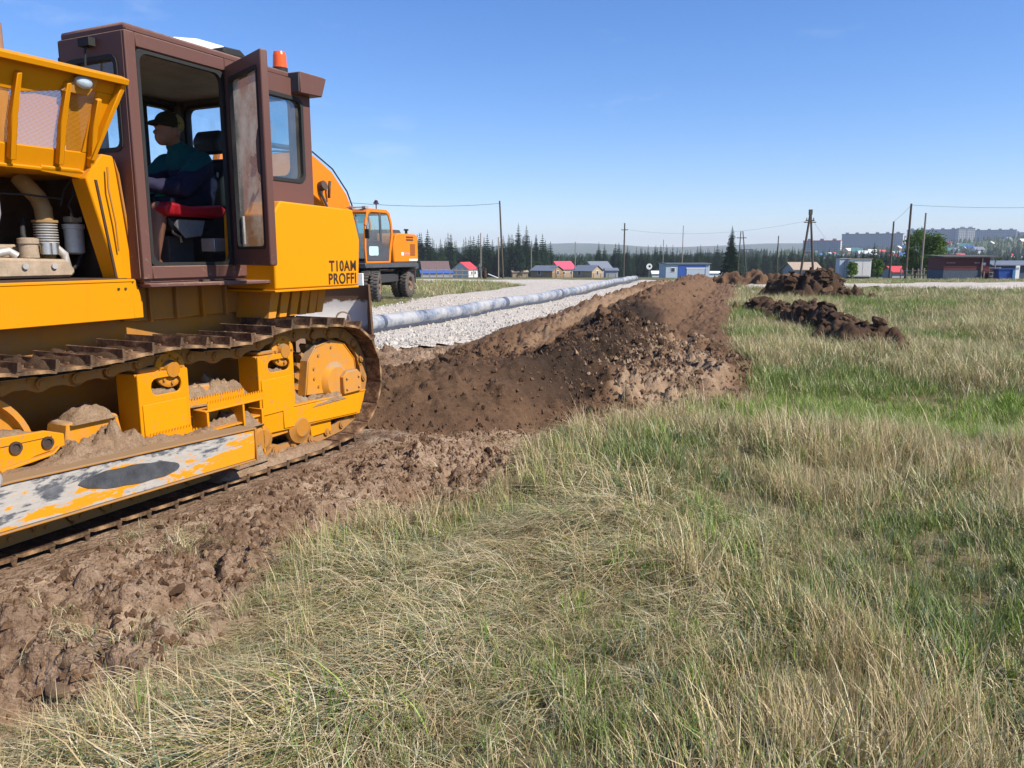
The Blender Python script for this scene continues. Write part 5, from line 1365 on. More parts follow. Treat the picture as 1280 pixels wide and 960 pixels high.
b = MB(); b.prism([(-.60, 2.42), (-.66, 2.56), (-1.5, 2.56), (-1.62, 2.42)], -.2, .7); ub(b, 'engine_cover', M['charcoal'], ex, 30, .02)
b = MB(); b.lathe([(0, 0), (.05, 0), (.05, .7), (.09, .7), (.09, 1), (0, 1)], (-1.72, .85, 2.40), (-1.72, .85, 2.60), 14); ub(b, 'air_cap', M['black'], ex, 40)
# cab: frame of pillars, curved top, glass
b = MB(); cy0, cy1 = .24, 1.2
prof_o = [(1.52, 1.34), (1.56, 1.9), (1.50, 2.75), (1.36, 3.10), (1.15, 3.22), (.15, 3.22), (-.06, 3.12), (-.20, 2.75), (-.26, 2.3), (-.10, 1.7), (-.05, 1.34)]
prof_i = [(1.44, 1.40), (1.47, 1.9), (1.41, 2.72), (1.29, 3.02), (1.12, 3.10), (.17, 3.10), (.03, 3.02), (-.10, 2.72), (-.15, 2.35), (.0, 1.8), (.04, 1.40)]
b.ring(prof_o, prof_i, cy1 - .06, cy1); b.ring(prof_o, prof_i, cy0, cy0 + .06)
for a, c in ((3, 4), (4, 5), (5, 6)):
    b.prism([prof_o[a], prof_o[c], prof_i[c], prof_i[a]], cy0 + .061, cy1 - .061)
cabx = ub(b, 'cab', M['orange'], ex, 30, .012)
dpan = [(1.435, 1.41), (.05, 1.41), (.01, 1.80), (.40, 1.98), (.60, 2.42), (1.43, 2.30)]
ub(MB().prism([(1.43, 1.41), (.05, 1.41), (.02, 1.95), (.52, 1.95), (.56, 2.12), (1.455, 2.12)], cy1 - .05, cy1 - .015), 'door_panel', M['charcoal'], cabx, 30, .01)
ub(MB().prism([(.62, 3.09), (.50, 3.09), (.44, 1.95), (.56, 1.95)], cy1 - .05, cy1 - .012), 'door_pillar', M['charcoal'], cabx, 30, .008)
ub(MB().add([(.02, cy1 - .03, 1.80), (1.46, cy1 - .03, 1.9), (1.41, cy1 - .03, 2.72), (1.29, cy1 - .03, 3.04), (.10, cy1 - .03, 3.08), (-.12, cy1 - .03, 2.5)], [(0, 1, 2, 3, 4, 5)]), 'side_glass', M['ex_glass'] if 'ex_glass' in M else M['glass_blue'], cabx, 0)
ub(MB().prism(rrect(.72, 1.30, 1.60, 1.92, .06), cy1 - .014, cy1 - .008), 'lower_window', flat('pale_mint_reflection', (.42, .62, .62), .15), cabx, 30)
ub(MB().add([(1.47, cy0 + .05, 1.5), (1.47, cy1 - .05, 1.5), (1.44, cy1 - .05, 2.7), (1.30, cy1 - .05, 3.05), (1.30, cy0 + .05, 3.05), (1.44, cy0 + .05, 2.7)], [(0, 1, 2, 5), (5, 2, 3, 4)]), 'windshield', M['glass_blue'], cabx, 0)
ub(MB().add([(0.02, cy0 + .03, 1.80), (1.46, cy0 + .03, 1.9), (1.41, cy0 + .03, 2.72), (1.29, cy0 + .03, 3.04), (.10, cy0 + .03, 3.08), (-.12, cy0 + .03, 2.5)], [(0, 1, 2, 3, 4, 5)]), 'side_glass', M['glass_blue'], cabx, 0)
ub(MB().box(.45, 1.0, .5, .95, 1.4, 1.85).box(.35, .52, .5, .95, 1.8, 2.5), 'operator_seat', M['seat_black'], ex, 30, .04)
ub(MB().box(-.04, 1.5, cy0 + .062, cy1 - .062, 1.342, 1.40), 'cab_floor', M['charcoal'], cabx)
b = MB(); b.tube([(1.5, 1.15, 2.65), (1.62, 1.32, 2.62), (1.62, 1.34, 2.45)], .018, 6); b.box(1.58, 1.63, 1.26, 1.42, 2.18, 2.50); ub(b, 'mirror', M['black'], ex, 30, .01)
b = MB(); b.cyl((.35, .9, 3.22), (.35, .9, 3.42), .02, n=8); b.lathe([(0, 0), (.07, 0), (.07, .7), (.03, 1), (0, 1)], (.35, .9, 3.42), (.35, .9, 3.56), 12); b.box(.22, .48, .86, .94, 3.43, 3.47); ub(b, 'beacon', flat('dull_beacon', (.05, .02, .03), .5), ex, 40)
b = MB(); b.box(1.05, 1.25, .35, .5, 3.22, 3.30); b.box(1.05, 1.25, .9, 1.05, 3.22, 3.30); b.tube([(1.3, .3, 3.26), (1.3, 1.1, 3.26)], .02, 6); ub(b, 'roof_lamps', M['grey'], ex, 30)
# boom, stick, bucket
bt = [(.0, 1.85), (.30, 2.85), (.85, 3.75), (1.65, 4.45), (2.6, 4.88), (3.5, 4.95), (4.6, 4.70), (5.8, 4.20), (6.6, 4.02)]
bo = [(.62, 1.55), (1.15, 2.30), (1.75, 2.95), (2.35, 3.42), (2.95, 3.72), (3.6, 3.86), (4.6, 3.90), (5.8, 3.86), (6.6, 3.78)]
b = MB(); b.prism(bt + list(reversed(bo)), -.36, .0); bm_ = ub(b, 'boom', M['orange'], ex, 25, .02)
b = MB(); b.tube([(.3, -.02, 3.0), (.85, .02, 3.85), (1.65, .02, 4.55), (2.7, .02, 5.0), (4.6, .02, 4.80), (6.2, .02, 4.25)], .025, 6); ub(b, 'boom_hose', M['black'], bm_, 40)
for y in (-.45, .08):
    b = MB(); b.cyl((1.0, y, 1.6), (1.75, y, 2.75), .075, n=12); b.cyl((1.75, y, 2.75), (2.45, y, 3.75), .045, n=10); ub(b, 'boom_cylinder', M['charcoal'], bm_, 40)
b = MB(); b.cyl((2.9, -.18, 5.05), (4.8, -.18, 5.0), .08, n=12); b.cyl((4.8, -.18, 5.0), (6.2, -.18, 4.75), .05, n=10); ub(b, 'stick_cylinder', M['charcoal'], bm_, 40)
b = MB(); b.cyl((2.35, .02, 3.9), (2.35, .20, 3.95), .16, n=14); b.tube([(2.0, .1, 3.55), (2.05, .16, 3.9), (2.0, .16, 4.1)], .05, 8); ub(b, 'boom_lamp', M['steel_dark'], bm_, 40)
b = MB(); b.prism([(6.2, 4.75), (6.75, 4.5), (7.0, 3.6), (7.1, 1.9), (6.9, 1.85), (6.55, 3.4), (6.35, 4.0)], -.33, -.03); ub(b, 'stick', M['orange'], ex, 25, .02)
bkp = [(7.15, 1.95), (7.35, 1.2), (7.1, .55), (6.6, .25), (6.05, .45), (6.1, .55), (6.6, .40), (6.98, .62), (7.18, 1.15), (6.85, 1.9)]
b = MB(); b.prism(bkp, -.65, .30); ub(b, 'bucket', M['steel_dark'], ex, 30, .01)

# ------------------------------------------------------------------ poles and wires
def gx(px, Y): return (px - 640) / 960 * .986 * Y
def pole(px, Y, h, r, label, mat='pole', arm=None, lean=0.0, stay=None):
    x = gx(px, Y); z0 = float(base_z(x, Y))
    p = thing('power_pole', label, 'pole', (x, Y, z0), 0, None)
    MB().cyl((0, 0, -.5), (lean, 0, h), r, r * .72, 10).build('shaft', M[mat], p, 40)
    if arm:
        for q in arm: 
            b = MB(); b.box(-q[1] / 2, q[1] / 2, -.06, .06, q[0] - .06, q[0] + .06); b.build('crossarm', M[mat], p, 30)
            for s in (-.42, .42):
                b = MB(); b.lathe([(0, 0), (.04, .1), (.05, .5), (.03, 1), (0, 1)], (q[1] * s, 0, q[0] + .06), (q[1] * s, 0, q[0] + .28), 8); b.build('insulator', M['white'], p, 40)
    return p, Vector((x + lean, Y, z0 + h))
pA = pole(629, 92, 9.0, .13, 'dark leaning wooden pole on the verge near the white plank', lean=-.4)[1]
pB = pole(780, 130, 9.0, .15, 'dark pole with short crossarm rising behind the pale pipe end', arm=[(7.9, 1.1)])[1]
pole(520, 1.0 * 210, 10, .13, 'slim pole partly hidden behind the excavator', 'pole_pale') if False else None
pD = pole(601, 150, 8.5, .13, 'pale pole standing beside the red roofed house', 'pole_pale')[1]
pE = pole(623, 120, 6.2, .11, 'short grey pole beside the leaning dark pole', 'pole_pale')[1]
pole(664, 200, 9.0, .12, 'thin pole at the gable of the dark roofed cabin', 'pole_pale')
pole(719, 190, 8.6, .13, 'thin pole between the two tan cabins', 'pole_pale')
pole(853, 260, 17, .16, 'tall thin mast rising behind the blue building', 'pole_pale')
pole(829, 230, 11, .13, 'thin mast at the left end of the blue building', 'pole_pale')
pF = pole(972, 120, 6.4, .11, 'bare pole left of the two-legged pole', 'pole')[1]
pG = pole(1114, 96, 6.9, .13, 'short dark pole beside the white hut', 'pole')[1]
pH = pole(1134, 88, 8.3, .15, 'tall dark pole carrying a wire beside the leafy tree', 'pole')[1]
pI = pole(1153, 92, 7.6, .13, 'grey pole standing in front of the leafy tree', 'pole_pale')[1]
x = gx(926, 160); z0 = float(base_z(x, 160)); tp = thing('power_pole', 'braced twin pole with two crossarms beside the lone spruce', 'pole', (x, 160, z0))
MB().cyl((-.5, 0, -.5), (-.2, 0, 9.4), .14, .1, 8).build('shaft', M['pole'], tp, 40); MB().cyl((1.5, 0, -.5), (.2, 0, 9.4), .14, .1, 8).build('shaft', M['pole'], tp, 40)
MB().box(-1.0, 1.0, -.08, .08, 8.0, 8.15).build('crossarm', M['pole'], tp, 30); MB().box(-.4, 2.6, -.08, .08, 5.6, 5.75).build('crossarm', M['pole'], tp, 30)
Y = 104; x = gx(1010, Y); z0 = float(base_z(x, Y)); ap = thing('power_pole', 'two-legged pole with boxed top standing behind the tall clod heap', 'pole', (x, Y, z0))
MB().cyl((-.95, 0, -.5), (-.02, 0, 8.6), .16, .13, 10).build('leg', M['pole'], ap, 40); MB().cyl((.95, 0, -.5), (.02, 0, 8.6), .16, .13, 10).build('leg', M['pole'], ap, 40)
MB().box(-.55, .55, -.14, .14, 7.5, 7.66).build('crossarm', M['pole'], ap, 30); MB().box(-.75, .75, -.2, .2, 7.28, 7.4).build('crossarm', M['pole'], ap, 30)
MB().box(-.2, .2, -.18, .18, 8.3, 9.0).build('top_block', M['pole'], ap, 30); MB().box(-.55, .55, -.08, .08, 3.3, 3.44).build('brace', M['pole'], ap, 30)
for s in (-.45, 0, .45):
    MB().lathe([(0, 0), (.06, .1), (.07, .5), (.04, 1), (0, 1)], (s, 0, 7.66), (s, 0, 7.95), 8).build('insulator', M['pole'], ap, 40)
def wire(a, b, sag, label, r=.012):
    pts = [a.lerp(b, k / 16) - Vector((0, 0, sag * 4 * (k / 16) * (1 - k / 16))) for k in range(17)]
    o = MB().tube(pts, r, 5).build('wire', M['black'], None, 40); return tag(o, label, 'wire', None)
wire(pA - Vector((0, 0, .3)), Vector((-24, 68, 7.2)), .8, 'overhead wire running from the leaning pole over the excavator', .022)
wire(pH - Vector((0, 0, .15)), Vector((gx(1420, 80), 80, pH.z - .4)), .4, 'overhead wire leaving the tall dark pole past the kiosk', .016)
wire(pG, pH - Vector((0, 0, .15)), .1, 'short wire between the short and tall dark poles', .014)
wire(Vector((x + .3, Y, z0 + 7.7)), Vector((gx(1048, 150), 150, 2.3)), .5, 'wire dropping from the two-legged pole to the town', .012)
wire(pB - Vector((0, 0, 1.0)), Vector((gx(1010, 104), 104, z0 + 7.6)), 1.2, 'faint wire from the crossarm pole to the two-legged pole', .011)

# ------------------------------------------------------------------ buildings of the village
ROOF = {'red': flat('red_roof', (0.50, 0.05, 0.06), 0.6, 0, 0.15), 'pink': flat('pink_red_roof', (0.55, 0.07, 0.12), 0.6, 0, 0.15), 'brown': flat('brown_roof', (0.14, 0.09, 0.085), 0.7), 'grey': flat('slate_roof', (0.15, 0.17, 0.21), 0.6),
        'blue': flat('blue_roof', (0.05, 0.12, 0.40), 0.5), 'tan': flat('tan_roof', (0.36, 0.28, 0.21), 0.7), 'teal': flat('teal_roof', (.05, .2, .19), .6), 'white': M['white']}
WALL = {'log': flat('log_wall', (0.30, 0.19, 0.10), 0.85, 0, 0.3), 'tan': flat('tan_wall', (0.40, 0.29, 0.18), 0.85, 0, 0.15), 'white': flat('white_wall', (0.66, 0.64, 0.60), 0.8, 0, 0.1), 'dark': flat('dark_wall', (0.085, 0.075, 0.07), 0.85),
        'grey': flat('grey_wall', (0.32, 0.33, 0.34), 0.8), 'blue': flat('blue_wall', (0.03, 0.09, 0.34), 0.55), 'steel': flat('pale_steel_wall', (0.42, 0.47, 0.52), 0.5), 'maroon': flat('maroon_wall', (0.12, 0.028, 0.028), 0.7, 0, 0.25), 'slate': flat('slate_blue_wall', (0.065, 0.085, 0.115), 0.7)}
PANE = flat('window_dark', (0.05, 0.06, 0.075), 0.2, 0, 0.2)
def house(px, Y, w, d, h, rh, wall, roofk, label, rz=0.0, wins=((-.5, 0), (.4, 0)), name='house', cat='house', door=None):
    x = gx(px, Y); z0 = float(base_z(x, Y)) - .1
    t = thing(name, label, cat, (x, Y, z0), R(rz))
    MB().prism([(-d / 2, 0), (d / 2, 0), (d / 2, h), (0, h + rh * .98), (-d / 2, h)], -w / 2, w / 2, 'x').build('wall', WALL[wall], t, 30)
    rf_ = MB(); o = .35; th = .10
    k = rh / (d / 2); e_ = d / 2 + o
    rf_.prism([(-e_, h - k * o), (0, h + rh), (e_, h - k * o), (e_, h - k * o + th), (0, h + rh + th), (-e_, h - k * o + th)], -w / 2 - .3, w / 2 + .3, 'x'); rf_.build('roof', ROOF[roofk], t, 30)
    for u, s in wins:
        f = MB().box(u * w / 2 - .5, u * w / 2 + .5, -d / 2 - .06, -d / 2 - .005, h * .38, h * .38 + 1.1).build('window', M['white'], t, 30)
        MB().box(u * w / 2 - .4, u * w / 2 + .4, -d / 2 - .09, -d / 2 - .062, h * .38 + .1, h * .38 + 1.0).build('pane', PANE, f, 30)
    f = MB().box(w / 2 + .005, w / 2 + .05, -.5, .5, h * .4, h * .4 + 1.1).build('window', M['white'], t, 30); MB().box(w / 2 + .052, w / 2 + .07, -.4, .4, h * .4 + .1, h * .4 + 1.0).build('pane', PANE, f, 30)
    return t
t = house(543, 250, 8.5, 7, 2.6, 2.6, 'dark', 'brown', 'brown roofed house with a blue lean-to beside the excavator', 12)
MB().prism([(-3.6, 2.3), (-6.6, 1.5), (-6.6, 1.62), (-3.6, 2.5)], -5.2, 5.2, 'x').build('lean_to_roof', ROOF['blue'], t, 30); MB().box(-5, 5, -6.3, -6.2, 0, 1.55).build('lean_to_wall', WALL['grey'], t, 30)
house(581, 265, 6.2, 6.5, 2.9, 2.3, 'white', 'red', 'white house with bright red roof in front of the spruces', 62, ((-.3, 0), (.4, 0)))
house(649, 300, 6.0, 4.5, 2.2, .9, 'tan', 'tan', 'small tan shed below the tall pair of spruces', 10, ())
house(684, 195, 6.5, 4.8, 1.9, 1.1, 'log', 'grey', 'log cabin with slate roof left of the pink roof', -38, ((-.2, 0),))
house(703, 262, 7.0, 6.0, 3.0, 2.4, 'tan', 'pink', 'log house with pink red roof behind the cabins', 35)
house(735, 190, 5.6, 4.6, 1.8, 1.2, 'tan', 'grey', 'tan cabin with slate roof right of the pink roof', -40, ((-.3, 0),))
house(747, 268, 8.0, 6.5, 3.2, 2.3, 'grey', 'grey', 'grey gabled house behind the tan cabin', 30)
house(764, 230, 3.6, 3.2, 2.2, .6, 'grey', 'grey', 'small grey hut right of the grey gabled house', 5, ())
house(1003, 118, 4.2, 3.4, 1.5, .9, 'grey', 'tan', 'tan roofed shed behind the tall clod heap', 8, ())
house(1119, 125, 2.2, 2.4, 1.2, .7, 'grey', 'red', 'small red roofed shed between the dark poles', 10, ())
house(893, 320, 6, 4, 1.8, .7, 'white', 'white', 'low white roofed shed right of the blue building', 0, ())
house(822, 300, 4.2, 3, 1.6, .9, 'white', 'white', 'small white tent roof left of the blue building', 0, ())
# blue building
Y = 150; x = gx(857, Y); z0 = float(base_z(x, Y)) - .1; t = thing('blue_building', 'blue and pale steel service building at the end of the bank', 'building', (x, Y, z0), R(4))
MB().box(-4.3, 4.2, -2, 3, 0, 2.75).build('wall', WALL['steel'], t, 30); MB().box(-1.9, 3.4, -2.08, -2.005, .0, 2.5).build('front_panel', WALL['blue'], t, 30)
MB().box(-4.5, 4.4, -2.3, 3.2, 2.752, 2.92).build('roof', ROOF['grey'], t, 30); sh_ = MB().box(-.3, 3.2, -2.16, -2.082, .05, 1.85).build('roller_shutter', WALL['steel'], t, 30)
MB().box(-.4, 3.3, -2.2, -2.162, 1.86, 2.05).build('shutter_box', M['white'], sh_, 30); f = MB().box(-3.4, -2.5, -2.05, -2.005, 1.2, 2.1).build('window', M['white'], t, 30); MB().box(-3.3, -2.6, -2.07, -2.052, 1.3, 2.0).build('pane', PANE, f, 30)
# round sign
Y = 120; x = gx(812, Y); z0 = float(base_z(x, Y)); t = thing('road_sign', 'round white sign on a post left of the blue building', 'sign', (x, Y, z0))
MB().cyl((0, 0, -.3), (0, 0, 1.75), .035, n=8).build('post', M['grey'], t, 40); MB().cyl((0, -.05, 1.75), (0, -.02, 1.75), .46, n=24).build('sign_disc', M['white'], t, 40); MB().lathe([(.0, 0), (.2, 0), (.2, 1), (0, 1)], (.05, -.06, 1.78), (.05, -.051, 1.78), 5).build('sign_mark', M['black'], t, 30)
# white hut
Y = 86; x = gx(1075, Y); z0 = float(base_z(x, Y)); t = thing('white_hut', 'white two-doored metal hut behind the side road', 'hut', (x, Y, z0), R(-5))
MB().box(-1.25, 1.0, -.8, .9, .25, 2.12).build('wall', M['white'], t, 30); MB().box(-1.35, 1.1, -.92, 1.0, 2.122, 2.2).build('roof', ROOF['tan'], t, 30); MB().box(-1.2, .95, -.7, .8, -.2, .25).build('base', WALL['dark'], t, 30)
MB().box(-.75, .05, -.83, -.803, .35, 2.02).build('door', WALL['white'], t, 30); MB().box(.12, .92, -.83, -.803, .35, 2.02).build('door', WALL['white'], t, 30)
x2 = gx(1058, Y); t = thing('grey_cabinet', 'grey metal cabinet beside the white hut', 'cabinet', (x2, Y + .6, z0)); MB().box(-.65, .5, -.5, .5, .1, 2.15).build('wall', WALL['steel'], t, 30, .02); MB().box(-.7, .55, -.56, .55, 2.152, 2.24).build('lid', WALL['grey'], t, 30); MB().box(-.1, -.08, -.515, -.501, .2, 2.0).build('door_seam', WALL['dark'], t, 30)
# maroon kiosk
Y = 66; x = gx(1205, Y); z0 = float(base_z(x, Y)) - .05; kx = thing('kiosk', 'long maroon and slate kiosk beside the side road', 'kiosk', (x, Y, z0), R(-3))
MB().box(-2.15, 1.55, -1.2, 1.6, .95, 2.0).build('upper_wall', WALL['maroon'], kx, 30); MB().box(-2.17, .85, -1.24, 1.6, 0, .93).build('lower_wall', WALL['slate'], kx, 30); MB().box(.86, 1.55, -1.2, 1.6, 0, .948).build('porch_wall', WALL['maroon'], kx, 30)
MB().prism([(-1.5, 2.0), (1.9, 2.12), (1.9, 2.2), (-1.5, 2.08)], -2.4, 2.35, 'x').build('roof', WALL['dark'], kx, 30); MB().box(.84, .93, -1.34, -1.25, 0, 1.95).build('porch_post', M['plank'], kx, 30); MB().box(1.9, 1.98, -1.34, -1.25, 0, 1.98).build('porch_post', M['plank'], kx, 30)
for zz_ in (1.18, 1.42, 1.66, 1.88): MB().box(-2.16, 1.56, -1.225, -1.202, zz_, zz_ + .02).build('siding_joint', WALL['dark'], kx, 30)
MB().box(-2.0, -1.25, -1.23, -1.203, 1.50, 1.60).build('sign_board', flat('faded_sign', (.30, .16, .15), .7), kx, 30); MB().box(.30, .72, -1.23, -1.203, 1.50, 1.60).build('sign_board', flat('faded_sign', (.34, .20, .18), .7), kx, 30)
MB().cyl((1.12, -1.22, 1.45), (1.12, -1.203, 1.45), .12, n=16).build('round_sign', M['white'], kx, 30); MB().box(.98, 1.9, -1.5, -1.3, .88, .95).build('counter', WALL['maroon'], kx, 30); MB().box(1.0, 1.06, -1.48, -1.42, 0, .88).build('counter_leg', M['plank'], kx, 30); MB().box(1.42, 1.48, -1.48, -1.42, 0, .88).build('counter_leg', M['plank'], kx, 30); MB().box(1.80, 1.86, -1.48, -1.42, 0, .88).build('counter_leg', M['plank'], kx, 30)
# containers and panels right of the kiosk
x = gx(1258, 64); z0 = float(base_z(x, 64)); t = thing('blue_bin', 'open blue metal bin beside the maroon kiosk', 'bin', (x, 64, z0), R(-12)); MB().prism([(-.55, .05), (.55, .05), (.65, .92), (-.65, .92)], -.5, .5).build('tub', WALL['blue'], t, 30, .02); MB().box(-.68, .68, -.54, .54, .921, .98).build('rim', WALL['blue'], t, 30); MB().box(.40, .60, -.60, -.53, -.05, .90).build('side_rail', flat('light_blue', (.12, .36, .60), .5), t, 30)
x = gx(1274, 63); z0 = float(base_z(x, 63)); t = thing('white_hoarding', 'white board leaning on the fence beside the blue bin', 'board', (x, 63, z0)); MB().box(-.16, .16, -.04, .04, -.05, 1.2).build('board', M['white'], t, 30); MB().box(-.10, .10, -.06, -.042, .9, 1.05).build('stripe', WALL['grey'], t, 30)
# dark long shed behind bin, low sheds far right
house(1262, 84, 5.5, 3.5, 1.6, .35, 'slate', 'grey', 'low slate shed behind the blue bin', 0, ())
house(1236, 150, 4, 4, 1.8, 1.0, 'white', 'white', 'white roofed shed behind the maroon kiosk', 10, ())
house(1208, 230, 8, 6, 2.8, 2.2, 'white', 'grey', 'pale house with slate roof above the kiosk', 20, ())

# fences: posts and rails one by one
def fence(px0, px1, Y0, Y1, n, h, label, rails=(.35, .8), mat='pole_pale'):
    a = Vector((gx(px0, Y0), Y0, 0)); c = Vector((gx(px1, Y1), Y1, 0)); t = thing('rail_fence', label, 'fence', (a.x, a.y, float(base_z(a.x, a.y))))
    pts = [a.lerp(c, k / n) for k in range(n + 1)]
    for p in pts: z = float(base_z(p.x, p.y)) - t.location.z; MB().box(p.x - a.x - .05, p.x - a.x + .05, p.y - a.y - .05, p.y - a.y + .05, z - .2, z + h + rnd.uniform(-.05, .1)).build('fence_post', M[mat], t, 30)
    for p, q in zip(pts[:-1], pts[1:]):
        for rz in rails:
            z0_ = float(base_z(p.x, p.y)) - t.location.z + rz * h; z1_ = float(base_z(q.x, q.y)) - t.location.z + rz * h
            MB().tube([(p.x - a.x, p.y - a.y - .07, z0_), (q.x - a.x, q.y - a.y - .07, z1_)], .035, 5).build('rail', M[mat], t, 30)
fence(527, 592, 78, 92, 8, 1.15, 'pale rail fence on the verge behind the excavator')
fence(1128, 1172, 80, 78, 6, 1.05, 'grey rail fence left of the maroon kiosk')
fence(1238, 1252, 68, 68, 2, 1.1, 'short rail fence between kiosk and blue bin', (.3, .6, .95))
fence(640, 770, 170, 170, 14, .9, 'long dark rail fence in front of the cabins', (.3, .6, .9), 'pole')
# someone standing on the verge, and a plank
x = gx(599, 88); z0 = float(base_z(x, 88)); t = thing('person', 'person in dark clothes standing on the verge with a bag', 'person', (x, 88, z0), R(20))
bd2 = [((0, 0, .95), (0, .02, 1.35), .14, .16), ((0, .02, 1.40), (0, .03, 1.50), .055, .05), ((0, .02, 1.62), (.085, .10, .12))]
cl2 = [((0, 0, .90), (0, .02, 1.36), .17, .18), ((-.14, 0, 1.38), (.14, 0, 1.38), .09, .09)]
for sg in (1, -1):
    bd2 += [((sg * .10, 0, .92), (sg * .12, -.02, .50), .08, .06), ((sg * .12, -.02, .50), (sg * .13, .03, .08), .055, .04), ((sg * .13, .03, .05), (sg * .14, -.14, .04), .04, .035), ((sg * .19, 0, 1.38), (sg * .26, .02, 1.12), .05, .04), ((sg * .26, .02, 1.12), (sg * .24, -.10, .88), .038, .03), ((sg * .24, -.10, .87), (sg * .24, -.13, .80), .032, .02)]
    cl2 += [((sg * .10, 0, .92), (sg * .12, -.02, .50), .105, .085), ((sg * .12, -.02, .50), (sg * .13, .03, .12), .08, .065), ((sg * .19, 0, 1.38), (sg * .26, .02, 1.12), .075, .065), ((sg * .26, .02, 1.12), (sg * .245, -.08, .92), .06, .05)]
blob_mesh('body', bd2, [skin_m], .02, 3, t); blob_mesh('clothes', cl2, [M['charcoal']], .022, 3, t); blob_mesh('hair', [((0, .03, 1.67), (.09, .10, .09))], [M['black']], .02, 2, t)
x2 = x + .62; t = thing('bag', 'dark sack standing on the verge beside the person', 'bag', (x2, 88.1, z0)); blob_mesh('sack', [((0, 0, .2), (0, 0, .75), .26, .2), ((0, 0, .8), (.05, 0, 1.05), .1, .16)], [M['clod_dark']], .03, 4, t)
x = gx(616, 86); z0 = float(base_z(x, 86)); o = MB().box(-.7, .7, -.1, .1, .0, .05).build('plank', M['white'], None, 30, .005); o.location = (x, 86, z0 + .30); o.rotation_euler = (0, R(17), R(-35)); tag(o, 'white plank lying beside the dark clad person', 'plank')
# ------------------------------------------------------------------ trees
def leafmat(name, c0, c1, trans=0.25):
    t = NT(name); inf = t.node('ShaderNodeObjectInfo').outputs['Random']
    n = t.noise(t.coords(), 1.3, 3, 0.6); n2 = t.noise(t.coords(), 9, 2, 0.6)
    k = t.math('ADD', t.math('MULTIPLY', n, 0.45), t.math('ADD', t.math('MULTIPLY', n2, 0.25), t.math('MULTIPLY', inf, 0.3)))
    col = t.ramp(k, [(0.3, c0), (0.72, c1)])
    d = t.node('ShaderNodeBsdfDiffuse', inp={0: col}); tr = t.node('ShaderNodeBsdfTranslucent', inp={0: col})
    m = t.node('ShaderNodeMixShader', inp={0: trans, 1: d.outputs[0], 2: tr.outputs[0]}); t.l.new(m.outputs[0], t.out.inputs[0]); return t.mat
M['needle'] = leafmat('spruce_needles', (0.010, 0.025, 0.010), (0.032, 0.062, 0.020), 0.1)
M['leaf'] = leafmat('poplar_leaves', (0.065, 0.12, 0.025), (0.17, 0.26, 0.06), 0.35)
M['leaf2'] = leafmat('young_larch', (0.05, 0.085, 0.028), (0.10, 0.145, 0.05), 0.25)
M['bark'] = wood('bark', (0.09, 0.07, 0.055))

def spruce_mesh(seed, H, W, levels, per, mat='needle'):
    r = random.Random(seed); v = []; f = []
    def tri(a, b, c): o = len(v); v.extend([a, b, c]); f.append((o, o + 1, o + 2))
    for i in range(levels):
        u = i / (levels - 1); z = H * (0.08 + 0.91 * u); L = W * (1 - u) ** 0.85 * r.uniform(.75, 1.15) + 0.10
        if u < .1: L *= .75
        for k in range(per):
            a = 2 * math.pi * (k + r.random() * .8) / per + i * 1.1; Lk = L * r.uniform(.65, 1.18)
            dx, dy = math.cos(a), math.sin(a); px, py = -dy, dx
            dr = Lk * r.uniform(.18, .42); n = 4
            for s in range(n):
                t0 = s / n; t1 = (s + 1.15) / n; w0 = Lk * .60 * (1 - t0 * .7) * r.uniform(.7, 1.3)
                for sg in (-1, 1):
                    A = Vector((dx * Lk * t0, dy * Lk * t0, z - dr * t0 * t0)); B = Vector((dx * Lk * t1, dy * Lk * t1, z - dr * t1 * t1 + .05 * Lk))
                    C = A.lerp(B, .65) + Vector((px, py, 0)) * sg * w0 + Vector((0, 0, -w0 * r.uniform(.4, .9)))
                    tri(A, B, C)
    for k in range(5):
        a = k * 1.257; tri(Vector((0, 0, H * 1.02)), Vector((.09 * math.cos(a), .09 * math.sin(a), H * .94)), Vector((.09 * math.cos(a + 1.2), .09 * math.sin(a + 1.2), H * .93)))
    me = bpy.data.meshes.new('crown'); me.from_pydata([tuple(q) for q in v], [], f); me.materials.append(M[mat]); return me
def trunk_mesh(H, r0):
    return MB().cyl((0, 0, -.4), (0, 0, H * .97), r0, r0 * .12, 7).mesh('trunk', [M['bark']], 40)
SPR = [(spruce_mesh(40 + i, h, w, lv, 10), trunk_mesh(h, .2), h) for i, (h, w, lv) in enumerate(((13, 2.5, 30), (15, 2.7, 33), (11, 2.3, 26), (14, 2.0, 31), (9, 2.1, 22)))]
def tree(kind, x, y, s, label, name='spruce_tree', group=None):
    c, tr, h = kind; t = thing(name, label, 'tree', (x, y, float(base_z(x, y))), rnd.uniform(0, 6.28), group); t.scale = (s, s, s)
    obj('crown', c, t); obj('trunk', tr, t); return t
rnd.seed(77)
def row(px0, px1, n, Y0, Y1, h0, h1, label, group):
    for k in range(n):
        px = px0 + (px1 - px0) * (k + rnd.uniform(-.4, .4)) / n; Y = rnd.uniform(Y0, Y1); K = SPR[rnd.randrange(5)]
        tree(K, gx(px, Y), Y, rnd.uniform(h0, h1) / K[2], label, 'spruce_tree', group)
LBL1 = 'dark spruce in the dense row behind the red roofed house'
row(515, 690, 70, 300, 350, 12.5, 18.5, LBL1, 'spruces behind the red roofed house')
for px, Y, h in ((648, 300, 20.5), (658, 303, 20), (640, 308, 17), (670, 310, 17), (629, 300, 16)):
    K = SPR[1] if h > 15 else SPR[0]; tree(K, gx(px, Y), Y, h / K[2], LBL1, 'spruce_tree', 'spruces behind the red roofed house')
row(745, 905, 64, 330, 390, 10, 15, 'spruce in the far row behind the blue building', 'spruces behind the blue building')
row(690, 745, 9, 380, 430, 8, 12, 'low spruce behind the pink roofed house', 'spruces behind the pink roofed house')
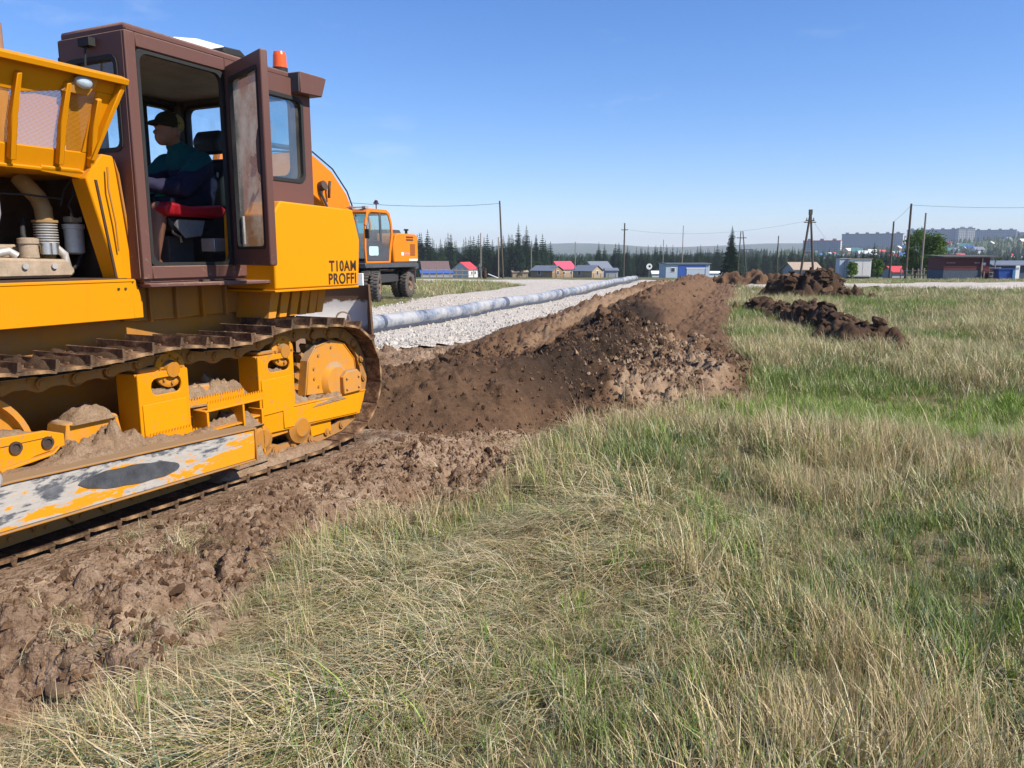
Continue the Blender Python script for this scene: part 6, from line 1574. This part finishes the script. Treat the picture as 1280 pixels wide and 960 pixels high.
row(925, 1060, 40, 330, 420, 10, 14.5, 'spruce behind the twin and two-legged poles', 'spruces behind the poles')
row(1060, 1135, 20, 260, 340, 8.5, 12, 'spruce behind the white hut', 'spruces behind the white hut')
row(1205, 1285, 16, 200, 300, 5, 8.5, 'spruce on the slope behind the maroon kiosk', 'spruces behind the kiosk')
lone = (spruce_mesh(99, 10.0, 2.0, 40, 10), trunk_mesh(10.0, .16), 10.0)
tree(lone, gx(914, 172), 172, 1.12, 'lone dark spruce standing right of the blue building')

def leafy(seed, H, W, n, mat, size=.16):
    """broadleaf crown: small leaf sprays clustered on limbs, gaps between clusters"""
    r = random.Random(seed); cl = []
    for k in range(26):
        u = r.random(); a = r.uniform(0, 6.28); rr = W * (0.35 + .65 * math.sin(math.pi * min(1, .15 + .8 * u))) * r.uniform(.2, .9)
        cl.append((Vector((rr * math.cos(a), rr * math.sin(a), H * (.18 + .78 * u))), W * r.uniform(.22, .42)))
    v = []; f = []
    for k in range(n):
        c, s = cl[r.randrange(len(cl))]; p = c + Vector((r.gauss(0, s * .55), r.gauss(0, s * .55), r.gauss(0, s * .6)))
        d = Vector((r.gauss(0, 1), r.gauss(0, 1), r.gauss(0, 1))).normalized(); e_ = d.cross(Vector((r.gauss(0, 1), r.gauss(0, 1), r.gauss(0, 1)))).normalized()
        q = size * r.uniform(.6, 1.4); o = len(v); v += [p - d * q, p + e_ * q * .5, p + d * q, p - e_ * q * .5]; f.append((o, o + 1, o + 2, o + 3))
    me = bpy.data.meshes.new('crown'); me.from_pydata([tuple(q) for q in v], [], f); me.materials.append(M[mat])
    b = MB(); b.cyl((0, 0, -.3), (0, 0, H * .75), .11, .03, 7)
    for c, s in cl[:12]: b.tube([(0, 0, c.z * .55), (c.x * .5, c.y * .5, c.z * .8), tuple(c)], .04, 5, r1=.012)
    return me, b.mesh('trunk', [M['bark']], 40), H
LF = [leafy(1, 6.0, 1.7, 3800, 'leaf'), leafy(2, 5.0, 1.5, 3000, 'leaf'), leafy(3, 3.0, 1.0, 1500, 'leaf')]
tree(LF[0], gx(1146, 100), 100, 1.0, 'leafy green poplar just behind the tall dark pole', 'poplar_tree')
tree(LF[1], gx(1168, 97), 97, 1.05, 'leafy green poplar touching the maroon kiosk roof', 'poplar_tree')
tree(LF[1], gx(1157, 112), 112, 1.05, 'leafy poplar between the two larger poplars', 'poplar_tree')
tree(LF[2], gx(1099, 96), 96, .75, 'small pale sapling left of the short dark pole', 'sapling')
tree(LF[2], gx(1066, 84), 84, .6, 'small green sapling in front of the white hut', 'sapling')
tree(LF[2], gx(1250, 120), 120, 1.0, 'round bush above the blue bin', 'bush')

# far woods: one mass each, too distant to count
def wood_mass(name, label, n, sampler, hmin, hmax, mat, seed):
    r = random.Random(seed); v = []; f = []
    for k in range(n):
        x, y = sampler(r); z = float(base_z(x, y)); h = r.uniform(hmin, hmax); w = h * r.uniform(.16, .28); o = len(v); m = 6; ph = r.random()
        for lv, (u, q) in enumerate(((0.05, 1.0), (.38, .72), (.36, .95), (.70, .40), (.68, .6))):
            for j in range(m):
                a = 6.283 * (j + ph) / m; rr = w * q * r.uniform(.65, 1.3); v.append((x + rr * math.cos(a), y + rr * math.sin(a), z + h * u * r.uniform(.92, 1.08)))
        v.append((x, y, z + h)); T = len(v) - 1
        for a0, b0 in ((0, 1), (2, 3)):
            for j in range(m): jj = (j + 1) % m; f.append((o + a0 * m + j, o + a0 * m + jj, o + b0 * m + jj, o + b0 * m + j))
        for j in range(m): f.append((o + 4 * m + j, o + 4 * m + (j + 1) % m, T))
    me = bpy.data.meshes.new(name); me.from_pydata(v, [], f); me.materials.append(mat)
    return tag(obj(name, me), label, 'woods', None, 'stuff')
def smpA(r): Y = r.uniform(430, 900); return gx(r.uniform(150, 1450), Y), Y
wood_mass('far_woods', 'far spruce woods filling the valley beyond the village', 3600, smpA, 6, 11, M['needle'], 3)
def smpB(r): Y = r.uniform(900, 1900); return gx(r.uniform(960, 1330), Y), Y
wood_mass('hillside_woods', 'scattered woods on the hillside below the apartment blocks', 1300, smpB, 4, 9, M['leaf2'], 4)
def smpC(r): Y = r.uniform(900, 2600); return gx(r.uniform(380, 960), Y), Y
wood_mass('distant_woods', 'distant woods on the low ridge left of the town', 2600, smpC, 8, 14, M['needle'], 5)

# ------------------------------------------------------------------ the town on the hill
def block_mat(name, wallc, winc, sx=3.2, sz=2.9):
    """panel facade: a grid of dark windows too small to build at this distance"""
    t = NT(name); c = t.coords(); sep = t.node('ShaderNodeSeparateXYZ', inp={0: c})
    def cell(a, s, w):
        fr = t.math('FRACT', t.math('DIVIDE', a, s)); return t.math('MULTIPLY', t.math('GREATER_THAN', fr, w), t.math('LESS_THAN', fr, 1 - w))
    xy = t.math('ADD', sep.outputs[0], sep.outputs[1])
    k = t.math('MULTIPLY', cell(xy, sx, .24), cell(sep.outputs[2], sz, .28)); n = t.noise(c, 0.05, 2, .5)
    t.principled(t.mix(k, t.mix(n, wallc, tuple(q * .8 for q in wallc)), winc), 0.8); return t.mat
BW = block_mat('panel_facade_sunlit', (0.62, 0.60, 0.57), (0.07, 0.09, 0.12)); BT = block_mat('panel_facade_shaded', (0.38, 0.40, 0.44), (0.08, 0.10, 0.13))  # white copy paints the sunlit ends, grey the shaded long faces
def block(pxa, pxb, Y, zb, h, depth, label, mat, rz, step=None, roofm=None):
    """long slab: left end at pxa, its lit right end wall at pxb"""
    w = (pxb - pxa) / 960 * .986 * Y; x = gx((pxa + pxb) / 2, Y); t = thing('apartment_block', label, 'building', (x, Y, zb), R(rz))
    MB().box(-w / 2, w / 2, 0, depth, -14, h).build('wall', mat, t, 0)
    MB().box(-w / 2 - .4, w / 2 + .4, -.4, depth + .4, h + .02, h + 1.0).build('roof', roofm or ROOF['grey'], t, 0)
    n = max(2, int(w / 16))
    for k in range(n):
        u = -w / 2 + w * (k + .5) / n; MB().box(u - 2.5, u + 2.5, 2, 7, h + 1.02, h + 3.4).build('lift_house', BT, t, 0)
    for k in range(1, n): u = -w / 2 + w * k / n; MB().box(u - .35, u + .35, -.25, -.02, -5, h - .3).build('panel_joint', WALL['grey'], t, 0)
    return t
D0 = 1350
def long_block(pxa, pxb, Y, zb, h, label, rz=-34, depth=15, mat=None, roofm=None):
    w = (pxb - pxa) / 960 * .986 * Y; c_, s_ = math.cos(R(rz)), math.sin(R(rz)); L = (w - depth * abs(s_)) / c_
    t = block((pxa + pxb) / 2 - L / 2 / (Y * .986) * 960, (pxa + pxb) / 2 + L / 2 / (Y * .986) * 960, Y, zb, h, depth, label, mat or BT, rz, None, roofm)
    # end wall in the white facade, its sunlit brightness painted in
    MB().box(L / 2 + .02, L / 2 + .35, .3, depth - .3, -13, h - .2).build('end_wall', BW, t, 0)
    return t
long_block(1056, 1120, D0, 13, 23, 'long grey slab with sunlit-painted end wall left of the poplars')
long_block(1116, 1130, D0 + 80, 14, 20, 'short pinkish block joined behind the long grey slab', -34, 12, block_mat('facade_pink', (.5, .36, .3), (.1, .09, .1)))
long_block(1138, 1200, D0 + 60, 19, 26, 'tallest long slab rising behind the leafy poplars')
long_block(1196, 1216, D0 + 20, 18, 28, 'white stand-in for the sunlit right end of the tallest slab', -12, 14, BW)  # separate narrow block, painted white as the slab's sunlit end
long_block(1218, 1262, D0 + 150, 24, 23, 'grey slab right of the white sunlit end')
long_block(1258, 1330, D0 + 260, 26, 20, 'low blue grey block at the far end of the ridge', -22)
long_block(1004, 1048, D0 - 250, 7, 13, 'red roofed block standing behind the two-legged pole', -30, 14, block_mat('facade_grey', (.30, .34, .38), (.06, .08, .1)), ROOF['red'])
rnd.seed(5)
hk = []
for i, (wk, rk) in enumerate((('white', 'grey'), ('tan', 'red'), ('log', 'white'), ('grey', 'teal'), ('white', 'blue'))):
    t = thing('hill_house', {0: 'pale house with slate roof on the hillside below the blocks', 1: 'tan house with red roof on the hillside below the blocks', 2: 'log house with white roof on the hillside below the blocks', 3: 'grey house with teal roof on the hillside below the blocks', 4: 'pale house with blue roof on the hillside below the blocks'}[i], 'house', (0, 0, 0), 0, 'houses on the hillside')
    MB().prism([(-4, -2), (4, -2), (4, 4), (0, 7), (-4, 4)], -5, 5, 'x').build('wall', WALL[wk], t, 0); MB().prism([(-4.6, 3.6), (0, 7.1), (4.6, 3.6), (4.6, 3.9), (0, 7.5), (-4.6, 3.9)], -5.5, 5.5, 'x').build('roof', ROOF[rk], t, 0)
    for u in (-2.6, 2.6): MB().box(u - .7, u + .7, -4.1, -4.02, 1.2, 2.8).build('window', PANE, t, 0)
    hk.append(t)
used = [False] * 5
for k in range(64):
    Y = rnd.uniform(620, 1230); px = rnd.uniform(985, 1290); x = gx(px, Y); i = rnd.randrange(5)
    t = hk[i] if not used[i] else copy_tree(hk[i]); used[i] = True
    t.location = (x, Y, float(base_z(x, Y))); t.rotation_euler = (0, 0, rnd.uniform(-.9, .9)); s = rnd.uniform(.7, 1.15); t.scale = (s * 1.2, s, s)

# ------------------------------------------------------------------ grass
def blade_mat():
    t = NT('grass_blades'); a = t.node('ShaderNodeAttribute', attribute_name='col').outputs['Color']
    d = t.node('ShaderNodeBsdfDiffuse', inp={0: a}); tr = t.node('ShaderNodeBsdfTranslucent', inp={0: a})
    gl = t.node('ShaderNodeBsdfGlossy', inp={0: (1, 1, 1, 1), 'Roughness': 0.45})
    m = t.node('ShaderNodeMixShader', inp={0: .28, 1: d.outputs[0], 2: tr.outputs[0]}); m2 = t.node('ShaderNodeMixShader', inp={0: .035, 1: m.outputs[0], 2: gl.outputs[0]})
    t.l.new(m2.outputs[0], t.out.inputs[0]); return t.mat
M['blade'] = blade_mat()
DRY = [(0.67, 0.555, 0.31), (0.60, 0.475, 0.245), (0.73, 0.63, 0.39), (0.50, 0.375, 0.185), (0.64, 0.515, 0.265)]
PAL = [(0.78, 0.66, 0.41), (0.70, 0.57, 0.33), (0.82, 0.72, 0.50), (0.62, 0.49, 0.26), (0.50, 0.38, 0.19)]
GRN = [(0.18, 0.27, 0.045), (0.25, 0.32, 0.07), (0.14, 0.22, 0.04), (0.29, 0.34, 0.09), (0.21, 0.28, 0.07)]
BLU = [(0.17, 0.235, 0.13), (0.22, 0.275, 0.165), (0.14, 0.20, 0.11)]
FRS = [(0.24, 0.38, 0.04), (0.30, 0.43, 0.06), (0.18, 0.31, 0.035)]
def tuft(name, seed, n, rad, h0, h1, wid, lean, mix, flatn=0.0, seg=3, curl=.5):
    """a handful of blades; mix = [(palette, share)], flatn pulls the blades over towards +x"""
    r = random.Random(seed); v = []; f = []; cols = []
    for k in range(n):
        a = r.uniform(0, 6.283); d = rad * math.sqrt(r.random()); bx, by = d * math.cos(a), d * math.sin(a)
        h = r.uniform(h0, h1); az = r.uniform(0, 6.283); ln = abs(r.gauss(lean, .25))
        dirv = Vector((math.cos(az), math.sin(az), 0))
        if flatn: dirv = (dirv * .5 + Vector((1, r.gauss(0, .45), 0)) * flatn).normalized(); ln = r.uniform(.8, 1.3) * flatn
        u = r.random(); acc = 0; pal = mix[-1][0]
        for p_, sh in mix:
            acc += sh
            if u < acc: pal = p_; break
        c = pal[r.randrange(len(pal))]; kk = r.uniform(.75, 1.2); side = Vector((-dirv.y, dirv.x, 0)); tw = r.uniform(-.6, .6); side = (side + dirv * tw).normalized()
        w = wid * r.uniform(.6, 1.3); o = len(v); p = Vector((bx, by, -.02)); ang = ln * .25 if not flatn else ln * r.uniform(.55, .95)
        for s in range(seg + 1):
            t_ = s / seg; ww = w * (1 - t_ ** 1.6) + w * .06
            v += [tuple(p - side * ww / 2), tuple(p + side * ww / 2)]
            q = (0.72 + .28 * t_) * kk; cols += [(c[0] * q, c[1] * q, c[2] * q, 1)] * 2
            st = h / seg; p = p + (Vector((0, 0, 1)) * math.cos(min(ang, 1.62)) + dirv * math.sin(min(ang, 1.62))) * st; ang += ln * curl * (1 + r.uniform(-.3, .3))
            if p.z < .01 and s > 0: p.z = .01 + .02 * r.random()
        for s in range(seg): f.append((o + 2 * s, o + 2 * s + 1, o + 2 * s + 3, o + 2 * s + 2))
    me = bpy.data.meshes.new(name); me.from_pydata(v, [], f); at = me.color_attributes.new('col', 'FLOAT_COLOR', 'POINT'); at.data.foreach_set('color', [q for c in cols for q in c]); me.materials.append(M['blade']); me.shade_smooth()
    return me
tufts = []
def T(n, *a, **k):
    i0 = len(tufts)
    for j in range(n): tufts.append(tuft('tuft', len(tufts) * 7 + 3, *a, **k))
    return list(range(i0, len(tufts)))
G = {}
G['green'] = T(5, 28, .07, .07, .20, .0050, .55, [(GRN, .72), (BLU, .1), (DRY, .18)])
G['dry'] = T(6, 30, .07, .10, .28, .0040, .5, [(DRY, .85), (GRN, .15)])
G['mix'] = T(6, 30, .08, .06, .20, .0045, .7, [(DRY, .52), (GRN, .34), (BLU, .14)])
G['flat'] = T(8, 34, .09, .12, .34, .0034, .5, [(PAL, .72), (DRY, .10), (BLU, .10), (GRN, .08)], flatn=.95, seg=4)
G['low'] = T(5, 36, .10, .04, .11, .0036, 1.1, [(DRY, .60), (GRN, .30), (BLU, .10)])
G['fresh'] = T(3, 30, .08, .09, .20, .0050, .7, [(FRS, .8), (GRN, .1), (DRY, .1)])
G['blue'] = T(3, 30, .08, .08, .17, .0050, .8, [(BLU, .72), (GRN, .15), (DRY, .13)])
G['stalk'] = T(3, 5, .08, .30, .58, .0026, .35, [(DRY, 1.0)], seg=4)
G['mgreen'] = T(3, 34, .16, .12, .26, .008, .7, [(GRN, .65), (FRS, .15), (DRY, .2)])
G['mdry'] = T(3, 34, .16, .14, .34, .007, .7, [(DRY, .78), (GRN, .22)])
G['mmix'] = T(4, 34, .18, .10, .27, .008, .85, [(DRY, .50), (GRN, .35), (BLU, .15)])
G['fgreen'] = T(2, 40, .45, .14, .30, .022, .8, [(GRN, .62), (FRS, .18), (DRY, .2)], seg=2)
G['fdry'] = T(3, 40, .45, .16, .36, .020, .8, [(DRY, .70), (GRN, .30)], seg=2)
tcol = bpy.data.collections.new('tuft_sources')
for i, me in enumerate(tufts):
    tcol.objects.link(bpy.data.objects.new('tuft_%03d' % i, me))

def bare(X, Y):
    """1 where no grass grows"""
    m = mud_mask(X, Y)
    zb, _, d1_, s1_ = berm_h(X, Y)[:4]
    b_ = np.clip(m * 1.0, 0, 1); b_ = np.maximum(b_, sstep(0.03, 0.10, zb)); b_ = np.maximum(b_, ((s1_ > 0) & (d1_ < 4.5) & (Y > 9) & (Y < 50)) * 1.0)
    for poly, e_ in ((GRAVEL, .2), (ROADR, .2)):
        ed, _, _ = polydist(poly + [poly[0]], X, Y); s = np.where(inpoly(poly, X, Y), ed, -ed); b_ = np.maximum(b_, sstep(-e_, e_, s + .2 * fbm(X, Y, 2, 51)))
    for pts in (([(7.35, 23.0), (7.2, 20.0), (6.85, 17.4), (6.55, 15.4), (6.15, 13.9), (6.25, 12.9)], .42), ([(10.7, 30.6), (11.5, 29.8), (12.4, 29.4)], .9), ([(9.0, 12.9), (10.2, 12.6)], .16)):
        d, _, _ = polydist(pts[0], X, Y); b_ = np.maximum(b_, sstep(pts[1] + .15, pts[1] - .1, d))
    return b_
FLATLINE = [(0.55, 4.4), (0.26, 3.98), (0.0, 3.66), (-0.64, 3.01), (-1.05, 2.54), (-1.4, 2.0)]
def scatter(y0, y1, dens, zone, seed, wfac=.78, pad=1.9, xmin=None):
    r = np.random.default_rng(seed); xm = wfac * y1 + pad; n = int(dens * (y1 - y0) * 2 * xm)
    Y = r.uniform(y0, y1, n); X = r.uniform(-xm, xm, n); k = np.abs(X) < wfac * Y + pad
    X, Y = X[k], Y[k]; k = r.random(len(X)) > bare(X, Y) * 1.02 + 0.0; X, Y = X[k], Y[k]
    n = len(X); idx = np.zeros(n, int); scl = np.ones(n); rot = r.uniform(0, 6.283, n); tilt = r.normal(0, .10, (n, 2))
    dry = 1.5 * fbm(X * .55, Y * .55, 4, 131) + .6 * fbm(X * 2.2, Y * 2.2, 3, 132); hh = 1 + .55 * fbm(X * .9, Y * .9, 3, 133)
    u = r.random(n); pick = lambda key, m: r.choice(np.array(G[key]), m)
    bank = np.exp(-((Y - 6.25 - .12 * (X - 2)) / .75) ** 2) * sstep(.3, 1.2, X)
    tall = np.exp(-(((X - .35) / .55) ** 2 + ((Y - 5.35) / .75) ** 2)); dry = dry + .30 * bank + .35 * tall
    hol = np.exp(-(((X - 5.0) / 2.4) ** 2 + ((Y - 8.2) / 1.7) ** 2)); dry = dry - .75 * hol
    hol2 = np.exp(-(((X - 2.6) / 1.2) ** 2 + ((Y - 8.1) / .7) ** 2)); dry = dry - .7 * hol2
    if zone == 'near':
        fl, _, _ = polydist(FLATLINE, X, Y); fl = fl + .25 * fbm(X * 2.5, Y * 2.5, 2, 134) - .12 * sstep(3.6, 2.2, Y) * sstep(.4, -.6, X)
        key = np.where(dry > .10, 'dry', np.where(dry < -.36, 'green', 'mix')); key = np.where(u < .34, 'low', key); key = np.where((u > .93) & (dry < .3), 'blue', key); key = np.where((u > .90) & (u < .93), 'fresh', key)
        key = np.where(u > .985, 'stalk', key); key = np.where((fl < .50) & (u < .90), 'flat', key); key = np.where((fl < 1.05) & (u > .35) & (u < .64), 'flat', key)
        key = np.where((hol + hol2 > .42) & (u > .12), 'fresh', key)
        key = np.where(fl < .16, np.where(u < .5, 'low', 'flat'), key)
        ed, _, _ = polydist(MUD, X, Y); key = np.where((ed < .35) & (u < .6), np.where(u < .3, 'flat', 'dry'), key)
        isf = key == 'flat'; base_dir = math.atan2(-.62, -.78); rot = np.where(isf, base_dir + r.normal(0, .75, n), rot)
        scl = r.uniform(.80, 1.40, n) * hh * (1 + .45 * tall + .12 * bank)
        scl = scl * (1 - .45 * sstep(.5, .05, ed) * sstep(4.4, 3.6, Y)) * (.75 + .35 * sstep(-.5, .5, fbm(X * 3.1, Y * 3.1, 2, 140)))
    elif zone == 'mid':
        key = np.where(dry > .12, 'mdry', np.where(dry < -.25, 'mgreen', 'mmix')); key = np.where((hol + hol2 > .5) & (u > .4), 'fresh', key); key = np.where(u > .97, 'stalk', key)
        scl = r.uniform(.8, 1.35, n) * hh
    else:
        key = np.where(dry > -.12, 'fdry', 'fgreen'); scl = r.uniform(.5, .9, n) * hh
    for q in np.unique(key): m = key == q; idx[m] = pick(q, m.sum())
    dex = np.hypot(X + 5.4, Y - 28.9); scl = scl * (1 - .72 * sstep(5.0, 2.5, dex)); Z = ground_z(X, Y)
    return np.stack([X, Y, Z], -1), idx, np.stack([tilt[:, 0], tilt[:, 1], rot], -1), scl
parts = [scatter(1.7, 4.6, 300, 'near', 1), scatter(4.6, 9.0, 150, 'near', 2), scatter(9.0, 17, 56, 'mid', 3), scatter(17, 30, 22, 'mid', 4), scatter(30, 62, 3.2, 'far', 5)]
# a few tufts left standing in the churned earth
r_ = np.random.default_rng(9); q = np.concatenate([r_.normal((-1.78, 4.07), (.22, .10), (26, 2)), r_.normal((-1.50, 2.93), (.28, .10), (34, 2)), r_.normal((-2.15, 3.25), (.15, .06), (8, 2)), r_.normal((-.75, 4.9), (.3, .15), (16, 2)), r_.normal((.2, 6.6), (.3, .3), (14, 2)), r_.normal((1.6, 7.9), (.6, .15), (26, 2))])
parts.append((np.stack([q[:, 0], q[:, 1], ground_z(q[:, 0], q[:, 1])], -1), r_.choice(np.array(G['low'] + G['flat'][:2]), len(q)), np.stack([r_.normal(0, .2, len(q)), r_.normal(0, .2, len(q)), r_.uniform(0, 6.28, len(q))], -1), r_.uniform(.5, .9, len(q))))
co = np.concatenate([p[0] for p in parts]); ix = np.concatenate([p[1] for p in parts]); ro = np.concatenate([p[2] for p in parts]); sc_ = np.concatenate([p[3] for p in parts])
print('grass tufts', len(co))
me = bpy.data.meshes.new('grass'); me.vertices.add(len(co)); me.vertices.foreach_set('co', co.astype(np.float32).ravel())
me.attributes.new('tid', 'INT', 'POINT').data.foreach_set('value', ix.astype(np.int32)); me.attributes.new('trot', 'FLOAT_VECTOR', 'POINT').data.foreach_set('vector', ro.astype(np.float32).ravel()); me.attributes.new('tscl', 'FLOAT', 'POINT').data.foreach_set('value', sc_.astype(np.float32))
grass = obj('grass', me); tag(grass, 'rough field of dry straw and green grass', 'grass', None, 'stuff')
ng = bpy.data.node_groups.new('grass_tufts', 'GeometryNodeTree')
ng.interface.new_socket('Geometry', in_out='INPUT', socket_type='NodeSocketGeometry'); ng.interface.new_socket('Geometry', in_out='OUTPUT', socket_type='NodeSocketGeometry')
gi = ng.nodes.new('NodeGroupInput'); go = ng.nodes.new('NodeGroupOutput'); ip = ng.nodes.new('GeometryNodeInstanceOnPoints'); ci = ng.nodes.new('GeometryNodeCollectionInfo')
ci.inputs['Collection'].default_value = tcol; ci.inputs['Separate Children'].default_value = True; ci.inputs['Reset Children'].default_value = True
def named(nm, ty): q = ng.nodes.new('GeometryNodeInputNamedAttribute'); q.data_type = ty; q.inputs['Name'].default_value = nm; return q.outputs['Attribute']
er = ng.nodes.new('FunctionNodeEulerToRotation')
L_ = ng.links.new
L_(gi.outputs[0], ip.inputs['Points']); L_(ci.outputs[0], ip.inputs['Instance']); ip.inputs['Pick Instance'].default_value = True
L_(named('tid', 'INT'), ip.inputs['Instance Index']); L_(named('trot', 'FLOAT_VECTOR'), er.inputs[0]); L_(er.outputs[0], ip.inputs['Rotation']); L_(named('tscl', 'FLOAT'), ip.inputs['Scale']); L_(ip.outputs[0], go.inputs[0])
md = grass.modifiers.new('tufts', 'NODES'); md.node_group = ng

# ------------------------------------------------------------------ haze: one closed box of even, pale air
hb = MB().box(-6700, 6700, -460, 6700, -22, 150).build('haze', [], None, 0); tag(hb, kind='stuff')
t = NT('haze_air'); t.mat.node_tree.nodes.remove(t.out); t.out = t.node('ShaderNodeOutputMaterial')
pv = t.node('ShaderNodeVolumePrincipled', inp={'Color': (0.80, 0.88, 1.0, 1), 'Density': 0.00018, 'Anisotropy': 0.0}); t.l.new(pv.outputs[0], t.out.inputs['Volume'])
hb.data.materials.append(t.mat)
